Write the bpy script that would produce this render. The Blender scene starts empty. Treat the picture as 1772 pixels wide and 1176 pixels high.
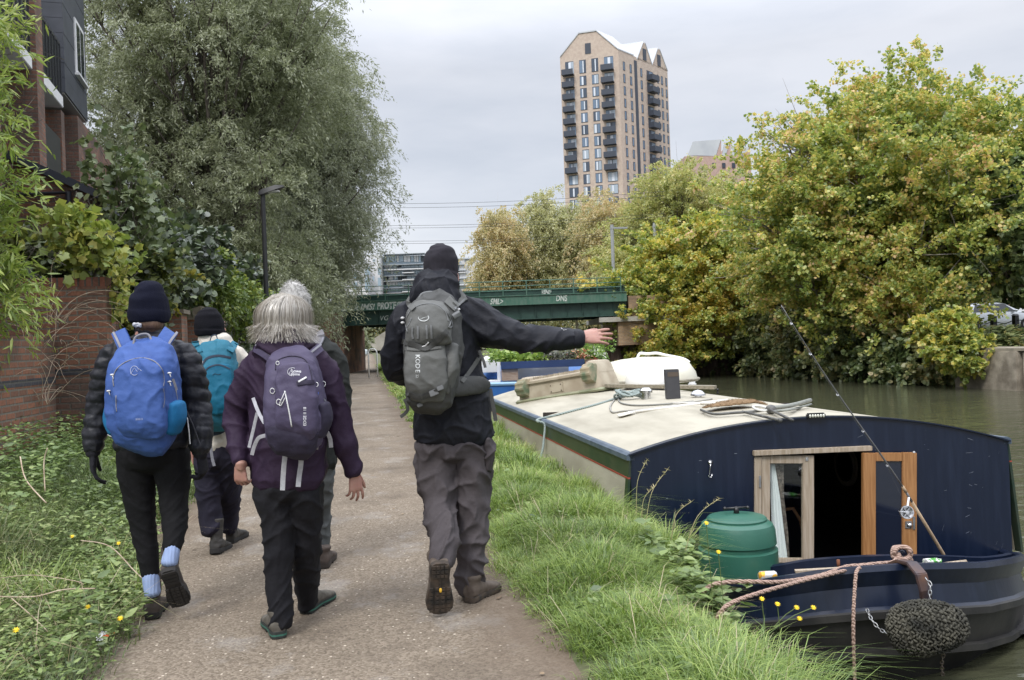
import bpy, bmesh, math, random
import numpy as np
from mathutils import Vector, Matrix, noise
from mathutils.bvhtree import BVHTree
from math import radians as R, sin, cos, pi, sqrt
SC = bpy.context.scene
COL = SC.collection
random.seed(7); RNG = np.random.default_rng(7)
# ---------------------------------------------------------------- camera, sky, sun, exposure
EYE = 1.36; FPX = 1500.0; YAW = R(-9.7); PITCH = 0.15; ROLL = -2.1
cd = bpy.data.cameras.new('camera'); cam = bpy.data.objects.new('camera', cd); COL.objects.link(cam)
cd.sensor_width = 36; cd.lens = 36*FPX/1772; cd.clip_end = 3000; cd.clip_start = .05
CR = Matrix.Rotation(YAW, 4, 'Z') @ Matrix.Rotation(R(90+PITCH), 4, 'X') @ Matrix.Rotation(R(ROLL), 4, 'Z')
cam.matrix_world = Matrix.Translation((0, 0, EYE)) @ CR
SC.camera = cam
SUN_EL, SUN_ROT = 48, 200
world = bpy.data.worlds.new('World'); SC.world = world; world.use_nodes = True
def build_world():
 nt = world.node_tree; nt.nodes.clear(); N = nt.nodes.new; L = nt.links.new
 out = N('ShaderNodeOutputWorld')
 sky = N('ShaderNodeTexSky'); sky.sky_type = 'NISHITA'; sky.sun_disc = False
 sky.sun_elevation = R(SUN_EL); sky.sun_rotation = R(SUN_ROT)
 b1 = N('ShaderNodeBackground'); b1.inputs[1].default_value = .10; L(sky.outputs[0], b1.inputs[0])
 tc = N('ShaderNodeTexCoord'); sep = N('ShaderNodeSeparateXYZ'); L(tc.outputs['Generated'], sep.inputs[0])
 mp = N('ShaderNodeMapping'); mp.inputs['Scale'].default_value = (1.2, 1.2, 4.5); L(tc.outputs['Generated'], mp.inputs[0])
 no = N('ShaderNodeTexNoise'); no.inputs['Scale'].default_value = 2.6; no.inputs['Detail'].default_value = 7; no.inputs['Roughness'].default_value = .52
 L(mp.outputs[0], no.inputs['Vector'])
 cr = N('ShaderNodeValToRGB'); cr.color_ramp.elements[0].position = .33; cr.color_ramp.elements[1].position = .68
 cr.color_ramp.elements[0].color = (.62, .655, .73, 1); cr.color_ramp.elements[1].color = (.82, .835, .89, 1)
 L(no.outputs[0], cr.inputs[0])
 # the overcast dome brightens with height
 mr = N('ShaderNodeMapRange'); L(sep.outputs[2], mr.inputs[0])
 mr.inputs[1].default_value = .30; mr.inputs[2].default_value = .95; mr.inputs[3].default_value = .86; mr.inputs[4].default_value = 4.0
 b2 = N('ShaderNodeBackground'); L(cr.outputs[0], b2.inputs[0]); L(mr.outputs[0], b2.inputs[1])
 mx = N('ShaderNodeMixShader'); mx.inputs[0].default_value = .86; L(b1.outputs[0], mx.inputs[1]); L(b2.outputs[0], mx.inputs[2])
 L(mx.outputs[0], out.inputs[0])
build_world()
ld = bpy.data.lights.new('sun', 'SUN'); ld.energy = 1.5; ld.angle = R(14); ld.color = (1, .96, .9)
sun = bpy.data.objects.new('sun', ld); COL.objects.link(sun)
sun.rotation_euler = (R(90-SUN_EL), 0, R(-38)); sun.location = (0, 0, 60)
SC.view_settings.view_transform = 'Standard'; SC.view_settings.look = 'None'
SC.view_settings.exposure = 0.32; SC.view_settings.gamma = 1
SC.cycles.max_bounces = 7; SC.cycles.diffuse_bounces = 5; SC.cycles.transmission_bounces = 5; SC.cycles.glossy_bounces = 3; SC.cycles.transparent_max_bounces = 8
# ---------------------------------------------------------------- geometry of the picture -> points in the place
def P(px, py, d):
 """the point seen at pixel (px,py) of the 1772-wide photograph at depth d metres"""
 return Vector((0, 0, EYE)) + (CR.to_3x3() @ Vector(((px-886)/FPX*d, -(py-588)/FPX*d, -d)))
def G(px, py, z=0.0):
 v = CR.to_3x3() @ Vector(((px-886)/FPX, -(py-588)/FPX, -1)); k = (z-EYE)/v.z
 return Vector((0, 0, EYE)) + v*k
VDIR = CR.to_3x3() @ Vector((0, 0, -1)); CRX = CR.to_3x3() @ Vector((1, 0, 0)); CUP = CR.to_3x3() @ Vector((0, 1, 0))
# ---------------------------------------------------------------- object helpers
def tag(o, label=None, cat=None, group=None, kind=None):
 if label: o['label'] = label
 if cat: o['category'] = cat
 if group: o['group'] = group
 if kind: o['kind'] = kind
 return o
def empty(name, loc, rz=0, label=None, cat=None, group=None):
 o = bpy.data.objects.new(name, None); COL.objects.link(o); o.location = loc; o.rotation_euler.z = rz
 o.empty_display_size = .2
 o['wl'] = list(loc); tag(o, label, cat, group); return o
def link(name, me, mat=None, parent=None, local=False, smooth=True, origin=None):
 """one mesh object; vertices are world positions unless local is set"""
 o = bpy.data.objects.new(name, me); COL.objects.link(o)
 if mat is not None:
  for m in (mat if isinstance(mat, (list, tuple)) else [mat]): me.materials.append(m)
 if smooth is True:
  me.polygons.foreach_set('use_smooth', [True]*len(me.polygons))
 if parent is not None:
  o.parent = parent
  if not local:
   wl = Vector(parent.get('wl', (0, 0, 0))); o.location = -wl; o['wl'] = [0, 0, 0]
  else: o['wl'] = list(parent.get('wl', (0, 0, 0)))
 elif origin is not None:
  me.transform(Matrix.Translation(-Vector(origin))); o.location = origin; o['wl'] = list(origin)
 else: o['wl'] = [0, 0, 0]
 return o
def npmesh(name, V, F, fn=None):
 """V (n,3) array, F (m,k) array of equal-length faces (or list of such arrays)"""
 me = bpy.data.meshes.new(name)
 Fs = F if isinstance(F, list) else [F]
 V = np.asarray(V, np.float32); me.vertices.add(len(V)); me.vertices.foreach_set('co', V.ravel())
 lt = [np.full(len(f), f.shape[1], np.int32) for f in Fs]; tot = np.concatenate(lt)
 idx = np.concatenate([f.ravel() for f in Fs]).astype(np.int32)
 me.loops.add(len(idx)); me.loops.foreach_set('vertex_index', idx)
 me.polygons.add(len(tot)); me.polygons.foreach_set('loop_start', np.concatenate([[0], np.cumsum(tot)[:-1]]).astype(np.int32))
 me.polygons.foreach_set('loop_total', tot)
 me.update(calc_edges=True); return me
def boxuv(me):
 uv = me.uv_layers.new(name='uv'); V = me.vertices
 for p in me.polygons:
  n = p.normal; ax = max(range(3), key=lambda i: abs(n[i]))
  for li in p.loop_indices:
   c = V[me.loops[li].vertex_index].co
   uv.data[li].uv = (c.y, c.z) if ax == 0 else ((c.x, c.z) if ax == 1 else (c.x, c.y))
class MB:
 def __init__(s): s.v = []; s.f = []; s.m = []; s.mi = 0
 def add(s, vs, fs):
  b = len(s.v); s.v += [tuple(v) for v in vs]; s.f += [tuple(b+i for i in f) for f in fs]; s.m += [s.mi]*len(fs); return s
 def box(s, a, b, M=None):
  x0, y0, z0 = [min(a[i], b[i]) for i in range(3)]; x1, y1, z1 = [max(a[i], b[i]) for i in range(3)]
  vs = [Vector(q) for q in ((x0,y0,z0),(x1,y0,z0),(x1,y1,z0),(x0,y1,z0),(x0,y0,z1),(x1,y0,z1),(x1,y1,z1),(x0,y1,z1))]
  if M is not None: vs = [M @ v for v in vs]
  return s.add(vs, [(0,3,2,1),(4,5,6,7),(0,1,5,4),(1,2,6,5),(2,3,7,6),(3,0,4,7)])
 def hexa(s, bot, top):
  n = len(bot); return s.add(list(bot)+list(top), [tuple(range(n-1,-1,-1)), tuple(range(n, 2*n))]+[(i,(i+1)%n,n+(i+1)%n,n+i) for i in range(n)])
 def loft(s, rings, caps=True, closed=True):
  n = len(rings[0]); vs = [p for r in rings for p in r]; fs = []
  for k in range(len(rings)-1):
   for i in range(n if closed else n-1):
    j = (i+1) % n; fs.append((k*n+i, k*n+j, (k+1)*n+j, (k+1)*n+i))
  if caps and closed: fs += [tuple(range(n-1,-1,-1)), tuple((len(rings)-1)*n+i for i in range(n))]
  return s.add(vs, fs)
 def tube(s, pts, r, n=8, caps=True):
  pts = [Vector(p) for p in pts]; rs = r if isinstance(r, (list, tuple)) else [r]*len(pts)
  rings = []; a = None
  for i, p in enumerate(pts):
   t = (pts[min(i+1, len(pts)-1)]-pts[max(i-1, 0)])
   if t.length < 1e-9: t = Vector((0, 0, 1))
   t.normalize()
   if a is None: a = t.orthogonal().normalized()
   a = (a - t*a.dot(t))
   if a.length < 1e-6: a = t.orthogonal()
   a.normalize(); b = t.cross(a)
   rings.append([p + (a*cos(2*pi*k/n)+b*sin(2*pi*k/n))*rs[i] for k in range(n)])
  return s.loft(rings, caps)
 def lathe(s, prof, c=(0,0,0), n=24, M=None):
  c = Vector(c); rings = []
  for r, z in prof:
   rings.append([(M @ Vector((r*cos(2*pi*k/n), r*sin(2*pi*k/n), z)) if M is not None else Vector((r*cos(2*pi*k/n), r*sin(2*pi*k/n), z)))+c for k in range(n)])
  return s.loft(rings, True)
 def sphere(s, c, r, n=12, m=8, sc=(1,1,1), M=None):
  prof = []
  rings = []
  for i in range(m+1):
   th = pi*i/m; rr = max(sin(th), .001); z = -cos(th)
   ring = []
   for k in range(n):
    v = Vector((rr*cos(2*pi*k/n)*sc[0], rr*sin(2*pi*k/n)*sc[1], z*sc[2]))*r
    if M is not None: v = M @ v
    ring.append(v+Vector(c))
   rings.append(ring)
  return s.loft(rings, True)
 def strip(s, pts, w, up, thick=.003):
  """a flat strap through pts, width w along up x tangent"""
  pts = [Vector(p) for p in pts]; rings = []
  for i, p in enumerate(pts):
   t = (pts[min(i+1, len(pts)-1)]-pts[max(i-1, 0)]).normalized()
   u = up[i] if isinstance(up, list) else up
   sd = t.cross(u).normalized(); n = sd.cross(t).normalized(); ww = (w[i] if isinstance(w, list) else w)/2
   rings.append([p-sd*ww, p+sd*ww, p+sd*ww+n*thick, p-sd*ww+n*thick])
  return s.loft(rings, True)
 def mesh(s, name='m', uv=True):
  me = bpy.data.meshes.new(name); me.from_pydata(s.v, [], s.f); me.update()
  if any(s.m): me.polygons.foreach_set('material_index', s.m)
  bm = bmesh.new(); bm.from_mesh(me); bmesh.ops.recalc_face_normals(bm, faces=bm.faces); bm.to_mesh(me); bm.free()
  if uv: boxuv(me)
  return me
 def build(s, name, mat, parent=None, local=False, smooth=False, origin=None, bevel=0):
  me = s.mesh(name)
  if bevel:
   bm = bmesh.new(); bm.from_mesh(me)
   es = [e for e in bm.edges if len(e.link_faces) == 2 and e.calc_face_angle(0) > .6]
   bmesh.ops.bevel(bm, geom=es, offset=bevel, segments=2, affect='EDGES', clamp_overlap=True); bm.to_mesh(me); bm.free()
  o = link(name, me, mat, parent, local, smooth, origin)
  if smooth == 'auto':
   sm = [True]*len(me.polygons); me.polygons.foreach_set('use_smooth', sm)
   bm = bmesh.new(); bm.from_mesh(me)
   for e in bm.edges:
    if len(e.link_faces) == 2 and e.calc_face_angle(0) > .55: e.smooth = False
   bm.to_mesh(me); bm.free()
  return o
def dup(o, loc=None, rz=None, label=None, parent=None):
 c = o.copy(); COL.objects.link(c)
 if parent is not None: c.parent = parent
 for ch in [x for x in KIDS(o)]: dup(ch, parent=c)
 if loc is not None: c.location = loc
 if rz is not None: c.rotation_euler.z = rz
 if label: c['label'] = label
 return c
def KIDS(o): return [x for x in COL.objects if x.parent == o]
# ---------------------------------------------------------------- materials
def newmat(name):
 m = bpy.data.materials.new(name); m.use_nodes = True; nt = m.node_tree
 return m, nt, nt.nodes.new, nt.links.new, nt.nodes['Principled BSDF']
def rgba(c): return (c[0], c[1], c[2], 1)
def M_(name, col, col2=None, ns=4, rough=.7, metal=0, bump=0, bs=60, stretch=(1,1,1), det=5, spec=.5, lo=.35, hi=.65, coat=0, sheen=0, bdist=.01, alpha=1):
 m, nt, N, L, b = newmat(name)
 b.inputs['Roughness'].default_value = rough; b.inputs['Metallic'].default_value = metal
 b.inputs['Specular IOR Level'].default_value = spec; b.inputs['Base Color'].default_value = rgba(col)
 b.inputs['Coat Weight'].default_value = coat; b.inputs['Sheen Weight'].default_value = sheen
 tc = N('ShaderNodeTexCoord'); mp = N('ShaderNodeMapping'); mp.inputs['Scale'].default_value = stretch; L(tc.outputs['Object'], mp.inputs[0])
 if col2 is not None:
  no = N('ShaderNodeTexNoise'); no.inputs['Scale'].default_value = ns; no.inputs['Detail'].default_value = det; L(mp.outputs[0], no.inputs['Vector'])
  cr = N('ShaderNodeValToRGB'); cr.color_ramp.elements[0].position = lo; cr.color_ramp.elements[1].position = hi
  cr.color_ramp.elements[0].color = rgba(col); cr.color_ramp.elements[1].color = rgba(col2)
  L(no.outputs[0], cr.inputs[0]); L(cr.outputs[0], b.inputs['Base Color'])
 if bump:
  n2 = N('ShaderNodeTexNoise'); n2.inputs['Scale'].default_value = bs; n2.inputs['Detail'].default_value = 4; L(mp.outputs[0], n2.inputs['Vector'])
  bp = N('ShaderNodeBump'); bp.inputs['Strength'].default_value = bump; bp.inputs['Distance'].default_value = bdist
  L(n2.outputs[0], bp.inputs['Height']); L(bp.outputs[0], b.inputs['Normal'])
 return m
def brick(name, c1, c2, mortar, bw=.225, bh=.075, ms=.012, dark=(.06,.045,.04)):
 m, nt, N, L, b = newmat(name); b.inputs['Roughness'].default_value = .9
 uv = N('ShaderNodeUVMap'); uv.uv_map = 'uv'
 br = N('ShaderNodeTexBrick'); br.inputs['Scale'].default_value = 1; br.inputs['Brick Width'].default_value = bw
 br.inputs['Row Height'].default_value = bh; br.inputs['Mortar Size'].default_value = ms; br.inputs['Mortar Smooth'].default_value = .3
 br.inputs['Color1'].default_value = rgba(c1); br.inputs['Color2'].default_value = rgba(c2); br.inputs['Mortar'].default_value = rgba(mortar)
 br.offset = .5; L(uv.outputs[0], br.inputs['Vector'])
 tc = N('ShaderNodeTexCoord'); no = N('ShaderNodeTexNoise'); no.inputs['Scale'].default_value = 1.3; no.inputs['Detail'].default_value = 6; L(tc.outputs['Object'], no.inputs['Vector'])
 cr = N('ShaderNodeValToRGB'); cr.color_ramp.elements[0].position = .42; cr.color_ramp.elements[1].position = .62
 cr.color_ramp.elements[0].color = (0,0,0,1); cr.color_ramp.elements[1].color = (.75,.75,.75,1); L(no.outputs[0], cr.inputs[0])
 mx = N('ShaderNodeMixRGB'); L(cr.outputs[0], mx.inputs[0]); L(br.outputs['Color'], mx.inputs[1]); mx.inputs[2].default_value = rgba(dark)
 n2 = N('ShaderNodeTexNoise'); n2.inputs['Scale'].default_value = 35; n2.inputs['Detail'].default_value = 4; L(tc.outputs['Object'], n2.inputs['Vector'])
 m2 = N('ShaderNodeMixRGB'); m2.blend_type = 'OVERLAY'; m2.inputs[0].default_value = .5; L(mx.outputs[0], m2.inputs[1]); L(n2.outputs[0], m2.inputs[2])
 L(m2.outputs[0], b.inputs['Base Color'])
 bp = N('ShaderNodeBump'); bp.invert = True; bp.inputs['Strength'].default_value = .7; bp.inputs['Distance'].default_value = .01
 L(br.outputs['Fac'], bp.inputs['Height']); L(bp.outputs[0], b.inputs['Normal'])
 return m
def leafmat(name, cols, transl=.3, pos=None, rough=.55, gl=.06, hue=.0):
 """each leaf takes a colour of its own from the ramp"""
 m, nt, N, L, b = newmat(name); nt.nodes.remove(b); out = nt.nodes['Material Output']
 ge = N('ShaderNodeNewGeometry'); cr = N('ShaderNodeValToRGB'); e = cr.color_ramp.elements
 while len(e) < len(cols): e.new(.5)
 for i, c in enumerate(cols): e[i].position = pos[i] if pos else i/(len(cols)-1); e[i].color = rgba(c)
 tc = N('ShaderNodeTexCoord'); no = N('ShaderNodeTexNoise'); no.inputs['Scale'].default_value = .55; no.inputs['Detail'].default_value = 3; L(tc.outputs['Object'], no.inputs['Vector'])
 a1 = N('ShaderNodeMath'); a1.operation = 'MULTIPLY_ADD'; L(no.outputs[0], a1.inputs[0]); a1.inputs[1].default_value = 1.6; a1.inputs[2].default_value = -.8
 a2 = N('ShaderNodeMath'); a2.operation = 'MULTIPLY_ADD'; L(ge.outputs['Random Per Island'], a2.inputs[0]); a2.inputs[1].default_value = .8; a2.inputs[2].default_value = .1
 a3 = N('ShaderNodeMath'); a3.operation = 'ADD'; a3.use_clamp = True; L(a1.outputs[0], a3.inputs[0]); L(a2.outputs[0], a3.inputs[1])
 L(a3.outputs[0], cr.inputs[0])
 d = N('ShaderNodeBsdfDiffuse'); t = N('ShaderNodeBsdfTranslucent'); g = N('ShaderNodeBsdfGlossy'); g.inputs['Roughness'].default_value = rough
 L(cr.outputs[0], d.inputs[0]); L(cr.outputs[0], t.inputs[0]); g.inputs[0].default_value = (1, 1, 1, 1)
 mx = N('ShaderNodeMixShader'); mx.inputs[0].default_value = transl; L(d.outputs[0], mx.inputs[1]); L(t.outputs[0], mx.inputs[2])
 m3 = N('ShaderNodeMixShader'); m3.inputs[0].default_value = gl; L(mx.outputs[0], m3.inputs[1]); L(g.outputs[0], m3.inputs[2])
 L(m3.outputs[0], out.inputs[0]); return m
def glass(name, col=(.02,.03,.035), rough=.05, spec=.8):
 m, nt, N, L, b = newmat(name); b.inputs['Base Color'].default_value = rgba(col); b.inputs['Roughness'].default_value = rough
 b.inputs['Specular IOR Level'].default_value = spec; return m
def clearglass(name):
 m, nt, N, L, b = newmat(name); nt.nodes.remove(b); out = nt.nodes['Material Output']
 t = N('ShaderNodeBsdfTransparent'); t.inputs[0].default_value = (.95, .97, .97, 1)
 g = N('ShaderNodeBsdfGlossy'); g.inputs['Roughness'].default_value = .03
 f = N('ShaderNodeLayerWeight'); pw = N('ShaderNodeMath'); pw.operation = 'POWER'; pw.inputs[1].default_value = 3.5; L(f.outputs['Facing'], pw.inputs[0]); ad = N('ShaderNodeMath'); ad.operation = 'MULTIPLY_ADD'; ad.inputs[1].default_value = .6; ad.inputs[2].default_value = .05; L(pw.outputs[0], ad.inputs[0]); mx = N('ShaderNodeMixShader')
 L(ad.outputs[0], mx.inputs[0]); L(t.outputs[0], mx.inputs[1]); L(g.outputs[0], mx.inputs[2]); L(mx.outputs[0], out.inputs[0]); return m
def ss(a, b, x):
 t = min(1, max(0, (x-a)/(b-a))); return t*t*(3-2*t)
# ---------------------------------------------------------------- the setting
WATER_Z = -.85
def farline(t):
 if t < 46: return 22.0
 if t < 46.6: return 22.0 - 9*(t-46)/.6
 if t < 75: return 13.0
 return 13.0 + 0*t
def nz(x, y, k, s=0): return noise.noise(Vector((x*k+s, y*k-s, s*1.7)))
def ramp_z(t): return .62*ss(50, 82, t)
def ground_z(s, t):
 rz = ramp_z(t)
 if s < -1.5:
  return rz + .22*ss(-1.6, -3.4, s) - .02 + .05*nz(s, t, 1.1)*ss(-1.6, -2.2, s)
 if s <= .78: return rz + .0*s - .004
 if s <= 2.06:
  return rz + .05*ss(.8, 1.1, s) - .16*ss(1.35, 2.0, s) - .30*ss(1.2, 1.9, s)*ss(6.2, 4.2, t) + .03*nz(s, t, 1.5, 3)*ss(.8, 1.1, s)
 F = farline(t)
 if s < F: return -1.7
 return .60*ss(F-.05, F+2.0, s) + .40*ss(F+2, F+7, s) - .9*(1-ss(F-.01, F+1.2, s)) + .05*nz(s, t, .6, 5)
def build_ground():
 ss_ = [-400, -150, -60, -30, -18, -12, -8, -5, -4.2] + list(np.arange(-3.8, -1.45, .15)) + [-1.4, -.9, -.4, .1, .5, .74, .8] + list(np.arange(.9, 2.0, .12)) + [2.0, 2.04, 2.07, 2.1, 4, 8, 12.9, 13.0, 13.1, 13.4, 13.8, 14.4, 15.2, 17, 19, 21, 21.9, 22.0, 22.1, 22.4, 22.8, 23.4, 24.2, 26, 30, 40, 60, 100, 200, 500]
 ts = [-30, -10, -3, -1] + list(np.arange(0, 16, .2)) + list(np.arange(16, 45, .7)) + [45.9, 46.0, 46.1, 46.2, 46.3, 46.4, 46.5, 46.6, 46.7, 47.5] + list(np.arange(49, 92, 2)) + [100, 120, 150, 200, 300, 500, 900]
 V = [(s, t, ground_z(s, t)) for t in ts for s in ss_]; n = len(ss_)
 F = np.array([(j*n+i, j*n+i+1, (j+1)*n+i+1, (j+1)*n+i) for j in range(len(ts)-1) for i in range(n-1)])
 o = link('ground', npmesh('ground', V, F), M_('soil_and_turf', (.055, .075, .022), (.11, .10, .055), ns=3, rough=.95, bump=.6, bs=14, bdist=.05)); tag(o, kind='structure')
build_ground()
def path_material():
 m, nt, N, L, b = newmat('gravel_tarmac'); b.inputs['Roughness'].default_value = .88; b.inputs['Specular IOR Level'].default_value = .3
 tc = N('ShaderNodeTexCoord')
 def nn(scale, det=5, rg=.6, st=None):
  n = N('ShaderNodeTexNoise'); n.inputs['Scale'].default_value = scale; n.inputs['Detail'].default_value = det; n.inputs['Roughness'].default_value = rg
  if st: mp = N('ShaderNodeMapping'); mp.inputs['Scale'].default_value = st; L(tc.outputs['Object'], mp.inputs[0]); L(mp.outputs[0], n.inputs['Vector'])
  else: L(tc.outputs['Object'], n.inputs['Vector'])
  return n
 def ramp(src, p0, p1, c0, c1):
  cr = N('ShaderNodeValToRGB'); cr.color_ramp.elements[0].position = p0; cr.color_ramp.elements[1].position = p1
  cr.color_ramp.elements[0].color = rgba(c0); cr.color_ramp.elements[1].color = rgba(c1); L(src, cr.inputs[0]); return cr
 base = ramp(nn(1.1, 6, .65, (1.4, .6, 1)).outputs[0], .32, .68, (.142, .108, .074), (.215, .170, .124))
 # small stones of many tones
 vo = N('ShaderNodeTexVoronoi'); vo.inputs['Scale'].default_value = 95; L(tc.outputs['Object'], vo.inputs['Vector'])
 sv = N('ShaderNodeSeparateColor'); L(vo.outputs['Color'], sv.inputs[0])
 st = ramp(sv.outputs[0], .0, 1, (.05, .04, .031), (.38, .325, .255))
 mx = N('ShaderNodeMixRGB'); mx.inputs[0].default_value = .42; L(base.outputs[0], mx.inputs[1]); L(st.outputs[0], mx.inputs[2])
 # bright pebbles
 v2 = N('ShaderNodeTexVoronoi'); v2.inputs['Scale'].default_value = 48; L(tc.outputs['Object'], v2.inputs['Vector'])
 s2 = N('ShaderNodeSeparateColor'); L(v2.outputs['Color'], s2.inputs[0])
 peb = ramp(s2.outputs[1], .93, .96, (0, 0, 0), (1, 1, 1)); dd = ramp(v2.outputs['Distance'], .25, .32, (1, 1, 1), (0, 0, 0))
 mm = N('ShaderNodeMath'); mm.operation = 'MULTIPLY'; L(peb.outputs[0], mm.inputs[0]); L(dd.outputs[0], mm.inputs[1])
 m2 = N('ShaderNodeMixRGB'); L(mm.outputs[0], m2.inputs[0]); L(mx.outputs[0], m2.inputs[1]); m2.inputs[2].default_value = (.6, .52, .42, 1)
 # worn pale patches and damp dark ones
 w = ramp(nn(1.9, 8, .7, (1, .7, 1)).outputs[0], .54, .64, (0, 0, 0), (.5, .5, .5))
 m3 = N('ShaderNodeMixRGB'); L(w.outputs[0], m3.inputs[0]); L(m2.outputs[0], m3.inputs[1]); m3.inputs[2].default_value = (.30, .28, .255, 1)
 dk = ramp(nn(.8, 7, .7).outputs[0], .50, .66, (0, 0, 0), (.75, .75, .75))
 m4 = N('ShaderNodeMixRGB'); L(dk.outputs[0], m4.inputs[0]); L(m3.outputs[0], m4.inputs[1]); m4.inputs[2].default_value = (.10, .078, .058, 1)
 # dirt along both edges
 sp = N('ShaderNodeSeparateXYZ'); L(tc.outputs['Object'], sp.inputs[0])
 ad = N('ShaderNodeMath'); ad.operation = 'ADD'; ad.inputs[1].default_value = .42; L(sp.outputs[0], ad.inputs[0])
 ab = N('ShaderNodeMath'); ab.operation = 'ABSOLUTE'; L(ad.outputs[0], ab.inputs[0])
 en = N('ShaderNodeMath'); en.operation = 'MULTIPLY_ADD'; L(nn(2.2, 5).outputs[0], en.inputs[0]); en.inputs[1].default_value = .7; L(ab.outputs[0], en.inputs[2])
 ed = ramp(en.outputs[0], .0, 1, (0, 0, 0), (0, 0, 0)); ed.color_ramp.elements[0].position = 0
 mr = N('ShaderNodeMapRange'); mr.inputs[1].default_value = 1.15; mr.inputs[2].default_value = 1.45; mr.inputs[3].default_value = 0; mr.inputs[4].default_value = .75; L(en.outputs[0], mr.inputs[0])
 m5 = N('ShaderNodeMixRGB'); L(mr.outputs[0], m5.inputs[0]); L(m4.outputs[0], m5.inputs[1]); m5.inputs[2].default_value = (.12, .088, .062, 1)
 L(m5.outputs[0], b.inputs['Base Color'])
 ba = N('ShaderNodeMath'); ba.operation = 'MULTIPLY_ADD'; L(vo.outputs['Distance'], ba.inputs[0]); ba.inputs[1].default_value = -.6; L(nn(25, 6, .7).outputs[0], ba.inputs[2])
 bp = N('ShaderNodeBump'); bp.inputs['Strength'].default_value = .55; bp.inputs['Distance'].default_value = .012; L(ba.outputs[0], bp.inputs['Height']); L(bp.outputs[0], b.inputs['Normal'])
 return m
def build_path():
 ts = list(np.arange(-4, 20, .25)) + list(np.arange(20, 50, 1)) + list(np.arange(50, 100, 3)) + [110, 140, 180]
 V = []; n = 9
 for t in ts:
  l = -1.68 + .10*nz(0, t, .9, 2); r = .82 + .06*nz(5, t, 1.1, 4)
  for i in range(n):
   s = l + (r-l)*i/(n-1); V.append((s, t, ramp_z(t) + .004 + .006*nz(s, t, 1.3, 9)))
 F = np.array([(j*n+i, j*n+i+1, (j+1)*n+i+1, (j+1)*n+i) for j in range(len(ts)-1) for i in range(n-1)])
 tag(link('towpath', npmesh('towpath', V, F), path_material()), kind='structure')
build_path()
def build_water():
 m, nt, N, L, b = newmat('canal_water'); b.inputs['Roughness'].default_value = .04; b.inputs['Base Color'].default_value = (.058, .060, .036, 1)
 b.inputs['Specular IOR Level'].default_value = .5; b.inputs['IOR'].default_value = 1.33
 tc = N('ShaderNodeTexCoord'); mp = N('ShaderNodeMapping'); mp.inputs['Rotation'].default_value = (0, 0, R(-12)); mp.inputs['Scale'].default_value = (.9, 2.4, 1); L(tc.outputs['Object'], mp.inputs[0])
 n1 = N('ShaderNodeTexNoise'); n1.inputs['Scale'].default_value = 2.3; n1.inputs['Detail'].default_value = 4; n1.inputs['Roughness'].default_value = .45; L(mp.outputs[0], n1.inputs['Vector'])
 n2 = N('ShaderNodeTexNoise'); n2.inputs['Scale'].default_value = .35; n2.inputs['Detail'].default_value = 2; L(mp.outputs[0], n2.inputs['Vector'])
 mu = N('ShaderNodeMath'); mu.operation = 'MULTIPLY'; L(n1.outputs[0], mu.inputs[0]); L(n2.outputs[0], mu.inputs[1])
 bp = N('ShaderNodeBump'); bp.inputs['Strength'].default_value = .55; bp.inputs['Distance'].default_value = .15; L(mu.outputs[0], bp.inputs['Height']); L(bp.outputs[0], b.inputs['Normal'])
 V = [(1.9, -30, WATER_Z), (24.5, -30, WATER_Z), (24.5, 300, WATER_Z), (1.9, 300, WATER_Z)]
 tag(link('water', npmesh('water', V, np.array([(0, 1, 2, 3)])), m, smooth=False), kind='structure')
build_water()
# ---------------------------------------------------------------- concrete quay and sheet piling on the far side
MAT_CONC = M_('weathered_concrete', (.17, .145, .11), (.33, .29, .23), ns=2.5, rough=.92, bump=.5, bs=9, bdist=.03, det=9)
def build_quay():
 r = empty('quay_wall', (21.2, 16, WATER_Z), label='stained concrete quay wall rising from the water below the parked silver car', cat='wall')
 mb = MB(); mb.box((21.05, 25.2, -1.6), (22.6, 28.3, .47)); mb.box((21.15, 8, -1.6), (22.6, 25.1, .465)); mb.build('wall', MAT_CONC, r, bevel=.04)
 mb = MB()
 for k in range(4): mb.box((21.0, 8, -.72+k*.14), (21.13, 24.6, -.64+k*.14))
 mb.build('timber_fender', M_('grey_timber', (.16, .13, .10), (.27, .23, .19), ns=6, stretch=(8, 1, 8), rough=.9), r)
 mb = MB(); mb.box((21.1, 8, .47), (22.7, 28.4, .56)); mb.build('coping', M_('quay_coping', (.2, .18, .14), (.30, .26, .2), ns=3, rough=.9, bump=.3, bs=15), r)
build_quay()
def build_piling():
 mat = M_('rusty_sheet_steel', (.07, .045, .035), (.14, .105, .085), ns=5, rough=.85, stretch=(1, 1, .4), bump=.3, bs=20)
 o = MB(); pts = []; x = 13.0; k = 0
 while x < 22.3:
  pts.append((x, 46.2 if k % 2 else 46.0)); x += .12; pts.append((x, 46.2 if k % 2 else 46.0)); x += .28; k += 1
 for (a, b) in zip(pts[:-1], pts[1:]):
  o.add([(a[0], a[1], -1.7), (b[0], b[1], -1.7), (b[0], b[1], .88), (a[0], a[1], .88)], [(0, 1, 2, 3)])
 o.box((12.9, 45.9, .88), (22.4, 46.6, 1.0))
 tag(o.build('sheet_piling', mat, origin=(17, 46.1, -.85)), 'rusty corrugated sheet piling wall at the water edge right of the bridge', 'retaining wall')
build_piling()
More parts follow.
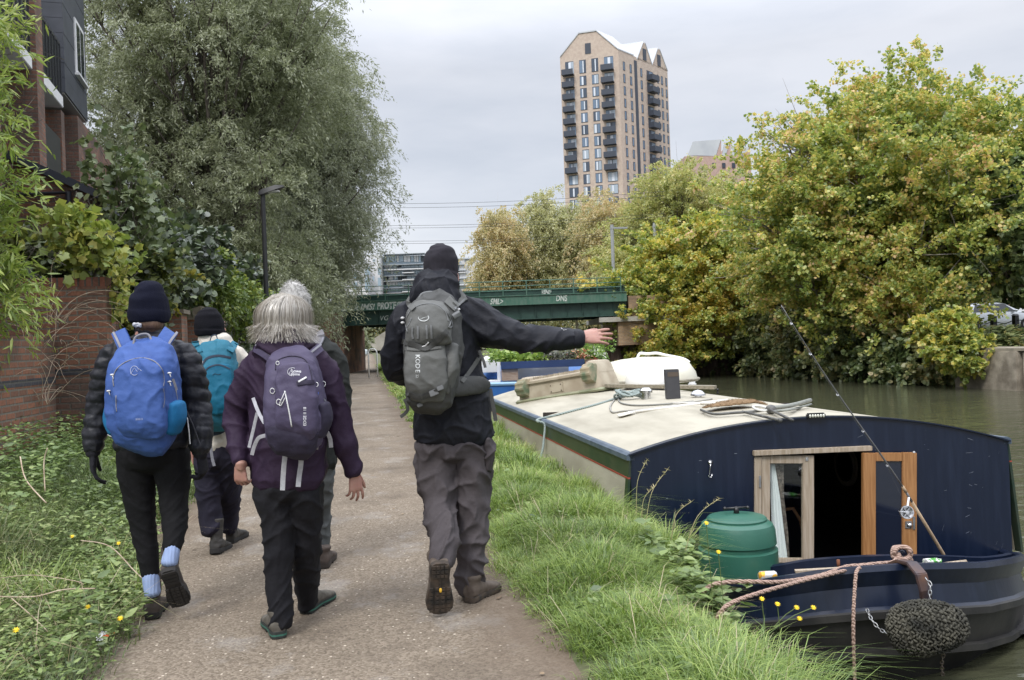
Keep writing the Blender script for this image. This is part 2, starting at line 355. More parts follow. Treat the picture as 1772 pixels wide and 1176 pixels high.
# ---------------------------------------------------------------- railway bridge
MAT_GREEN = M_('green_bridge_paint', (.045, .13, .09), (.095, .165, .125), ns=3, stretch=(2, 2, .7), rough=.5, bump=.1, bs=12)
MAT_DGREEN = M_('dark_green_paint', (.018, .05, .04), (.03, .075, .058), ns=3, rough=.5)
MAT_STOCK = brick('yellow_stock_brick', (.42, .27, .15), (.36, .22, .12), (.3, .26, .2), dark=(.16, .11, .08))
MAT_REDB = brick('dark_red_brick', (.28, .12, .072), (.16, .08, .055), (.16, .14, .115), dark=(.075, .058, .05))
def text_mesh(s, size=1, thick=.0, bold=0):
 c = bpy.data.curves.new('t', 'FONT'); c.body = s; c.size = size; c.extrude = thick; c.offset = bold; c.resolution_u = 3
 o = bpy.data.objects.new('t', c); COL.objects.link(o); dg = bpy.context.evaluated_depsgraph_get(); dg.update()
 me = bpy.data.meshes.new_from_object(o.evaluated_get(dg)); bpy.data.objects.remove(o); bpy.data.curves.remove(c)
 return me
def build_bridge():
 # local x runs along the bridge, y across it; rotated to lie across the view
 L0 = G(570, 640, 0); A = P(566, 0, 46); B = P(1056, 0, 46)
 a = Vector((A.x, A.y, 0)); b = Vector((B.x, B.y, 0)); ang = math.atan2(b.y-a.y, b.x-a.x); LEN = (b-a).length
 r = empty('railway_bridge', (a.x, a.y, 0), ang, 'dark green steel railway girder bridge with white graffiti spanning the canal', 'bridge')
 z0, z1, z2, z3, z4 = 2.56, 3.32, 3.80, 4.16, 4.60      # bottom flange, web top, fascia top, walkway panel, rail top
 mb = MB(); mb.box((-.5, .35, z0+.04), (LEN+.3, .42, z1));
 for k in range(19): mb.box((-.4+k*LEN/18, .24, z0+.05), (-.4+k*LEN/18+.03, .35, z1))
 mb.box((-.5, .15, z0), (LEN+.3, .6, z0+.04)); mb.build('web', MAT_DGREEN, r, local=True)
 mb = MB(); mb.box((-.5, 0, z1), (LEN+.3, .5, z1+.04)); mb.box((-.5, .02, z1+.04), (LEN+.3, .09, z2)); mb.box((-.5, -.04, z2), (LEN+.3, .5, z2+.04))
 for k in range(7): mb.box((.8+k*2.3, .0, z1+.05), (.84+k*2.3, .02, z2-.01))
 mb.build('fascia', MAT_GREEN, r, local=True)
 mb = MB(); mb.box((-.5, .75, z2+.05), (LEN+.3, .80, z3))
 for k in range(13): mb.box((k*LEN/12-.03, .68, z2+.04), (k*LEN/12+.03, .75, z3))
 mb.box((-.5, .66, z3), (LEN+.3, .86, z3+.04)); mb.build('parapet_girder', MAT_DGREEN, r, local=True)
 mb = MB()
 for k in range(13): mb.box((k*LEN/12-.025, .03, z2+.04), (k*LEN/12+.025, .08, z4))
 for z in (z4, z4-.26, z4-.5): mb.tube([(-.5, .055, z), (LEN, .055, z)], .024, 6)
 mb.build('railing', MAT_GREEN, r, local=True)
 mb = MB(); mb.box((-.5, .5, z1), (LEN+.3, 6.5, z1+.3)); mb.box((-.5, 6.5, z0), (LEN+.3, 6.6, z3))
 for k in range(9): mb.box((k*LEN/8, .45, z0+.1), (k*LEN/8+.25, 6.5, z1))
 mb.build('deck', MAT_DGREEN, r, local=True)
 # graffiti on the fascia and on the web
 wp = M_('white_spray_paint', (.62, .64, .60), (.42, .47, .43), ns=8, rough=.8)
 def graf(s, x, z, size, y, shear=0, bold=.03, sx=1):
  me = text_mesh(s, size, 0, bold)
  for v in me.vertices:
   X, Z = v.co.x*sx, v.co.y; v.co = (x + X + shear*Z + .02*noise.noise(Vector((X*6, Z*6, x))), y, z + Z*1.0 + .03*noise.noise(Vector((X*3, Z*4, x+9))))
  link('graffiti', me, wp, r, local=True, smooth=False)
 graf('PROTECTION', 2.05, z1+.06, .50, .014, .12, .02, .66); graf('so', 4.15, z1+.12, .36, .014, .2, .008, .8)
 graf('SML>', 8.05, z1+.09, .42, .014, .2, .01, .7); graf('DNS', 11.55, z1+.14, .42, .014, .1, .01, .7); graf('VEND', 10.8, z2+.1, .28, .67, .3, .01, .7)
 graf('Sdmk', .1, z1+.06, .42, .014, .3, .012); graf('IMS!', 1.15, z1+.06, .42, .014, .35, .012); graf('VG', 2.1, z0+.22, .36, .335, .2, .0)
 return r, a, b, ang, LEN
BR, BA, BB, BANG, BLEN = build_bridge()
def build_abutments():
 d = Vector((cos(BANG), sin(BANG), 0)); n = Vector((-d.y, d.x, 0))
 # far (right) abutment stands on the piled corner
 M = Matrix.Translation(BB) @ Matrix.Rotation(BANG, 4, 'Z')
 r = empty('bridge_abutment', (BB.x+1, BB.y+1, 0), label='yellow brick bridge abutment with a concrete band above the sheet piling', cat='abutment')
 mb = MB(); mb.box((-.2, .2, .99), (9.5, 8.0, 2.25), M); mb.box((.4, .25, 2.5), (9.5, 8, 3.6), M); mb.build('wall', MAT_STOCK, r)
 mb = MB(); mb.box((-1.2, 0, 2.25), (9.6, 8.1, 2.5), M); mb.build('concrete_band', M_('pale_concrete', (.36, .34, .3), (.46, .44, .4), ns=3), r)
 M = Matrix.Translation(BA) @ Matrix.Rotation(BANG, 4, 'Z')
 r = empty('bridge_abutment', (BA.x-.5, BA.y+1, 0), label='brick bridge abutment beside the towpath in front of the willow', cat='abutment')
 mb = MB(); mb.box((-3.5, .2, -.3), (.16, 7, 3.3), M); mb.build('wall', brick('orange_brick', (.34, .15, .09), (.27, .12, .07), (.2, .17, .14)), r)
build_abutments()
# ---------------------------------------------------------------- lamp posts
def lamp(px, d, label):
 b = P(px, 900, d); b.z = 0; root = P(px, 900, d); loc = Vector((b.x, b.y, .02))
 r = empty('street_lamp', loc, 0, label, 'lamp post', 'black lamp posts along the left side of the towpath')
 blk = M_('black_lamp_paint', (.012, .013, .014), rough=.5)
 mb = MB(); mb.tube([(0, 0, 0), (0, 0, 1.1), (0, 0, 1.12), (0, 0, 4.86)], [.075, .075, .055, .05], 12); mb.build('pole', blk, r, local=True, smooth='auto')
 ax = Vector((cos(YAW), sin(YAW), 0)); mb = MB()
 def ring(x, w, h, z):
  c = ax*x; s = Vector((-ax.y, ax.x, 0)); return [c - s*w + Vector((0, 0, z-h)), c + s*w + Vector((0, 0, z-h)), c + s*w*.7 + Vector((0, 0, z+h)), c - s*w*.7 + Vector((0, 0, z+h))]
 mb.loft([ring(-.09, .05, .03, 4.86), ring(-.02, .09, .06, 4.88), ring(.3, .12, .055, 4.97), ring(.47, .06, .02, 5.0)])
 h = mb.build('lamp_head', blk, r, local=True, smooth='auto')
 mb = MB(); c = ax*.25; s = Vector((-ax.y, ax.x, 0))*.07; a = ax*.12; z = Vector((0, 0, 4.895)); up = ax*0+Vector((0, 0, .02)); t = Vector((0,0,.035))
 mb.hexa([c-a-s+z-t, c+a-s+z+up-t, c+a+s+z+up-t, c-a+s+z-t], [c-a-s+z, c+a-s+z+up, c+a+s+z+up, c-a+s+z]); mb.build('lens', M_('lamp_lens', (.5, .5, .48), rough=.2), h, local=True)
lamp(475, 19.3, 'tall black lamp post with flat head standing nearer in front of the willow')
lamp(545, 33.7, 'smaller and farther black lamp post low in front of the second willow')
# ---------------------------------------------------------------- the wide-beam boat
C0 = Vector((2.056, 6.65, 0)); RV = Vector((.993, -.12, 0)); FV = Vector((0, 1, 0)); FB = Vector((.12, .993, 0)); W = 3.1; LEN = 7.9
def B(u, v, z):
 p = C0 + RV*u + (FV if v >= 0 else FB)*v; return Vector((p.x, p.y, z))
def wsolve(px, py, v=-.005):
 """(u, z) where the ray through a pixel meets the boat's front bulkhead plane at v"""
 d = CR.to_3x3() @ Vector(((px-886)/FPX, -(py-588)/FPX, -1)); o = Vector((0, 0, EYE))
 c = C0 + (FV if v >= 0 else FB)*v; n = Vector((-RV.y, RV.x, 0)); k = (c-o).dot(n)/d.dot(n); q = o + d*k
 return (q-c).dot(RV)/RV.length_squared, q.z
MAT_NAVY = M_('navy_boat_paint', (.0045, .0095, .026), (.011, .018, .040), ns=4, stretch=(5, 5, .45), lo=.45, hi=.85, rough=.30, bump=.12, bs=3, bdist=.012, spec=.5, det=9)
MAT_CREAM = M_('cream_roof_paint', (.42, .39, .31), (.27, .245, .185), ns=2.4, rough=.6, bump=.15, bs=30, stretch=(1.6, .5, 1), lo=.4, hi=.75, det=9)
MAT_BLACK = M_('bitumen_black', (.012, .012, .013), (.035, .033, .03), ns=4, rough=.55, bump=.35, bs=12, bdist=.01, det=8)
MAT_BGREEN = M_('dark_green_band', (.012, .030, .020), (.035, .045, .03), ns=5, rough=.35)
MAT_REDLINE = M_('red_coach_line', (.30, .05, .03))
MAT_OLDWOOD = M_('weathered_oak', (.30, .235, .165), (.43, .36, .28), ns=5, stretch=(14, 14, .8), rough=.8, bump=.3, bs=30)
MAT_WARMWOOD = M_('varnished_oak', (.27, .125, .045), (.38, .19, .075), ns=5, stretch=(14, 14, .8), rough=.4)
MAT_CHROME = M_('bright_metal', (.65, .65, .66), rough=.22, metal=1)
MAT_STEEL = M_('galvanised_steel', (.42, .43, .44), (.3, .3, .3), ns=20, rough=.4, metal=.8)
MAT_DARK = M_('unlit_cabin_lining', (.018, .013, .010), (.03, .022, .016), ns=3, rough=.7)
MAT_GLASSY = clearglass('window_glass')
def crown(u):  # roof height across the boat
 x = (u-W/2)/(W/2); return .412 + .235*(1-abs(x)**2.1) - .02*max(0, x)
def build_boat():
 boat = empty('houseboat', B(W/2, 0, WATER_Z), label='navy blue wide houseboat with cream roof moored by the grass bank', cat='boat')
 # hull: rings from the starboard quarter round the bow to the port quarter
 rim_px = [(1748, 957, 6.95), (1766, 958, 6.6), (1773, 963, 6.2), (1752, 969, 5.8), (1704, 976, 5.5), (1640, 978, 5.35), (1568, 979, 5.25), (1490, 984, 5.25), (1420, 991, 5.3), (1354, 1000, 5.4), (1300, 1008, 5.55), (1262, 1010, 5.8), (1245, 1008, 6.1)]
 bow = [P(*q) for q in rim_px]
 star = [B(W+.05, 12, -.42), B(W+.06, 6, -.46), B(W+.06, .6, -.48)]; port = [B(-.03, .3, -.47), B(-.04, 1.5, -.47), B(-.04, 6, -.46), B(-.04, 12, -.42)]
 rim = star + bow + port
 def cr(pts, k=4):
  out = []
  for i in range(len(pts)-1):
   p0, p1, p2, p3 = pts[max(i-1, 0)], pts[i], pts[i+1], pts[min(i+2, len(pts)-1)]
   for j in range(k):
    t = j/k; out.append(.5*((2*p1)+(p2-p0)*t+(2*p0-5*p1+4*p2-p3)*t*t+(3*p1-p0-3*p2+p3)*t**3))
  return out + [pts[-1]]
 rim = cr(rim, 1); cen = B(W/2, 1.0, 0)
 def level(dz, zabs, inset, tipins):
  out = []
  for i, p in enumerate(rim):
   a = rim[max(i-1, 0)]; b = rim[min(i+1, len(rim)-1)]; t = (b-a); t.z = 0; t.normalize(); n = Vector((-t.y, t.x, 0))
   if n.dot(Vector((cen.x-p.x, (cen.y-p.y if p.y < cen.y else 0), 0))) < 0: n = -n
   fw = ss(6.3, 4.9, p.y)                      # more flare towards the bow
   q = p + n*(inset+tipins*fw); z = (p.z+dz) if zabs is None else zabs + (p.z+.45)*.45*max(0, 1+(zabs+.5)*1.2)
   out.append(Vector((q.x, q.y, z)))
  return out
 def wall(rings, name, mat, **k):
  mb = MB(); mb.loft(rings, caps=False, closed=False); o = mb.build(name, mat, boat, smooth='auto', **k)
  return o
 l0 = rim; band = level(-.25, None, .0, .0)
 wall([level(.0, None, .045, 0), level(.012, None, .03, 0), level(.012, None, 0, 0), level(-.02, None, -.012, -.0), level(-.12, None, .02, .01), level(-.235, None, .0, -.0), level(-.25, None, -.02, 0)], 'bulwark', MAT_NAVY)
 wall([level(0, None, .045, 0), level(-.1, None, .055, 0), level(-.22, None, .06, 0)], 'bulwark', MAT_NAVY)
 wall([level(-.25, None, -.02, -.0), level(-.258, None, -.035, 0), level(-.30, None, -.035, 0), level(-.31, None, -.0, 0), level(-.42, None, .02, .0),
          level(-.50, None, .03, .02), level(-.505, None, .012, .0), level(-.545, None, .014, .0), level(-.55, None, .035, .02), level(0, -.82, .06, .06), level(0, -.92, .08, .09), level(0, -1.35, .3, .4)], 'hull', MAT_BLACK)
 # fore deck inside the rim
 wd = [p for p in rim if p.y < 6.7]
 mb = MB(); inner = level(-.10, None, .05, 0); idx = [i for i, p in enumerate(rim) if p.y < 6.35]
 flo = [Vector((inner[i].x, inner[i].y, -.46 if False else inner[i].z)) for i in idx]
 cbx = [P(*q) for q in [(1757, 966, 6.15), (1700, 972, 6.0), (1560, 972, 5.85), (1407, 980, 5.95), (1322, 992, 6.1), (1262, 1000, 6.25)]]
 n = len(flo); cb = []
 for i in range(n):
  f = i/(n-1)*(len(cbx)-1); a = int(min(f, len(cbx)-2)); cb.append(cbx[a].lerp(cbx[a+1], f-a))
 mb.loft([flo, [Vector((p.x, p.y, p.z-.10)) for p in cb]], caps=False, closed=False); mb.build('fore_deck', M_('dirty_deck_paint', (.02, .028, .05), (.10, .09, .07), ns=6, rough=.6), boat)
 # coaming between fore deck and the sunk well deck
 cpx = [(1752, 958, 6.5), (1735, 962, 6.25), (1700, 965, 6.05), (1640, 962.5, 5.92), (1560, 961, 5.86), (1480, 963.5, 5.88), (1407, 969, 5.95), (1365, 975.5, 6.0), (1322, 983, 6.1), (1290, 987.5, 6.18), (1257, 992, 6.3)]
 cp = cr([P(*q) for q in cpx], 3); fo = Vector((0, .045, 0)); mb = MB()
 mb.loft([[Vector((p.x, p.y, p.z-.22)) for p in cp], [p-Vector((0, 0, .01)) for p in cp], cp, [p+fo for p in cp], [Vector((p.x, p.y+.045, -.8)) for p in cp]], caps=False, closed=False)
 mb.build('coaming', MAT_NAVY, boat, smooth='auto')
 mb = MB(); mb.hexa([B(.02, -.01, -.80), B(W, -.01, -.80), B(W-.2, -1.0, -.80), B(.3, -.9, -.80)], [B(.02, -.01, -.77), B(W, -.01, -.77), B(W-.2, -1.0, -.77), B(.3, -.9, -.77)]); mb.build('well_deck', M_('well_deck', (.03, .03, .035), (.07, .06, .05), ns=6), boat)
 # side decks between hull rim and cabin
 # front bulkhead with the door opening
 uL = wsolve(1308, 800)[0]; uR = wsolve(1497, 800)[0]; zt = wsolve(1400, 783)[1]; zb = -.50
 def strip_wall(us, zlo, zhi, v0=0, v1=.03):
  mb = MB()
  for a, b in zip(us[:-1], us[1:]):
   lo = [B(a, v0, zlo(a)), B(b, v0, zlo(b)), B(b, v1+.001, zlo(b)), B(a, v1+.001, zlo(a))]; hi = [B(a, v0, zhi(a)), B(b, v0, zhi(b)), B(b, v1+.001, zhi(b)), B(a, v1+.001, zhi(a))]
   mb.hexa(lo, hi)
  return mb
 z_low = lambda u: -.78
 mb = MB(); fr = []
 def face(us, lo, hi, v):
  return [[B(u, v, lo(u)) for u in us], [B(u, v, hi(u)) for u in us]]
 lin = lambda a, b, n: [a+(b-a)*i/n for i in range(n+1)]
 topf = lambda u: crown(u)+.012
 for us, lo in ((lin(0, uL, 12), z_low), (lin(uL, uR, 8), lambda u: zt), (lin(uR, W, 16), z_low)):
  mb.loft(face(us, lo, topf, 0), caps=False, closed=False); mb.loft(face(us, lo, topf, .035), caps=False, closed=False)
 mb.loft([[B(uL, 0, -.78), B(uL, 0, zt)], [B(uL, .035, -.78), B(uL, .035, zt)]], False, False); mb.loft([[B(uR, 0, -.78), B(uR, 0, zt)], [B(uR, .035, -.78), B(uR, .035, zt)]], False, False)
 mb.loft([[B(uL, 0, zt), B(uR, 0, zt)], [B(uL, .035, zt), B(uR, .035, zt)]], False, False)
 mb.build('bulkhead', MAT_NAVY, boat, smooth='auto')
 mb = MB(); mb.box((0, 0, 0), (0, 0, 0)); mb = MB()
 mb.hexa([B(uL, .0, -.78), B(uR, .0, -.78), B(uR, .04, -.78), B(uL, .04, -.78)], [B(uL, .0, zb), B(uR, .0, zb), B(uR, .04, zb), B(uL, .04, zb)]); mb.build('door_sill', MAT_OLDWOOD, boat)
 # edge trim of the bulkhead: a thin pale lip following the crown, slightly forward
 us = lin(-.01, W+.01, 30); mb = MB()
 mb.loft([[B(u, -.022, topf(u)+.004) for u in us], [B(u, -.022, topf(u)+.016) for u in us], [B(u, .06, topf(u)+.016) for u in us], [B(u, .06, topf(u)-.0) for u in us], [B(u, -.022, topf(u)+.004) for u in us]], False, False)
 mb.build('edge_trim', MAT_NAVY, boat)
 # roof
 us = lin(.03, W-.03, 28); vs = lin(.061, LEN, 14); mb = MB()
 mb.loft([[B(u, v, crown(u)+.018) for u in us] for v in vs], False, False); mb.build('roof', MAT_CREAM, boat, smooth=True)
 # port and starboard sides in bands: rail, green band, red line, cream panel
 def side(sgn, name, zs, mat, out0, out1, v0=.0, v1=LEN):
  uu = (lambda o: -o) if sgn < 0 else (lambda o: W+o)
  mb = MB(); rings = []
  for v in lin(v0, v1, 8): rings.append([B(uu(out0), v, zs[0]), B(uu(out1), v, zs[1]), B(uu(out1-.02), v, zs[1]), B(uu(out0-.02), v, zs[0])])
  mb.loft(rings); return mb.build(name, mat, boat)
 blue = M_('faded_blue_rail_paint', (.06, .085, .12), (.10, .13, .17), ns=8, rough=.45)
 for s in (-1, 1):
  mb = MB(); uu = (lambda o: -o) if s < 0 else (lambda o: W+o)
  mb.loft([[B(uu(.028), v, .385), B(uu(.028), v, .425), B(uu(.005), v, .442), B(uu(-.035), v, .442), B(uu(-.035), v, .385)] for v in lin(0, LEN, 8)]); mb.build('handrail', blue, boat)
  side(s, 'cabin_side', (.25, .385), MAT_BGREEN, .022, .008); side(s, 'coach_line', (.238, .25), MAT_REDLINE, .026, .025)
  side(s, 'cabin_side', (-.5, .238), MAT_CREAM, .095, .022, .075); side(s, 'cabin_side', (-.5, .238), MAT_BGREEN, .096, .023, .0, .073)
 mb = MB(); mb.loft([[B(u, LEN, -.5) for u in us], [B(u, LEN, crown(u)+.017) for u in us]], False, False); mb.build('bulkhead', MAT_NAVY, boat)
 # stern deck behind the cabin
 mb = MB(); mb.hexa([B(0, LEN, -.5), B(W, LEN, -.5), B(W, 12, -.5), B(0, 12, -.5)], [B(0, LEN, -.46), B(W, LEN, -.46), B(W, 12, -.46), B(0, 12, -.46)]); mb.build('stern_deck', MAT_NAVY, boat)
 # interior lining
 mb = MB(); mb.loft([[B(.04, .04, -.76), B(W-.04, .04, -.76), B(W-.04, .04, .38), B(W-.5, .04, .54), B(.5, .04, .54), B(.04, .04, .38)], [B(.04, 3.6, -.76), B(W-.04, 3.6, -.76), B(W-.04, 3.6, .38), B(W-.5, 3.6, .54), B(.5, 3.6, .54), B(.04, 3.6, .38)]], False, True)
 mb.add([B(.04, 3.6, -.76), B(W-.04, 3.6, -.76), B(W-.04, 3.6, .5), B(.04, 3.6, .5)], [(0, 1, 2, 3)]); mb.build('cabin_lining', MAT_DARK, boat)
 # porthole on the far inside wall
 c = None; d = CR.to_3x3() @ Vector(((1466-886)/FPX, -(806-588)/FPX, -1)); o = Vector((0, 0, EYE))
 nrm = Vector((1, 0, 0)); wp = B(W-.06, 1, 0); k = (wp-o).x/d.x; c = o+d*k
 mb = MB(); m4 = Matrix.Rotation(-pi/2, 3, 'Y').to_4x4()
 mb.lathe([(.165, 0), (.215, 0), (.215, .03), (.165, .03), (.165, 0)], c, 28, m4); pf = mb.build('porthole_frame', MAT_OLDWOOD, boat, smooth='auto')
 mb = MB(); mb.lathe([(.0, .008), (.165, .008), (.165, .012), (.0, .012)], c, 28, m4); m = M_('self_glowing_porthole', (.3, .36, .3)); m.node_tree.nodes['Principled BSDF'].inputs['Emission Color'].default_value = (.55, .65, .55, 1); m.node_tree.nodes['Principled BSDF'].inputs['Emission Strength'].default_value = .35  # pane emits its own glow in place of daylight coming through it
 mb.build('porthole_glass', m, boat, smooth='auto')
 mb = MB(); mb.lathe([(.14, .02), (.165, .02), (.165, .035), (.14, .035), (.14, .02)], c, 28, m4); mb.build('porthole_ring', MAT_CHROME, boat, smooth='auto')
 # chair back seen inside
 mb = MB(); a = B(1.9, .9, -.76); pts = [B(1.66, .9, -.25), B(1.74, .9, -.24), B(1.80, .88, -.36), B(1.84, .85, -.76)]; mb.tube(pts, .017, 8); mb.build('chair_back', MAT_WARMWOOD, boat, smooth=True)
 # doors, helper in bulkhead pixels
 def slab(name, x0, y0, x1, y1, v0, v1, mat, parent, bev=.004, yr0=None, yr1=None):
  q = [wsolve(x0, y1, v0), wsolve(x1, yr1 or y1, v0), wsolve(x1, yr0 or y0, v0), wsolve(x0, y0, v0)]
  mb = MB(); mb.hexa([B(u, v0, z) for u, z in q], [B(u, v1, z) for u, z in q]); return mb.build(name, mat, parent, bevel=bev)
 fr = slab('door_lintel', 1305, 780, 1510, 789, -.045, .0, MAT_OLDWOOD, boat, yr0=771.5, yr1=780)
 slab('door_frame', 1306, 790, 1318, 975, -.02, .0, MAT_OLDWOOD, boat)
 def door(name, px, py, v0, v1, mat, lab, glassmat, bottom=None):
  # px: outer left, stile inner left, stile inner right, outer right ; py: top, rail, lower rail, bottom
  k = 0
  dr = slab(name, px[0], py[0], px[1], py[3], v0, v1, mat, boat); dr['label'] = lab
  slab('stile', px[2], py[0]-1, px[3], py[3]-2, v0, v1, mat, dr); slab('rail', px[1], py[0]-.5, px[2], py[1]-1, v0+.002, v1-.001, mat, dr); slab('rail', px[1], py[2], px[2], py[3], v0+.002, v1-.001, mat, dr)
  slab('pane', px[1]-1, py[1]-2, px[2]+1, py[2]+1, (v0+v1)/2-.003, (v0+v1)/2+.003, glassmat, dr, 0); return dr
 d1 = door('door', (1318, 1333, 1390, 1409), (789, 803, 966, 974), -.012, .028, MAT_OLDWOOD, 'pale weathered glazed door leaf, shut', MAT_GLASSY)
 d2 = door('door', (1494, 1516, 1562, 1587), (784, 799, 1000, 1012), -.075, -.035, MAT_WARMWOOD, 'warm brown glazed door leaf folded open', glass('dark_door_glass', (.012, .016, .03), .06))
 slab('hinge', 1314, 823, 1317, 843, -.03, -.012, MAT_STEEL, d1, 0); slab('latch', 1394, 791, 1399, 797, -.02, -.012, MAT_CHROME, d1, .001)
 slab('lock_plate', 1567, 902, 1578, 914, -.085, -.075, MAT_STEEL, d2, .002); slab('lock_plate', 1580, 894, 1584, 916, -.085, -.075, MAT_STEEL, d2, .002)
 u, z = wsolve(1581.5, 783, -.06); mb = MB(); mb.sphere(B(u, -.06, z), .014); mb.build('door_knob', MAT_STEEL, d2, smooth=True)
 # curtain behind the pale door
 mb = MB(); rings = []
 for (y, xa, xb) in ((803, 1334, 1341), (860, 1335, 1350), (920, 1337, 1357), (966, 1338, 1363)):
  row = []
  for i in range(17):
   x = xa + (xb-xa)*i/16; uu, zz = wsolve(x, y, .05); row.append(B(uu, .05+.012*sin(i*1.5)+.012, zz))
  rings.append(row)
 mb.loft(rings, False, False); mb.build('curtain', M_('white_curtain', (.92, .94, .92), rough=.9), boat, smooth=True)
 mb = MB(); rings = []
 for (y, xa, xb) in ((803, 1341, 1357), (860, 1350, 1357), (920, 1357, 1364), (966, 1363, 1366)):
  rings.append([B(*(lambda q: (q[0], .075+.006*sin(i*2), q[1]))(wsolve(xa+(xb-xa)*i/10, y, .075))) for i in range(11)])
 mb.loft(rings, False, False); mb.build('curtain', M_('patterned_curtain', (.30, .25, .20), (.10, .08, .07), ns=40, rough=.9), boat, smooth=True)
 # cabin hook
 u, z = wsolve(1230, 800, -.02); mb = MB(); mb.lathe([(.0, 0), (.018, 0), (.02, .01), (.0, .016)], B(u, 0, z), 14, Matrix.Rotation(pi/2, 3, 'X').to_4x4())
 pts = [wsolve(x, y, -.025) for x, y in ((1230, 802), (1229, 808), (1228, 815), (1228, 821), (1226, 824), (1229, 826), (1232, 824), (1232, 820))]; mb.tube([B(a, -.025, b) for a, b in pts], .0038, 6); mb.build('cabin_hook', MAT_CHROME, boat, smooth=True)
 # roof-edge light bar
 u, z = wsolve(1412, 719, -.03); r = Matrix.Rotation(0, 3, 'Z'); mb = MB(); mb.hexa([B(u-.075, -.05, z-.022), B(u+.075, -.05, z-.022), B(u+.075, .0, z-.022), B(u-.075, .0, z-.022)], [B(u-.075, -.05, z+.022), B(u+.075, -.05, z+.022), B(u+.075, .0, z+.022), B(u-.075, .0, z+.022)])
 lb = mb.build('light_bar', M_('black_plastic', (.015, .015, .016), rough=.4), boat, bevel=.01)
 mb = MB()
 for k in range(6): mb.sphere(B(u-.055+.022*k, -.05, z), .0105, 10, 6, (1, .5, 1.3))
 mb.build('lens', M_('lamp_reflector', (.7, .7, .6), rough=.15, metal=.3), lb, smooth=True)
 # stem post and deck stud
 mb = MB(); pts = [P(1545, 980, 5.42), P(1560, 974, 5.3), P(1578, 978, 5.2), P(1592, 995, 5.12), P(1599, 1020, 5.10), P(1602, 1050, 5.12), P(1602, 1085, 5.2)]
 mb.strip(pts, .075, [Vector((0, -.3, 1)), Vector((0, -.5, 1)), Vector((.0, -1, 1)), Vector((0, -1, .3)), Vector((0, -1, 0)), Vector((0, -1, 0)), Vector((0, -1, 0))], .022); mb.build('stem_post', M_('rusty_navy_steel', (.03, .03, .045), (.12, .06, .035), ns=7, rough=.5, metal=.2), boat, bevel=.005)
 mb = MB(); a = P(1561, 985, 5.66); top = P(1561, 956, 5.66); mb.tube([a, top], .028, 14); mb.tube([top-Vector((.075, 0, 0)), top+Vector((.0, 0, 0))], .022, 12); mb.sphere(top, .032); mb.build('mooring_stud', MAT_NAVY, boat, smooth=True)
 # weld ledge under the bulwark reads as a bright rubbed edge; two scrapes
 rnd = random.Random(11); mb = MB()
 for _ in range(70):
  x, y = rnd.uniform(1095, 1735), rnd.uniform(740, 950)
  if 1300 < x < 1592 and y > 770: continue
  u, z = wsolve(x, y)
  if z > crown(u)-.03: continue
  l = rnd.uniform(.01, .07)*rnd.random(); a = rnd.uniform(-.5, .5)+(1.4 if rnd.random() < .3 else 0); w = rnd.uniform(.0012, .004); p = B(u, -.0015, z); q = B(u+l*cos(a), -.0015, z+l*sin(a)); mb.add([p, q, q+Vector((0, 0, w)), p+Vector((0, 0, w))], [(0, 1, 2, 3)])
 tag(mb.build('scuff_marks', M_('scraped_paint', (.10, .12, .17), (.2, .22, .26), ns=30), boat), kind='stuff')
 return boat
BOAT = build_boat()
# ---------------------------------------------------------------- ropes, chains
def ropemat(name, c1, c2):
 m, nt, N, L, b = newmat(name); b.inputs['Roughness'].default_value = .9
 tc = N('ShaderNodeTexCoord'); wv = N('ShaderNodeTexWave'); wv.bands_direction = 'DIAGONAL'; wv.inputs['Scale'].default_value = 26; wv.inputs['Distortion'].default_value = 2; L(tc.outputs['Object'], wv.inputs['Vector'])
 cr = N('ShaderNodeValToRGB'); cr.color_ramp.elements[0].color = rgba(c1); cr.color_ramp.elements[1].color = rgba(c2); L(wv.outputs[0], cr.inputs[0]); L(cr.outputs[0], b.inputs['Base Color'])
 bp = N('ShaderNodeBump'); bp.inputs['Strength'].default_value = .6; bp.inputs['Distance'].default_value = .004; L(wv.outputs[0], bp.inputs['Height']); L(bp.outputs[0], b.inputs['Normal']); return m
PINKROPE = ropemat('tan_pink_rope', (.19, .115, .085), (.46, .33, .27)); GREYROPE = ropemat('grey_green_rope', (.16, .20, .19), (.36, .42, .40))
def smooth(pts, k=6):
 out = []
 for i in range(len(pts)-1):
  p0, p1, p2, p3 = pts[max(i-1, 0)], pts[i], pts[i+1], pts[min(i+2, len(pts)-1)]
  for j in range(k):
   t = j/k; out.append(.5*((2*p1)+(p2-p0)*t+(2*p0-5*p1+4*p2-p3)*t*t+(3*p1-p0-3*p2+p3)*t**3))
 return out+[pts[-1]]
def rope(px, r, mat, label, cat='rope', name='mooring_rope', twist=True):
 pts = smooth([P(*q) if isinstance(q, tuple) else q for q in px], 8); mb = MB()
 if twist:
  tot = 0; rs = []
  for k in range(3):
   q = []; L_ = 0; a = None
   for i, p in enumerate(pts):
    t = (pts[min(i+1, len(pts)-1)]-pts[max(i-1, 0)]).normalized()
    if i: L_ += (p-pts[i-1]).length
    x = t.orthogonal().normalized() if a is None else (a-t*a.dot(t)).normalized(); a = x; y = t.cross(x)
    th = L_/(r*7)*2*pi/1.0*.5 + k*2*pi/3; q.append(p+(x*cos(th)+y*sin(th))*r*.45)
   mb.tube(q, r*.62, 6)
 else: mb.tube(pts, r, 8)
 return tag(mb.build(name, mat, smooth=True, origin=pts[0]), label, cat)
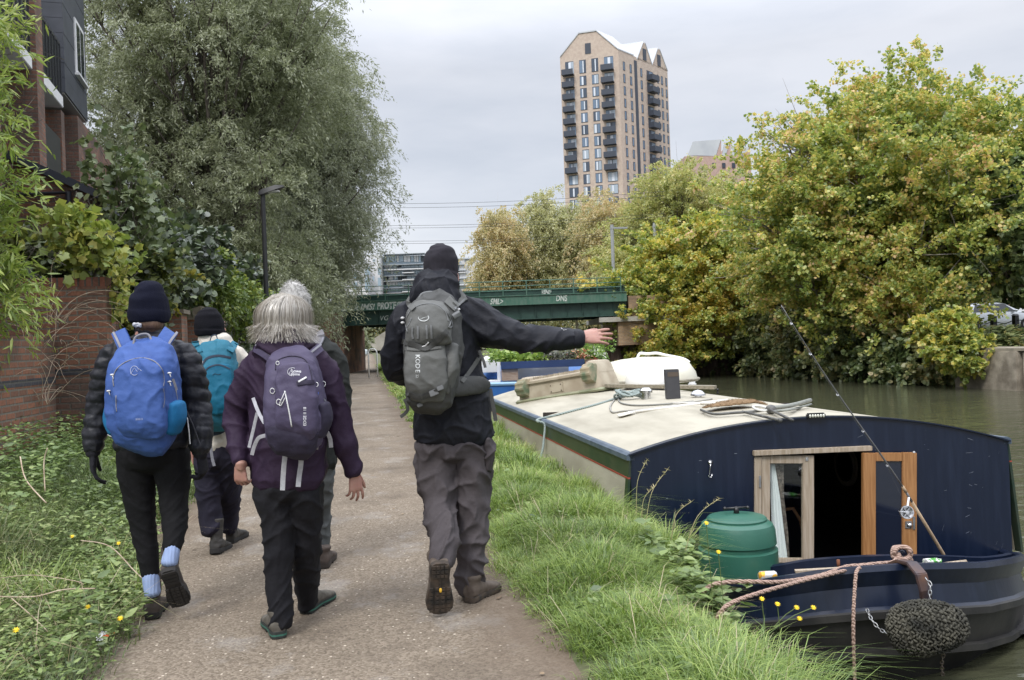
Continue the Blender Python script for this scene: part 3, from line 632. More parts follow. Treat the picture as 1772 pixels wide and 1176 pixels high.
rope([(1552, 962, 5.64), (1546, 972, 5.5), (1520, 975, 5.42), (1490, 978, 5.4), (1462, 981, 5.35), (1425, 994, 5.2), (1380, 1003, 5.15), (1340, 1007, 5.0), (1295, 1006, 4.95), (1260, 1007, 4.95), (1230, 1013, 4.95), (1212, 1030, 4.95)], .013, PINKROPE, 'tan rope leading from the bow stud to the grass bank, upper of the two strands')
rope([(1570, 973, 5.6), (1545, 980, 5.45), (1500, 978, 5.4), (1470, 985, 5.3), (1430, 995, 5.15), (1395, 1003, 5.05), (1340, 1018, 4.85), (1310, 1027, 4.75), (1280, 1037, 4.65), (1255, 1050, 4.6), (1240, 1070, 4.6)], .012, PINKROPE, 'tan rope leading lower from the bow stud down to the bank, lower strand')
rope([(1488, 982, 5.2), (1482, 990, 5.14), (1479, 1020, 5.1), (1477, 1060, 5.06), (1477, 1110, 5.05), (1479, 1180, 5.1)], .011, PINKROPE, 'tan rope hanging straight down the black bow into the grass')
def knot():
 c = P(1560, 960, 5.62); mb = MB()
 for rr, tilt, off, z in ((.062, .9, (0, 0, 0), .01), (.055, .5, (.01, -.02, -.0), -.03), (.058, -.3, (.0, -.015, 0), -.055), (.05, 1.3, (-.012, -.03, 0), .02)):
  M = Matrix.Rotation(tilt, 3, 'X') @ Matrix.Rotation(off[0]*40, 3, 'Y')
  ring = [c + Vector(off) + Vector((0, 0, z)) + M @ Vector((rr*cos(a), rr*sin(a)*.8, .012*sin(3*a))) for a in [2*pi*i/26 for i in range(27)]]
  mb.tube(ring, .0155, 8)
 tag(mb.build('rope_knot', PINKROPE, smooth=True, origin=c), 'pink tan rope knotted in loops around the bow stud of the houseboat', 'rope')
knot()
def chain(px, label, r=.0032, ln=.032, mat=None):
 pts = smooth([P(*q) for q in px], 20); mb = MB(); L_ = 0; nxt = 0; flip = 0
 for i in range(1, len(pts)):
  L_ += (pts[i]-pts[i-1]).length
  if L_ >= nxt:
   t = (pts[i]-pts[i-1]).normalized(); a = t.orthogonal().normalized(); b = t.cross(a)
   if flip: a, b = b, -a
   flip = 1-flip; nxt += ln*.78; ring = []
   for k in range(15):
    th = 2*pi*k/14; ring.append(pts[i] + t*cos(th)*ln*.5 + a*sin(th)*ln*.26)
   mb.tube(ring, r, 6)
 return tag(mb.build('chain', mat or MAT_STEEL, smooth=True, origin=pts[0]), label, 'chain')
chain([(1501, 1056, 5.18), (1508, 1071, 5.13), (1520, 1086, 5.09), (1534, 1096, 5.04)], 'bright steel chain running from the black bow to the left end of the rope fender')
chain([(1604, 1003, 5.06), (1610, 1012, 5.04), (1609, 1030, 5.03), (1610, 1048, 5.02)], 'steel chain hanging from the stem post above the rope fender')
chain([(1634, 1128, 5.0), (1630, 1145, 5.03), (1631, 1168, 5.08)], 'rusty chain dangling beneath the rope fender', mat=M_('rusty_chain', (.10, .07, .055), (.2, .17, .14), ns=30, rough=.7, metal=.5))
def fender():
 # a knotted rope bow fender: a bean-shaped core covered by rope stitches
 path = smooth([P(1551, 1094, 5.0), P(1580, 1089, 4.93), P(1615, 1083, 4.93), P(1655, 1083, 5.06)], 10); n = len(path)
 def rad(f): return .133*(max(0.02, 1-(2*f-1)**4))**.5*(1+.10*sin(f*3+.6))
 core = MB(); core.tube(path, [rad(i/(n-1))*.9 for i in range(n)], 20)
 c = P(1602, 1090, 4.98)
 r = empty('rope_fender', c, label='bulky dark knotted rope fender hanging across the bow of the houseboat', cat='fender')
 dk = M_('tarred_rope', (.018, .018, .014), (.085, .08, .06), ns=8, rough=.95, det=8)
 core.build('core', dk, r, smooth=True); mb = MB(); rnd = random.Random(4); k = 0
 for i in range(1, 46):
  f = i/46; x = f*(n-1); j = int(x); p = path[j].lerp(path[min(j+1, n-1)], x-j); t = (path[min(j+1, n-1)]-path[max(j-1, 0)]).normalized(); a = t.orthogonal().normalized(); b = t.cross(a)
  R_ = rad(f); m = max(4, int(2*pi*R_/.024))
  for q in range(m):
   th = 2*pi*(q+.5*(i % 2)+rnd.uniform(-.15, .15))/m; nn_ = a*cos(th)+b*sin(th); tg = t.cross(nn_)
   cc = p+nn_*R_*(.97+rnd.uniform(-.05, .05)); dirn = (t*(1 if (q+i) % 2 else -.8)+tg).normalized()
   l = .013; mb.tube([cc-dirn*l-nn_*.006, cc-dirn*l*.4+nn_*.005, cc+dirn*l*.4+nn_*.005, cc+dirn*l-nn_*.006], [.003, .0068, .0068, .003], 5)
 mb.build('rope_stitches', dk, r, smooth=True)
 mb = MB(); mb.tube([P(1588, 1121, 4.84), P(1584, 1127, 4.83), P(1580, 1130, 4.84), P(1581, 1124, 4.84), P(1586, 1120, 4.85)], .003, 6); mb.build('shackle', MAT_STEEL, r, smooth=True)
fender()
# ---------------------------------------------------------------- things on the boat
def water_butt():
 c = P(1276, 930, 6.3); c.z = -.77
 r = empty('compost_bin', c, label='green plastic lidded bin with black bar handle standing on the bow deck', cat='bin')
 g = M_('green_plastic', (.022, .10, .07), (.035, .13, .09), ns=3, rough=.38, bump=.1, bs=40)
 s = 1.0; zt = P(1276, 900, 6.3).z + .77
 mb = MB(); mb.lathe([(.0, 0), (.285, 0), (.285, .28), (.282, zt-.20), (.262, zt-.19), (.262, zt-.165), (.275, zt-.155), (.268, zt-.06), (.252, zt-.02), (.225, zt+.0), (.205, zt+.008)], (0, 0, 0), 48); mb.build('barrel', g, r, local=True, smooth='auto')
 mb = MB(); mb.lathe([(.0, zt+.001), (.212, zt+.002), (.213, zt+.018), (.2, zt+.03), (.1, zt+.048), (.02, zt+.052), (.0, zt+.052)], (0, 0, 0), 48); l = mb.build('lid', g, r, local=True, smooth='auto')
 k = M_('black_handle_plastic', (.012, .012, .013), rough=.35); mb = MB(); a = Vector((.98, -.12, 0)); h = zt+.088
 mb.tube([(-.082*a.x, .082*.12, h), (.082*a.x, -.082*.12, h+.004)], .0085, 10); mb.tube([(0, 0, zt+.045), (0, 0, h+.012)], [.022, .014], 10)
 for s_ in (-1, 1): mb.sphere((s_*.085*a.x, -s_*.085*.12, h), .014)
 mb.build('handle', k, l, local=True, smooth=True)
water_butt()
def fishing_rod():
 a = P(1634, 961, 6.35); b = P(1578, 868, 6.15); tip = P(1352, 528, 5.35); r = empty('fishing_rod', a, label='fishing rod with shiny reel leaning across the open cabin door', cat='fishing rod')
 t = (b-a).normalized(); l1 = (b-a).length; cork = M_('cork_grip', (.48, .36, .24), (.38, .27, .17), ns=30, rough=.85)
 mb = MB(); mb.tube([a, a+t*.02, a+t*l1*.5, a+t*(l1-.0)], [.010, .012, .0115, .0105], 12); mb.tube([a+t*(l1+.10), a+t*(l1+.16)], [.011, .009], 12); mb.build('grip', cork, r, smooth=True)
 mb = MB(); mb.tube([b, b+t*.10], .0085, 10); e = b+t*.16; pts = [e.lerp(tip, i/14) + Vector((0, 0, -.05*sin(pi*i/14)*(i/14))) for i in range(15)]
 mb.tube(pts, [.0066*(1-i/14*.6) for i in range(15)], 8); mb.build('blank', M_('grey_carbon', (.22, .22, .23), rough=.25, metal=.4), r, smooth=True)
 mb = MB()
 for i in (2, 5, 8, 11, 13):
  q = pts[i]+Vector((0, 0, -.012)); M = Matrix.Rotation(1.1, 3, 'X').to_4x4(); mb.lathe([(.006, -.001), (.009, -.001), (.009, .001), (.006, .001), (.006, -.001)], q, 12, M); mb.tube([pts[i], q], .0012, 5)
 mb.tube([P(1572, 884, 6.08)]+[p+Vector((0, 0, -.02)) for p in pts[2::3]]+[tip], .0006, 4); mb.build('line_guides', MAT_CHROME, r, smooth=True)
 c = P(1569, 886, 6.05); view = (Vector((0, 0, EYE))-c).normalized(); q = view.to_track_quat('Z', 'Y').to_matrix() @ Matrix.Rotation(.35, 3, 'Y'); M = q.to_4x4(); mb = MB()
 mb.lathe([(.034, -.014), (.046, -.014), (.046, .012), (.041, .012), (.041, -.008), (.034, -.008), (.034, -.014)], c, 28, M); mb.lathe([(0, -.014), (.012, -.014), (.012, .014), (0, .014)], c, 14, M)
 for k in range(6):
  th = k*pi/3; d1 = q @ Vector((cos(th), sin(th), 0)); mb.tube([c+d1*.01, c+d1*.043], .0035, 6)
 mb.lathe([(.0, -.03), (.040, -.03), (.040, -.014), (.0, -.014)], c, 28, M)
 mb.tube([c+q @ Vector((0, 0, .014)), c+q @ Vector((-.05, -.0, .02)), c+q @ Vector((-.068, .006, .03))], .0028, 6); mb.tube([c-view*.02, b+t*.05], .008, 8); mb.build('reel', MAT_CHROME, r, smooth='auto')
 mb = MB(); mb.tube([P(1574, 905, 6.05), P(1573, 912, 6.05)], .016, 10); mb.build('reel_drag', MAT_CHROME, r, smooth=True)
fishing_rod()
def roof_at(px, py, off=.0):
 """point on the cabin roof under a pixel"""
 lo, hi = 3.0, 30.0
 for _ in range(50):
  d = (lo+hi)/2; p = P(px, py, d); u = (p-C0).x/RV.x
  zz = crown(max(0, min(W, u)))+.018+off
  if p.z > zz: lo = d
  else: hi = d
 return P(px, py, (lo+hi)/2)
def roof_items():
 # upturned toy cart --------------------------------------------------
 c = roof_at(970, 690); r = empty('upturned_cart', c, label='dirty beige plastic toy cart lying upside down on the cabin roof edge', cat='toy cart')
 pl = M_('dirty_beige_plastic', (.30, .25, .18), (.42, .37, .28), ns=5, rough=.65, bump=.2, bs=20, det=8); D = c.y*.986+c.x*.168
 # own frame: x along the cart (towards far right), y depth, z up ; corners found on the roof
 A = roof_at(893, 699); Bq = roof_at(1040, 676, .02); ax = (Bq-A); L_ = ax.length; ax.normalize(); up = Vector((0, 0, 1)); ay = up.cross(ax).normalized(); up = ax.cross(ay)
 M = Matrix((ax, ay, up)).transposed().to_4x4(); M.translation = A
 def rr(x0, x1, y0, y1, z, rad=.07, n=4):
  o = []
  for (cx, cy, a0) in ((x1-rad, y1-rad, 0), (x0+rad, y1-rad, pi/2), (x0+rad, y0+rad, pi), (x1-rad, y0+rad, 3*pi/2)):
   for k in range(n+1): a = a0+pi/2*k/n; o.append(M @ Vector((cx+rad*cos(a), cy+rad*sin(a), z)))
  return o
 mb = MB(); mb.loft([rr(-.02, L_+.02, -.02, .6, 0, .09), rr(-.03, L_+.03, -.03, .61, .025, .09), rr(-.0, L_, 0, .58, .05, .08)]); mb.build('rim', M_('greenish_rim_plastic', (.17, .19, .11), (.28, .28, .18), ns=6, rough=.6), r, smooth='auto')
 mb = MB(); mb.loft([rr(.02, L_-.02, .02, .56, .04), rr(.03, L_-.03, .03, .55, .12), rr(.06, L_-.07, .06, .52, .29, .06), rr(.08, L_-.10, .08, .50, .31, .05)])
 # the raised wheel-arch humps at either end
 mb.loft([rr(.05, .27, .05, .53, .28, .06), rr(.06, .25, .06, .52, .34, .06), rr(.09, .22, .09, .49, .365, .05)])
 mb.loft([rr(L_-.33, L_-.06, .05, .53, .26, .07), rr(L_-.30, L_-.08, .06, .52, .36, .07), rr(L_-.26, L_-.11, .08, .50, .42, .06), rr(L_-.22, L_-.14, .12, .44, .435, .03)])
 mb.build('body', pl, r, smooth='auto')
 mb = MB()
 for k in range(9): x = .30+k*(L_-.68)/9; mb.box((x, .1, .305), (x+.018, .48, .345), M)
 mb.box((.24, .015, .255), (L_-.2, .05, .285), M); mb.build('rib', pl, r)
 mb = MB(); mb.box((L_*.42, .012, .075), (L_*.42+.24, .05, .20), M); mb.build('label_plate', pl, r, bevel=.006)
 mb = MB()
 for k in range(4): mb.sphere(M @ Vector((L_*.42+.03+(k % 2)*.18, .01, .095+(k//2)*.085)), .009)
 mb.build('screw_heads', M_('dark_rust', (.05, .03, .02)), r)
 mb = MB(); mb.tube([M @ Vector(q) for q in ((L_*.30, .30, .32), (L_*.52, .34, .34), (L_-.34, .30, .35), (L_-.30, .28, .40), (L_-.22, .25, .45), (L_-.12, .2, .445))], .005, 6); mb.build('cord', M_('red_cord', (.25, .03, .02)), r, smooth=True)
 tyre = M_('faded_tyre_plastic', (.10, .14, .08), (.34, .27, .18), ns=7, rough=.7)
 for x in (.17, L_-.16):
  z0 = .25 if x < .5 else .30
  rings = []; mbw = MB(); n = 36
  for (rad, xx) in ((.0, -.085), (.07, -.085), (.125, -.08), (.13, -.065), (.13, .065), (.125, .08), (.07, .085), (0, .085)):
   rings.append([M @ Vector((x+xx, .035+rad*cos(2*pi*k/n)*(1.05 if (k//2) % 2 and rad > .1 else .96), z0-.04+rad*sin(2*pi*k/n)*(1.05 if (k//2) % 2 and rad > .1 else .96))) for k in range(n)])
  mbw.loft(rings); mbw.build('wheel', tyre, r)
 # upturned dinghy ----------------------------------------------------
 D = 12.9; c = P(1125, 668, D); r = empty('upturned_dinghy', c, label='cream fibreglass dinghy lying upside down on the far end of the cabin roof', cat='dinghy')
 # keel line runs roughly across the view
 X = Vector((cos(YAW), sin(YAW), 0)); Y = Vector((-X.y, X.x, 0)); base = P(1125, 676, D); base.z = crown(1.7)+.05
 def sec(f, hw, h, z0=0, k=14):
  out = []
  for i in range(k+1):
   a = pi*i/k; cx = cos(a); sy = sin(a)
   out.append(base + X*f + Y*(hw*(abs(cx)**.6)*(1 if cx > 0 else -1)) + Vector((0, 0, z0+h*(sy**.75))))
  return out
 mb = MB(); S = [(-.69, .34, .04), (-.67, .36, .15), (-.60, .42, .31), (-.4, .5, .35), (-.1, .54, .38), (.2, .54, .37), (.42, .48, .34), (.56, .36, .29), (.66, .2, .16), (.70, .1, .03)]
 mb.loft([sec(*s) for s in S], False, False); hull = mb.build('hull', M_('cream_gelcoat', (.70, .68, .58), (.6, .57, .47), ns=3, rough=.35), r, smooth=True)
 mb = MB(); mb.tube(smooth([base+X*x+Vector((0, 0, z)) for x, z in ((-.17, .36), (-.13, .43), (-.02, .42), (.12, .425), (.25, .39), (.5, .33), (.6, .27))], 5), .022, 8); mb.build('keel', M_('white_gelcoat', (.74, .74, .70), rough=.3), r, smooth=True)
 mb = MB(); mb.tube(smooth([base+X*x+Y*y+Vector((0, 0, .03)) for x, y in ((-.70, .3), (-.71, -.3), (-.5, -.50), (0, -.57), (.4, -.52), (.66, -.22), (.72, 0), (.66, .22), (.4, .52), (0, .57), (-.5, .5), (-.70, .3))], 5), .02, 6); mb.build('gunwale', M_('grimy_gunwale', (.2, .18, .14), (.3, .28, .22), ns=9), r, smooth=True)
 # white dome shape in front of the dinghy (a fibreglass hatch cover)
 c = roof_at(1128, 673); r2 = empty('roof_hatch_dome', c, label='smooth white dome hatch cover standing in front of the upturned dinghy', cat='dome'); mb = MB(); s = 1500/12.2
 mb.lathe([(.0, 0), (.30, .0), (.31, .05), (.305, .13), (.28, .21), (.22, .28), (.13, .32), (.0, .335)], c+Vector((0, .15, .01)), 36); mb.build('dome', M_('white_gelcoat_dome', (.80, .80, .78), rough=.3), r2, smooth='auto')
 mb = MB(); mb.lathe([(.29, -.01), (.335, -.01), (.335, .02), (.29, .02), (.29, -.01)], c+Vector((0, .15, .01)), 36); mb.build('flange', M_('white_gelcoat_flange', (.74, .74, .72), rough=.3), r2, smooth='auto')
 # plank under the dinghy
 a = P(1052, 672, 12.0); mb = MB(); c1 = roof_at(1050, 676); c2 = roof_at(1237, 674)
 a = c1+Vector((0, 0, .05)); b = P(1238, 673, 11.2); mb.strip([a, b], .2, Vector((0, 0, 1)), .045); tag(mb.build('plank', M_('old_grey_plank', (.16, .14, .10), (.27, .24, .18), ns=7, stretch=(2, 8, 8), rough=.9), origin=a, bevel=.004), 'grey weathered plank sticking out beneath the upturned dinghy', 'plank')
 # dark flue box
 c = roof_at(1166, 690); mb = MB(); w = .078; h = .33
 mb.hexa([c-X*w-Y*.0, c+X*w-Y*.0, c+X*w+Y*.1, c-X*w+Y*.1], [c-X*(w+.008)+Vector((0, 0, h)), c+X*(w-.01)+Vector((0, 0, h)), c+X*(w-.01)+Y*.1+Vector((0, 0, h)), c-X*(w+.008)+Y*.1+Vector((0, 0, h))])
 r = empty('roof_vent_box', c, label='tall dark grey upright box on the roof in front of the white dome', cat='vent'); mb.build('casing', M_('slate_grey_paint', (.035, .036, .042), (.05, .05, .055), ns=6, rough=.55), r, bevel=.004)
 mb = MB(); mb.box((-.06, -.004, h-.08), (.06, .0, h-.03));
 for i, v in enumerate(mb.v): mb.v[i] = tuple(c + X*v[0] + Y*v[1] + Vector((0, 0, v[2])))
 mb.build('plate', M_('brown_plate', (.08, .06, .045)), r)
 # mushroom vents
 for px, py, rad, lab in ((1118, 690, .075, 'chrome mushroom vent left of the dark box, beside the coiled rope'), (1208, 687, .085, 'low chrome mushroom vent right of the dark box'), (1198, 666, .06, 'white cylinder vent at the foot of the upturned dinghy')):
  c = roof_at(px, py); mb = MB(); h = .11 if rad > .065 else .10
  if rad > .08: prof = [(0, 0), (.04, 0), (.04, .02), (rad, .02), (rad*.97, .04), (rad*.6, .072), (0, .085)]
  elif rad > .065: prof = [(0, 0), (.055, 0), (.055, .07), (rad, .075), (rad, .10), (rad*.6, .13), (0, .135)]
  else: prof = [(0, 0), (rad+.02, 0), (rad+.02, .03), (rad, .03), (rad, .1), (rad*.9, .11), (0, .11)]
  mb.lathe(prof, c, 24); tag(mb.build('roof_vent', MAT_CHROME if rad > .065 else M_('white_plastic', (.7, .7, .68), rough=.4), smooth='auto', origin=c), lab, 'vent')
 # small antenna knob at the far edge
 c = roof_at(1242, 681); mb = MB(); mb.lathe([(0, 0), (.025, 0), (.012, .02), (.01, .05), (.022, .06), (.015, .08), (0, .085)], c, 14); tag(mb.build('roof_fitting', M_('black_knob', (.015, .015, .017), rough=.3), smooth=True, origin=c), 'small black knob fitting on the far edge of the cabin roof', 'fitting')
 # coiled grey rope and its tail over the side
 pts = []; rnd = random.Random(2)
 cc = roof_at(1092, 688)
 for i in range(110):
  th = i*.33; pts.append(cc + Vector((.17*cos(th)*(1+.25*sin(i*.37)), .22*sin(th)*(1+.2*cos(i*.21)), .02+.035*(1+sin(i*.9))*.8 + .02*sin(i*.23))))
 mb = MB(); mb.tube(pts, .0135, 7); tag(mb.build('rope_coil', GREYROPE, smooth=True, origin=cc), 'pale blue grey rope heaped in a coil beside the dark box on the roof', 'rope')
 tail = [cc+Vector((-.1, 0, .04))] + [roof_at(x, y, .012) for x, y in ((1060, 691), (1030, 700), (1000, 708), (970, 716), (945, 722), (936, 724), (929, 728))] + [B(-.035, 4.0, .36), B(-.07, 3.9, .20), B(-.12, 3.85, .02), B(-.16, 3.7, -.1)]
 fx = tail[-5]; tail[-4] = Vector((B(-.035, 0, 0).x, fx.y-.02, .40)); tail[-3] = Vector((B(-.06, 0, 0).x, fx.y-.08, .25)); tail[-2] = Vector((B(-.1, 0, 0).x, fx.y-.14, .1)); tail[-1] = Vector((B(-.2, 0, 0).x, fx.y-.2, -.12))
 mb = MB(); mb.tube(smooth(tail, 6), .014, 8); tag(mb.build('mooring_rope', GREYROPE, smooth=True, origin=tail[0]), 'grey green rope trailing over the roof and down the cream cabin side', 'rope')
 # black cables looping on the roof
 for k, (pp, lab) in enumerate(((((1063, 692), (1056, 703), (1060, 713), (1078, 711), (1120, 708), (1170, 700), (1232, 690)), 'pale cable looped on the roof with its tail running toward the box'), (((1070, 690), (1075, 697), (1100, 701), (1150, 699), (1200, 694)), 'darker cable lying behind the pale cable on the roof'))):
  mb = MB(); q = smooth([roof_at(x, y, .01) for x, y in pp], 6); mb.tube(q, .010, 7); tag(mb.build('roof_cable', M_('grey_cable_%d' % k, (.22, .22, .2) if k else (.30, .29, .26), rough=.6), smooth=True, origin=q[0]), lab, 'cable')
 # white oar with flat blade
 a = roof_at(1100, 712, .02); b = roof_at(1260, 692, .03); r = empty('oar', a, label='white oar lying on the cabin roof with its blade toward the bank', cat='oar'); wm = M_('white_oar_paint', (.72, .70, .64), rough=.5)
 mb = MB(); mb.tube([a, b], .015, 10); mb.build('shaft', wm, r, smooth=True); d = (a-b).normalized(); mb = MB(); e = roof_at(1070, 720, .015); mb.strip([a, a.lerp(e, .3), a.lerp(e, .8), e], [.03, .15, .17, .14], Vector((0, 0, 1)), .012); mb.build('blade', wm, r, bevel=.003)
 a = roof_at(1165, 697, .02); b = roof_at(1300, 698, .02); mb = MB(); mb.tube([a, b], .011, 8); tag(mb.build('boat_pole', wm, smooth=True, origin=a), 'thin white pole lying behind the oar on the roof', 'pole')
 # landing net: brown netting, dark frame, spread handles
 r = empty('landing_net', roof_at(1270, 708), label='brown landing net with dark handles lying at the front of the roof', cat='fishing net'); rnd = random.Random(9); mb = MB()
 ctr = [roof_at(x, y, .02) for x, y in ((1216, 710), (1240, 706), (1270, 702), (1300, 700), (1322, 704))]; hw = (.015, .075, .11, .10, .05)
 rings = []
 cs = smooth(ctr, 8); n = len(cs)
 for i, p in enumerate(cs):
  f = i/(n-1)*4; j = min(3, int(f)); w = hw[j]+(hw[j+1]-hw[j])*(f-j); rings.append([p+Vector((0, 1, 0))*w*1.6*cos(a)+Vector((0, 0, .02+.03*max(0, sin(a))*(w/.1)+.008*rnd.random())) for a in [2*pi*k/10 for k in range(10)]])
 mb.loft(rings); nm = M_('brown_netting', (.14, .085, .04), (.26, .17, .09), ns=60, rough=1, bump=1, bs=90, det=3); mb.build('netting', nm, r, smooth=True)
 mb = MB()
 for k in range(500):
  i = rnd.randrange(1, n-1); p = rnd.choice(rings[i]); d = Vector((rnd.uniform(-1, 1), rnd.uniform(-1, 1), rnd.uniform(0, .7))).normalized()*.028; sd = d.cross(Vector((.3, .5, .8))).normalized()*.002; mb.add([p-sd, p+sd, p+d], [(0, 1, 2)])
 tag(mb.build('frayed_threads', nm, r), kind='stuff')
 dk = M_('dark_net_frame', (.05, .05, .048), (.12, .12, .11), ns=12, rough=.5)
 mb = MB(); fr = [roof_at(x, y, .03) for x, y in ((1213, 709), (1235, 716), (1270, 714), (1300, 712), (1330, 709))]; mb.tube(smooth(fr, 6), .012, 8); mb.build('frame', dk, r, smooth=True)
 mb = MB(); mb.tube([roof_at(1285, 712, .03), roof_at(1350, 727, .03)], .012, 8); mb.sphere(roof_at(1350, 727, .03), .018); mb.build('handle', dk, r, smooth=True)
 mb = MB(); mb.tube([roof_at(1333, 709, .04), roof_at(1372, 727, .03)], .012, 8); mb.build('handle', dk, r, smooth=True)
 mb = MB(); mb.tube(smooth([roof_at(1333, 706, .05), roof_at(1370, 701, .06), P(1402, 692, 8.3)], 6), .02, 8); mb.tube(smooth([roof_at(1335, 712, .03), roof_at(1375, 707, .03), roof_at(1404, 699, .05)], 6), .012, 8); mb.build('pole', M_('grey_net_pole', (.16, .17, .15), (.25, .26, .23), ns=12, rough=.5), r, smooth=True)
 c = roof_at(1316, 706, .05); mb = MB(); ring = [c+Vector((.055*cos(a), .085*sin(a), .015*sin(a))) for a in [2*pi*k/20 for k in range(21)]]; mb.tube(ring, .010, 7); mb.build('ring', M_('white_ring', (.6, .6, .56), rough=.5), r, smooth=True)
 c = roof_at(1334, 708, .04); mb = MB(); mb.sphere(c, .045, 14, 10, (1, 1.2, .9)); mb.build('hub', dk, r, smooth=True)
roof_items()
def deck_litter():
 for (px, py, d, col, col2, lab, ang) in ((1328, 996, 5.9, (.75, .42, .05), (.6, .6, .6), 'orange and silver drinks can lying on its side at the left of the bow', .12), (1612, 974, 5.72, (.08, .35, .05), (.75, .75, .72), 'crumpled green and white can by the knotted rope', -.1)):
  c = P(px, py, d); X = Vector((cos(ang), -sin(ang), 0)); M = X.to_track_quat('Z', 'Y').to_matrix().to_4x4(); r = empty('drinks_can', c, label=lab, cat='can')
  mb = MB(); mb.lathe([(0, -.062), (.02, -.062), (.026, -.056), (.033, -.048), (.033, .048), (.027, .058), (.022, .06), (0, .058)], c, 20, M)
  if 'crumpled' in lab:
   for i, v in enumerate(mb.v): q = Vector(v); mb.v[i] = tuple(q+Vector((noise.noise(q*45), noise.noise(q*45+Vector((5, 5, 5))), noise.noise(q*45+Vector((9, 9, 9)))))*.02)
  mb.build('can_body', M_('can_print', col, col2, ns=22, rough=.3, metal=.4, det=1, lo=.48, hi=.52), r, smooth='auto'); mb = MB(); mb.lathe([(0, .058), (.022, .058), (.024, .061), (0, .0605)], c, 20, M); mb.build('can_lid', MAT_CHROME, r)
 a, b = P(1645, 976, 5.7), P(1672, 972, 5.72); mb = MB(); mb.tube([P(1625, 977, 5.7), b], [.012, .015], 10); tag(mb.build('wooden_stick', MAT_OLDWOOD, smooth=True, origin=a), 'pale round stick lying on the bow beside the crumpled can', 'stick')
 mb = MB(); mb.strip([P(1376, 990, 5.75), P(1470, 985, 5.7)], .04, Vector((0, 0, 1)), .015); tag(mb.build('wooden_batten', MAT_OLDWOOD, origin=P(1376, 990, 5.75)), 'thin grey batten lying along the left part of the bow deck', 'batten')
 mb = MB(); mb.tube([P(1451, 982, 5.8), P(1450.5, 968, 5.8)], .011, 10); tag(mb.build('rusty_pin', M_('rust', (.2, .07, .03), (.1, .04, .02), ns=20, rough=.9), smooth=True, origin=P(1451, 982, 5.8)), 'short rusty pin sticking up from the bow', 'pin')
deck_litter()
# ---------------------------------------------------------------- foliage built leaf by leaf
def nrm(a): return a/np.maximum(np.linalg.norm(a, axis=-1, keepdims=True), 1e-9)
TPL = {
 'dia': (np.array([(0, 0, 0), (.5, .45, .04), (0, 1, 0), (-.5, .45, .04)]), [[(0, 1, 2, 3)]]),
 'lance': (np.array([(0, 0, 0), (.5, .3, .0), (.38, .65, -.02), (0, 1, -.08), (-.38, .65, -.02), (-.5, .3, .0)]), [[(0, 1, 2, 3), (0, 3, 4, 5)]]),
 'round': (np.array([(0, 0, 0), (.4, .12, .03), (.52, .5, .0), (.3, .85, -.05), (0, 1, -.1), (-.3, .85, -.05), (-.52, .5, .0), (-.4, .12, .03)]), [[(0, 1, 2, 3), (0, 3, 4, 5), (0, 5, 6, 7)]]),
 'maple': (np.array([(0, 0, 0), (.40, .04, .0), (.38, .28, .02), (.56, .52, -.04), (.31, .66, .02), (0, 1, -.1), (-.31, .66, .02), (-.56, .52, -.04), (-.38, .28, .02), (-.40, .04, 0)]), [[(0, 1, 2), (0, 2, 4), (2, 3, 4), (0, 4, 6), (4, 5, 6), (0, 6, 8), (6, 7, 8), (0, 8, 9)]]),
}
def leaf_mesh(name, Pp, D, Nn, L, Wd, tpl='dia'):
 T, Fs = TPL[tpl]; k = len(T); n = len(Pp); D = nrm(D); S = nrm(np.cross(D, Nn)); U = np.cross(S, D)
 L = np.broadcast_to(L, (n,))[:, None, None]; Wd = np.broadcast_to(Wd, (n,))[:, None, None]
 V = Pp[:, None, :] + S[:, None, :]*T[None, :, 0:1]*Wd + D[:, None, :]*T[None, :, 1:2]*L + U[:, None, :]*T[None, :, 2:3]*L
 F = [(np.arange(n)[:, None, None]*k + np.array(f)[None]).reshape(-1, len(f[0])) for f in Fs]
 return npmesh(name, V.reshape(-1, 3), F)
def rnd3(n): return RNG.normal(size=(n, 3))
BARK = M_('grey_bark', (.06, .05, .04), (.14, .12, .10), ns=6, rough=.95, stretch=(3, 3, .6), bump=.8, bs=14, bdist=.03)
BIRCHB = M_('pale_birch_bark', (.40, .37, .32), (.14, .11, .09), ns=7, rough=.9, stretch=(.8, .8, 4), lo=.5, hi=.7)
def crown_pts(blobs, n, shell=.45):
 w = np.array([b[1][0]*b[1][1]*b[1][2] for b in blobs])**.75; w /= w.sum(); idx = RNG.choice(len(blobs), n, p=w)
 C = np.array([b[0] for b in blobs]); Rr = np.array([b[1] for b in blobs]); dr = nrm(rnd3(n)); r = (shell + (1-shell)*RNG.random(n)**.6)
 return C[idx] + dr*Rr[idx]*r[:, None], dr, idx
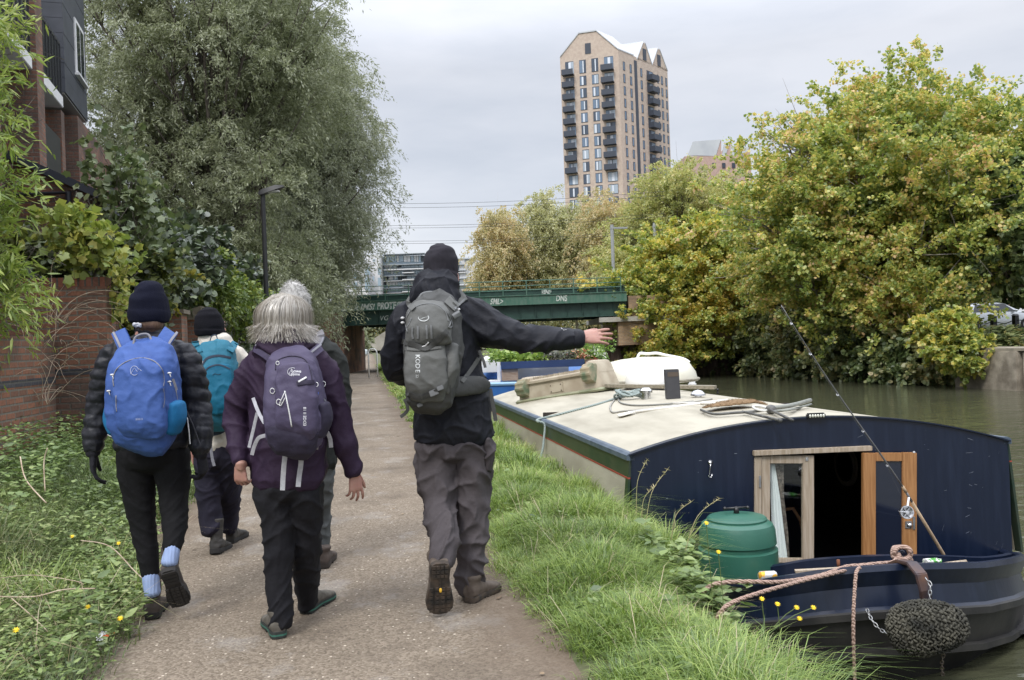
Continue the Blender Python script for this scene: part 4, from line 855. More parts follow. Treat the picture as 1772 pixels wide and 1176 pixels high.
def tree(name, label, base, blobs, ncl=120, nl=60000, L=.1, Wd=.05, mat=None, bark=None, grav=.3, slen=1.0, spread=.35, up=.2, trunk_r=.3, tpl='dia', cat='tree', group=None, ns=9, fork=.3, limbs=True, shell=.4, flat=0., top=None, bare=0, origin_z=0, lean=(0, 0), zmin=None, crown='crown'):
 base = np.array(base, float); r = empty(name, tuple(base), label=label, cat=cat, group=group)
 bl = [(np.array(P(px, py, d)), np.array((rx*d/FPX, ry, rz*d/FPX))) for px, py, d, rx, rz, ry in blobs]
 cc, cd_, _ = crown_pts(bl, ncl, shell)
 if zmin is not None: cc[:, 2] = np.maximum(cc[:, 2], zmin)
 if limbs:
  mb = MB(); topz = max(c[2] for c, _ in bl); mean = sum(c for c, _ in bl)/len(bl); H = (mean[2]-base[2])
  tp = [base, base+np.array((lean[0]*.3, lean[1]*.3, H*.33)), base+(mean-base)*np.array((.35, .35, .7)), mean+np.array((0, 0, 0)), mean*.3+.7*np.array((mean[0], mean[1], topz))]
  tp = smooth([Vector(p) for p in tp], 5); n = len(tp); mb.tube(tp, [trunk_r*(1.25 if i == 0 else 1)*(1-.9*i/(n-1)) for i in range(n)], 10)
  order = RNG.permutation(ncl)[:min(ncl, 110)]
  for q in order:
   c = Vector(cc[q]); f = min(.92, max(fork, (c.z-base[2])/(topz-base[2]+.1)*.75)); j = f*(n-1); a = tp[int(j)].lerp(tp[min(n-1, int(j)+1)], j-int(j))
   dd = c-a; m1 = a+dd*.4+Vector((0, 0, -.08*dd.length))+Vector(RNG.normal(size=3)*.05*dd.length); m2 = a+dd*.75+Vector(RNG.normal(size=3)*.05*dd.length)
   r0 = trunk_r*(1-.9*f)*.5; mb.tube(smooth([a, m1, m2, c+dd*.12], 3), [r0*(1-.9*i/9) for i in range(10)], 5)
   for _ in range(2+bare):
    e = c+Vector(RNG.normal(size=3))*slen*.7; mb.tube([m2, (m2+e)/2+Vector(RNG.normal(size=3)*.06), e], [r0*.3, r0*.2, .004], 3)
  mb.build('trunk', bark or BARK, r, smooth=True)
 # leaves on twigs
 ci = RNG.integers(0, ncl, nl); si = RNG.integers(0, ns, nl); sid = ci*ns+si
 so = rnd3(ncl*ns)*spread; sd = nrm(cd_.repeat(ns, 0)*.8+rnd3(ncl*ns)*.8+np.array((0, 0, up))); sl = slen*(.5+RNG.random(ncl*ns))
 if flat: sd[:, 2] *= (1-flat); so[:, 2] *= (1-flat)
 q = RNG.random(nl)**.8; d0 = sd[sid]; l = sl[sid][:, None]
 Pp = cc[ci]+so[sid]+d0*l*q[:, None]; Pp[:, 2] -= grav*(l[:, 0])*q**2; T = d0*1.0; T = T + np.array((0, 0, -2*grav))*q[:, None]
 Pp += rnd3(nl)*slen*.07
 if zmin is not None: keep = Pp[:, 2] > zmin-.2; Pp = Pp[keep]; T = T[keep]
 n = len(Pp); D = nrm(T)+rnd3(n)*.55; Nn = rnd3(n)*.8+np.array((0, 0, .7))
 sz = (.65+.7*RNG.random(n)); me = leaf_mesh(crown, Pp, D, Nn, L*sz, Wd*sz, tpl); link(crown, me, mat, r, smooth=False); return r
def gz(x, y): return ground_z(x, y)
def basep(px, d): p = P(px, 600, d); return (p.x, p.y, gz(p.x, p.y)-.05)
WIL = leafmat('willow_leaves', [(.14, .165, .07), (.23, .26, .125), (.34, .37, .22), (.46, .49, .34)], .5, [0, .35, .7, 1], gl=.05)
WIL2 = leafmat('willow_leaves_pale', [(.15, .17, .085), (.25, .275, .16), (.36, .385, .26), (.50, .52, .40)], .5, [0, .35, .7, 1], gl=.05)
tree('willow_tree', 'huge dark willow filling the upper left behind the brick house', basep(400, 31),
     [(330, 110, 31, 190, 190, 4), (230, 330, 29, 120, 190, 3), (400, 330, 31, 140, 200, 3.5), (480, 120, 33, 120, 150, 3), (300, -60, 31, 210, 110, 4), (440, 470, 31, 110, 90, 2.5), (300, 480, 28, 120, 90, 2.5)],
     ncl=420, nl=360000, L=.14, Wd=.038, mat=WIL, grav=.75, slen=1.05, spread=.5, up=.75, trunk_r=.5, ns=14, shell=.35)
tree('willow_tree', 'tall grey-green willow leaning over the towpath just left of the sky', basep(505, 41),
     [(530, 210, 41, 85, 120, 4.5), (575, 330, 41, 65, 110, 3.5), (490, 75, 42, 58, 58, 4), (565, 430, 40, 48, 80, 3), (500, 420, 40, 90, 130, 4), (470, 250, 42, 80, 150, 4), (598, 230, 41, 35, 80, 2.5), (515, 520, 38, 38, 40, 2.5), (622, 385, 40, 24, 18, 1.5)],
     ncl=460, nl=330000, L=.16, Wd=.044, mat=WIL2, grav=.8, slen=1.15, spread=.55, up=.8, trunk_r=.6, ns=14, shell=.4)
MAP = leafmat('turning_maple_leaves', [(.15, .22, .04), (.29, .38, .07), (.50, .51, .11), (.74, .60, .15), (.72, .48, .24)], .5, [0, .35, .62, .86, 1])
MAPD = leafmat('dull_green_leaves', [(.06, .095, .035), (.12, .18, .06), (.20, .26, .09), (.32, .34, .11)], .45)
OLV = leafmat('olive_leaves', [(.24, .28, .08), (.38, .41, .12), (.52, .51, .17), (.60, .52, .22)], .5)
YEL = leafmat('yellow_leaves', [(.17, .24, .04), (.32, .40, .07), (.60, .54, .09), (.78, .58, .14)], .5, [0, .4, .72, 1])
BIR = leafmat('golden_birch_leaves', [(.30, .28, .12), (.46, .42, .18), (.60, .50, .24), (.62, .46, .24)], .5)
BIR2 = leafmat('pale_olive_birch_leaves', [(.27, .29, .12), (.41, .42, .18), (.53, .52, .25), (.58, .54, .30)], .5)
# far bank: right to left
tree('maple_tree', 'big green and yellow maple with bare-branched tip, largest tree on the far bank', basep(1545, 38),
     [(1570, 340, 38, 170, 130, 5), (1420, 310, 38, 75, 80, 3), (1385, 430, 38, 80, 90, 3.5), (1510, 230, 38, 90, 60, 2.5), (1650, 240, 38, 90, 60, 2.5), (1740, 260, 38, 60, 80, 2.5), (1590, 130, 38, 24, 45, 1.2), (1550, 180, 38, 60, 30, 1.5), (1480, 470, 37, 130, 110, 4), (1630, 400, 36, 100, 90, 4), (1350, 225, 38, 14, 18, 1), (1420, 160, 38, 18, 18, 1), (1560, 550, 35, 75, 45, 2.5), (1330, 350, 38, 45, 60, 2)],
     ncl=640, nl=230000, L=.125, Wd=.12, mat=MAP, grav=.1, slen=1.25, spread=.75, up=.45, trunk_r=.40, tpl='maple', ns=7, shell=.3, flat=.35, bare=4, fork=.12, bark=M_('grey_maple_bark', (.2, .18, .16), (.36, .33, .30), ns=5, stretch=(2, 2, .6), rough=.9))
tree('dark_green_tree', 'dark green leafy tree at the right edge behind the parked car', basep(1790, 34), [(1775, 400, 34, 55, 65, 2.5), (1725, 455, 34, 40, 14, 1.5), (1760, 330, 34, 35, 35, 2)], ncl=80, nl=26000, L=.24, Wd=.2, mat=MAPD, grav=.1, slen=.8, spread=.4, trunk_r=.25, tpl='maple', ns=7, flat=.3)
tree('yellow_shrub', 'low yellow-leaved shrub spilling over the left end of the quay wall', basep(1665, 31.5), [(1655, 605, 30.5, 24, 35, .7), (1635, 575, 30.8, 28, 28, .7), (1668, 560, 31, 12, 15, .5)], ncl=50, nl=12000, L=.14, Wd=.13, mat=YEL, slen=.5, spread=.25, trunk_r=.05, tpl='maple', ns=5, cat='shrub', flat=.3)
tree('olive_tree', 'broad olive-green tree right of the tower, in front of the saw-toothed roof', basep(1190, 60),
     [(1175, 355, 60, 75, 50, 4), (1120, 430, 60, 70, 70, 4), (1235, 400, 60, 70, 70, 4), (1100, 480, 56, 50, 45, 3), (1160, 325, 60, 25, 22, 2), (1265, 350, 60, 30, 22, 2)],
     ncl=260, nl=150000, L=.16, Wd=.09, mat=OLV, grav=.4, slen=1.3, spread=.5, up=.5, trunk_r=.35, ns=9, shell=.3, bare=2, fork=.2)
tree('golden_tree', 'golden yellow tree overhanging the water beside the bridge end', basep(1215, 49.5),
     [(1190, 470, 48, 75, 70, 3), (1230, 420, 48, 60, 50, 2.5), (1170, 560, 47, 62, 50, 2.5), (1240, 540, 47, 60, 55, 2.5), (1120, 500, 48, 45, 32, 2), (1150, 610, 46.5, 40, 25, 1.5), (1075, 505, 47, 26, 16, 1.2)],
     ncl=260, nl=135000, L=.135, Wd=.125, mat=YEL, grav=.1, slen=1.15, spread=.7, up=.2, trunk_r=.22, tpl='maple', ns=7, shell=.3, flat=.4, fork=.15, zmin=WATER_Z+.3)
bs = [('golden birch with bare white trunk at the left end of the birch row', 868, 72, [(868, 430, 72, 34, 70, 3), (855, 480, 72, 28, 40, 2.5)], BIR), ('pale tall birch second in the row, its thin top above the others', 940, 75, [(935, 420, 75, 42, 65, 3), (935, 360, 75, 20, 30, 1.5), (925, 490, 74, 45, 40, 3)], BIR2),
      ('birch in the middle of the row under the tower', 1000, 74, [(1000, 420, 74, 40, 70, 3), (990, 490, 73, 45, 40, 3)], BIR2), ('rusty-tipped birch right below the tower', 1045, 70, [(1045, 400, 70, 38, 60, 3), (1050, 480, 69, 45, 45, 3)], BIR)]
for lab, px, d, bl, mt in bs:
 tree('birch_tree', lab, basep(px, d), bl, ncl=110, nl=42000, L=.19, Wd=.10, mat=mt, grav=.9, slen=1.4, spread=.45, up=.8, trunk_r=.16, bark=BIRCHB, ns=10, shell=.25, bare=1, group='birches beyond the railway bridge')
# bushes along the far water's edge
BSH = leafmat('bank_bush_leaves', [(.08, .115, .045), (.17, .22, .08), (.28, .31, .12), (.42, .39, .15), (.58, .46, .22)], .5, [0, .3, .6, .85, 1])
for k, (px, py, d, rx, rz, lab, mt) in enumerate([(1275, 590, 50, 60, 50, 'ivy-dark bush at the waterline right of the golden tree', MAPD), (1345, 600, 44, 60, 45, 'rounded bush on the far bank with pale seed heads', BSH), (1410, 585, 41, 55, 55, 'brownish bush in the middle of the far bank', BSH), (1480, 600, 37.5, 60, 50, 'olive bush at the water below the big maple', BSH), (1560, 615, 35.5, 60, 45, 'dark bush hanging over the far bank rocks', MAPD), (1630, 620, 33.5, 45, 42, 'dark bush next to the concrete quay wall', BSH), (1395, 520, 45, 70, 40, 'tangled shrub screening the low houses', BSH), (1320, 540, 50, 60, 40, 'green shrub below the long grey roof', OLV)]):
 tree('bank_bush', lab, basep(px, d), [(px, py, d, rx, rz, 1.5)], ncl=60, nl=15000, L=.17, Wd=.13, mat=mt, grav=.4, slen=.7, spread=.35, up=.2, trunk_r=.06, ns=7, cat='bush', group='bushes along the far bank', zmin=WATER_Z+.25, tpl='round')
# distant belt of trees seen through and beyond the bridge
FARM = leafmat('far_hedge_leaves', [(.035, .05, .02), (.08, .10, .035), (.17, .17, .05), (.34, .26, .08)], .3)
for px, py, d, rx, rz, lab, mt in [(590, 590, 100, 34, 32, 'hanging willow beyond the bridge over the towpath', WIL), (640, 575, 120, 30, 22, 'dull tree behind the concrete ramp beyond the bridge', FARM), (745, 570, 130, 60, 20, 'far hedge beneath the middle of the bridge', FARM), (880, 570, 110, 60, 22, 'far yellow-green hedge under the bridge', BSH), (990, 570, 100, 60, 20, 'far hedge at the right under the bridge', FARM), (640, 520, 150, 30, 10, 'tiny green tree below the white flats', FARM)]:
 tree('distant_tree', lab, basep(px, d), [(px, py, d, rx, rz, 3)], ncl=50, nl=9000, L=.5, Wd=.25, mat=mt, grav=.7, slen=1.2, spread=.5, up=.3, trunk_r=.2, ns=7, group='trees beyond the bridge')
tree('dark_tree', 'dark tree trunk mass standing behind the maple at the far bank', basep(1640, 50), [(1500, 500, 52, 150, 70, 3), (1650, 480, 50, 120, 80, 3), (1400, 480, 56, 90, 50, 3)], ncl=120, nl=30000, L=.4, Wd=.3, mat=MAPD, slen=1.2, spread=.6, trunk_r=.3, ns=7, tpl='round')
# left side: shrubs over the garden wall
LBR = leafmat('bright_bamboo_leaves', [(.10, .16, .02), (.20, .30, .04), (.32, .42, .07), (.44, .50, .12)], .4)
tree('bamboo', 'bright green bamboo with long drooping leaves at the left edge', (P(5, 600, 9).x-.5, P(5, 600, 9).y, 0), [(-30, 205, 8.2, 30, 45, .4), (-15, 330, 8.2, 38, 25, .35), (-30, 420, 8.4, 35, 55, .4), (-5, 510, 8.6, 25, 40, .3), (-40, 90, 8.6, 18, 50, .3), (30, 35, 8.8, 10, 6, .2), (-30, 30, 8.4, 18, 25, .3)],
     ncl=100, nl=5800, L=.115, Wd=.021, mat=LBR, grav=.55, slen=.34, spread=.07, up=.5, trunk_r=.02, tpl='lance', ns=6, cat='bamboo', crown='foliage')
FIG = leafmat('fig_leaves', [(.045, .07, .02), (.08, .12, .035), (.13, .18, .055), (.22, .26, .10)], .3, gl=.08)
tree('fig_bush', 'leafy fig bush with large lobed leaves in front of the brick house', (P(205, 600, 13).x, P(205, 600, 13).y, 0), [(205, 320, 13, 14, 35, .3), (190, 262, 13, 22, 8, .3), (235, 375, 13, 28, 25, .4), (200, 425, 12.5, 30, 18, .4), (280, 440, 14, 25, 25, .5), (250, 345, 13, 18, 8, .3)],
     ncl=60, nl=1500, L=.105, Wd=.10, mat=FIG, grav=.35, slen=.4, spread=.12, up=.3, trunk_r=.04, tpl='maple', ns=5, cat='bush', crown='foliage')
VIN = leafmat('grape_vine_leaves', [(.12, .17, .03), (.22, .30, .05), (.36, .42, .08), (.50, .46, .09)], .4)
tree('grape_vine', 'yellow-green grape vine sprawling over the brick wall pier', (P(150, 600, 11).x, P(150, 600, 11).y, 0), [(120, 385, 10.6, 35, 12, .2), (160, 415, 10.4, 28, 22, .2), (200, 455, 10.4, 25, 15, .2), (150, 445, 10.8, 30, 14, .2), (210, 490, 10.8, 12, 35, .2)],
     ncl=60, nl=1150, L=.095, Wd=.095, mat=VIN, grav=.4, slen=.25, spread=.08, trunk_r=.02, tpl='maple', ns=4, cat='vine', crown='foliage')
IVY = leafmat('ivy_leaves', [(.016, .03, .012), (.035, .06, .02), (.07, .11, .035), (.12, .17, .05)], .2, gl=.12)
BRB = leafmat('bright_hedge_leaves', [(.07, .12, .02), (.13, .2, .03), (.22, .3, .05), (.36, .38, .06)], .35)
tree('ivy_hedge', 'dark ivy hedge heaped over the wall left of the lamp post', (P(345, 600, 19).x, P(345, 600, 19).y, 0), [(320, 450, 19, 50, 25, 1), (375, 500, 21, 40, 40, 1), (285, 455, 16, 30, 35, .8), (415, 560, 25, 22, 45, 1), (350, 540, 22, 50, 40, .8), (300, 415, 18, 28, 12, .6)],
     ncl=150, nl=40000, L=.12, Wd=.10, mat=IVY, grav=.4, slen=.5, spread=.25, trunk_r=.05, tpl='round', ns=7, cat='hedge', crown='foliage')
tree('bright_bush', 'bright green bush spilling over the wall beside the ivy', (P(370, 600, 18).x, P(370, 600, 18).y, 0), [(372, 500, 17.5, 38, 32, .6), (420, 530, 20, 30, 32, .6), (350, 470, 17.5, 22, 18, .4)], ncl=60, nl=11000, L=.09, Wd=.055, mat=BRB, grav=.4, slen=.4, spread=.18, trunk_r=.03, ns=7, cat='bush', crown='foliage')
tree('wall_climber', 'dark climber with yellow leaves filling the gap behind the brick pier', (P(250, 600, 13).x, P(250, 600, 13).y, 0), [(230, 520, 12.6, 35, 55, .4), (260, 470, 13, 40, 30, .4), (215, 570, 12.6, 20, 40, .3), (120, 470, 12.4, 70, 35, .4), (60, 450, 12.2, 60, 60, .4)], ncl=100, nl=12000, L=.09, Wd=.075, mat=leafmat('climber_leaves', [(.03, .045, .012), (.07, .10, .02), (.16, .19, .03), (.34, .30, .04)], .3), grav=.5, slen=.35, spread=.12, trunk_r=.03, ns=6, tpl='round', cat='climber', crown='foliage')
# ---------------------------------------------------------------- grass and weeds
def blades(name, base, H, lean, Wd, mat, kind='stuff', label=None):
 n = len(base); sd = nrm(np.stack([-lean[:, 1], lean[:, 0], np.zeros(n)], 1)+rnd3(n)*np.array((.25, .25, 0))); W2 = (Wd/2)[:, None]
 up = np.array((0, 0, 1.0)); h = H[:, None]; ln = lean*h
 m1 = base + up*h*.38 + ln*.18; m2 = base+up*h*.74+ln*.55; tp = base+up*h*(.96-.25*np.minimum(1.4, np.linalg.norm(lean, axis=1))[:, None])+ln*1.1
 V = np.stack([base-sd*W2, base+sd*W2, m1+sd*W2*.9, m1-sd*W2*.9, m2+sd*W2*.6, m2-sd*W2*.6, tp], 1).reshape(-1, 3); b = np.arange(n)[:, None]*7
 F4 = np.concatenate([b+np.array((0, 1, 2, 3)), b+np.array((3, 2, 4, 5))]); F3 = b+np.array((5, 4, 6))
 o = link(name, npmesh(name, V, [F4, F3]), mat, smooth=False); tag(o, label, kind=kind); return o
GR = leafmat('grass_blades', [(.07, .125, .018), (.14, .235, .03), (.24, .34, .055), (.36, .44, .10), (.50, .46, .22)], .35, [0, .3, .6, .9, 1])
GDRY = leafmat('dry_grass_blades', [(.30, .27, .13), (.45, .37, .22), (.55, .46, .32)], .3)
GD2 = leafmat('verge_grass_blades', [(.045, .075, .018), (.085, .135, .03), (.14, .19, .05), (.26, .25, .12)], .3)
def vz(x, y): return np.array([ground_z(a, b) for a, b in zip(x, y)])
def sow(name, mat, s0, s1, t0, t1, nt, per, hf, lean=.6, wid=.006, clump=.09, dens=None, label=None, jit=.25):
 ts = t0+(t1-t0)*RNG.random(nt); s = s0+(s1-s0)*RNG.random(nt)
 if dens is not None: k = np.array([dens(a, b) for a, b in zip(s, ts)]) > RNG.random(nt); s, ts = s[k], ts[k]
 nt = len(s); hh = np.array([hf(a, b) for a, b in zip(s, ts)]); td = rnd3(nt)*.35; n = nt*per
 a = RNG.random(n)*2*pi; r = clump*np.sqrt(RNG.random(n)); rep = np.arange(nt).repeat(per)
 x = s[rep]+np.cos(a)*r; y = ts[rep]+np.sin(a)*r; z = vz(x, y)
 dirv = np.stack([np.cos(a), np.sin(a), 0*a], 1)*(lean*(.4+RNG.random(n)*.9)*(.3+r/clump))[:, None] + td[rep]*np.array((1, 1, 0))*lean*1.2
 H = hh[rep]*(.5+.75*RNG.random(n)); return blades(name, np.stack([x, y, z-.01], 1), H, dirv, wid*(.6+.8*RNG.random(n)), mat, label=label)
def edge_r(s, t):  # raggedness of the path's right edge
 e = .80+.17*nz(3, t, 1.3, 1)+.10*nz(1, t, 4.5, 2); return max(ss(e-.03, e+.14, s), .12 if s > e-.16 and nz(s, t, 6, 3) > .25 else 0)
def hr(s, t): return (.07+.09*ss(.85, 1.25, s)+.09*ss(1.3, 1.95, s)*ss(9, 5, t)+.03*ss(1.3, 1.9, s))*max(.25, 1+.95*nz(s, t, 2.6, 8)+.5*nz(s, t, 7, 2))
sow('grass', GR, .74, 2.06, 1.9, 8, 6200, 22, lambda s, t: hr(s, t)*.8, lean=.85, wid=.0048, clump=.075, dens=lambda s, t: edge_r(s, t)*(1 if s < 1.78+.28*ss(4.4, 6.0, t) else 0), label='long lush grass on the bank beside the boat')
sow('grass', GR, .74, 2.05, 8, 18, 3600, 16, hr, lean=.6, wid=.009, clump=.10, dens=edge_r)
sow('grass', GR, .72, 2.05, 18, 60, 4200, 12, lambda s, t: hr(s, t)*1.05, lean=.5, wid=.02, clump=.16, dens=edge_r)
sow('dry_grass', GDRY, 1.70, 2.04, 3.6, 14, 330, 16, lambda s, t: .20+.12*nz(s, t, 3, 4), lean=.7, wid=.005, clump=.06, dens=lambda s, t: .2+.8*ss(.0, .4, nz(s, t, .7, 12)), label='dry straw-coloured grass along the boat side')
def el(s, t): e = -1.60+.13*nz(3, t, 1.2, 7)+.06*nz(1, t, 4, 5)+.46*ss(7.6, 4.4, t); return ss(e+.06, e-.12, s)
def hl(s, t): return (.07+.12*ss(-1.7, -2.4, s))*(1+.5*nz(s, t, 1.8, 3))
sow('verge_grass', GD2, -3.6, -.95, 2.2, 9, 4200, 14, lambda s, t: hl(s, t)*1.5, lean=.95, wid=.005, clump=.10, dens=el, label='tangled grass of the left verge')
sow('verge_grass', GR, -3.4, -1.45, 7.5, 18, 3600, 12, hl, lean=.7, wid=.009, clump=.11, dens=lambda s, t: el(s, t)*.8)
sow('verge_grass', GD2, -3.4, -1.45, 18, 55, 2600, 10, lambda s, t: .22, lean=.6, wid=.022, clump=.2, dens=el)
def weeds(name, s0, s1, t0, t1, nplants, per, hmax, L, Wd, mat, tpl, dens, label=None, spread=.09):
 s = s0+(s1-s0)*RNG.random(nplants); t = t0+(t1-t0)*RNG.random(nplants); k = np.array([dens(a, b) for a, b in zip(s, t)]) > RNG.random(nplants); s, t = s[k], t[k]; n0 = len(s)
 H = hmax*(.35+.65*RNG.random(n0)); z = vz(s, t); rep = np.arange(n0).repeat(per); n = len(rep); q = RNG.random(n)**.8; ln = rnd3(n0)*.3
 a = RNG.random(n)*2*pi; rad = spread*(.3+RNG.random(n))*(1.15-q*.7)
 Pp = np.stack([s[rep]+ln[rep, 0]*H[rep]*q+np.cos(a)*rad*.4, t[rep]+ln[rep, 1]*H[rep]*q+np.sin(a)*rad*.4, z[rep]+H[rep]*q], 1)
 D = np.stack([np.cos(a), np.sin(a), .1+.7*RNG.random(n)-.3], 1); Nn = np.array((0, 0, 1.0))+rnd3(n)*.35; sz = .55+.8*RNG.random(n)
 return tag(link(name, leaf_mesh(name, Pp, D, Nn, L*sz, Wd*sz, tpl), mat, smooth=False), label, kind='stuff')
WD1 = leafmat('weed_leaves', [(.06, .095, .025), (.13, .19, .05), (.22, .30, .085), (.36, .42, .16)], .3, gl=.05)
WD2 = leafmat('nettle_leaves', [(.065, .11, .03), (.13, .20, .05), (.21, .30, .085), (.34, .40, .15)], .3)
sow('dry_grass', GDRY, -3.5, -1.1, 2.4, 9, 420, 7, lambda s, t: .30, lean=1.1, wid=.0035, clump=.12, dens=lambda s, t: el(s, t)*(.3+.7*ss(0, .3, nz(s, t, 1.2, 6))))
sow('dry_grass', GDRY, .9, 2.0, 2.5, 11, 260, 5, lambda s, t: .22, lean=1.0, wid=.003, clump=.10, dens=edge_r)
sow('verge_grass', GR, -3.6, -1.3, 4.5, 11, 1500, 12, lambda s, t: .26, lean=.8, wid=.005, clump=.09, dens=lambda s, t: el(s, t)*ss(-.1, .3, nz(s, t, .9, 31)))
weeds('weeds', -3.7, -.95, 2.2, 7, 4200, 15, .20, .032, .014, WD1, 'lance', el, 'low leafy weeds covering the left verge')
weeds('weeds', -3.7, -.95, 2.2, 7, 500, 12, .26, .075, .03, WD2, 'lance', lambda s, t: el(s, t)*ss(-.1, .3, nz(s, t, 1.5, 21)))
weeds('weeds', -3.7, -1.3, 6, 13, 3200, 15, .30, .046, .022, WD1, 'lance', el)
weeds('weeds', -3.6, -2.3, 6, 11.2, 800, 18, .60, .055, .028, WD2, 'lance', lambda s, t: ss(-2.2, -3.0, s))
weeds('weeds', -3.6, -1.5, 11, 26, 1300, 14, .55, .11, .07, WD2, 'lance', lambda s, t: ss(-1.5, -2.6, s))
weeds('nettles', 1.72, 2.03, 4.6, 5.5, 60, 22, .34, .075, .045, WD2, 'lance', lambda s, t: 1, 'nettle-like plants at the bank edge beside the green bin', spread=.12)
weeds('weeds', .85, 2.0, 3, 9, 260, 12, .13, .05, .028, WD2, 'lance', lambda s, t: ss(.9, 1.2, s)*.8)
weeds('bank_plants', 22.2, 24.5, 23, 46, 1500, 12, .8, .2, .13, BSH, 'round', lambda s, t: 1 if t > 28 else .25, 'low plants covering the far bank')
weeds('fallen_leaves', 22.0, 24.5, 14, 30, 2200, 1, .02, .14, .12, YEL, 'maple', lambda s, t: 1, 'yellow leaves scattered on the grass above the quay')
sow('far_bank_grass', GD2, 21.9, 26, 12, 46, 2600, 8, lambda s, t: .22, lean=.6, wid=.03, clump=.25)
# reeds at the far water line
def reeds():
 n = 90; x = 21.6+RNG.random(n)*.5; y = 43+RNG.random(n)*4.2; blades('reeds', np.stack([x, y, np.full(n, WATER_Z)], 1), .5+.7*RNG.random(n), rnd3(n)*np.array((.35, .35, 0)), np.full(n, .05), BRB, label='green reeds standing at the far water line')
reeds()
def flowers():
 stem = M_('flower_stem', (.10, .14, .04)); pet = M_('yellow_petals', (.78, .55, .02)); rnd = random.Random(5)
 spots = [(125, 928, .3, 'small yellow flower low in the middle of the left verge'), (196, 735, .3, 'yellow flower in front of the brick pier, left one'), (235, 741, .3, 'yellow flower in front of the brick pier, right one'), (205, 940, .25, 'yellow flower left of the blue-pack walker\'s leg'), (208, 1070, .15, 'yellow flower near the litter by the path edge'), (28, 1090, .2, 'yellow flower at the bottom left corner'), (152, 1050, .2, 'yellow flower in the lower verge, above the litter'), (930, 908, .12, 'lone yellow flower on the grass by the tall man\'s leg'),
             (1222, 905, .45, 'yellow flower head in front of the green bin'), (1243, 955, .4, 'yellow flower pair at the foot of the green bin'), (1318, 1036, .35, 'yellow flower hanging over the bow rope'), (1345, 1045, .35, 'yellow flower second from left by the bow'), (1378, 1051, .35, 'bright yellow flower in front of the navy bow plate'), (1383, 1070, .33, 'yellow flower just below the brightest one by the bow'), (1407, 1051, .35, 'rightmost yellow flower in front of the black hull')]
 for px, py, h, lab in spots:
  g = G(px, py, 0);
  if px < 900: top = G(px, py, .22 if px < 100 or 700 < py < 960 else .13)
  elif px < 1000: top = G(px, py, h)
  else: top = P(px, py, 4.75 if px < 1250 else 4.35)
  z0 = ground_z(top.x, top.y);
  if top.x > 2.03: base = Vector((1.98, top.y+.03, -.12))
  else: base = Vector((top.x+.03, top.y+.02, z0))
  r = empty('yellow_flower', base, label=lab, cat='flower', group='yellow flowers in the grass')
  mb = MB(); mb.tube([base, base.lerp(top, .5)+Vector((.01, .01, .01)), top], .0022, 5); mb.build('stem', stem, r)
  mb = MB(); n = 9; c = top
  for k in range(n):
   a = 2*pi*k/n; d = Vector((cos(a), sin(a)*.7-.2, .55*sin(a)+.15)); s = Vector((-sin(a), cos(a), .1))*.0048; mb.add([c, c+d*.008-s, c+d*.017, c+d*.008+s], [(0, 1, 2, 3)])
  mb.sphere(c, .006); mb.build('flower_head', pet, r)
flowers()
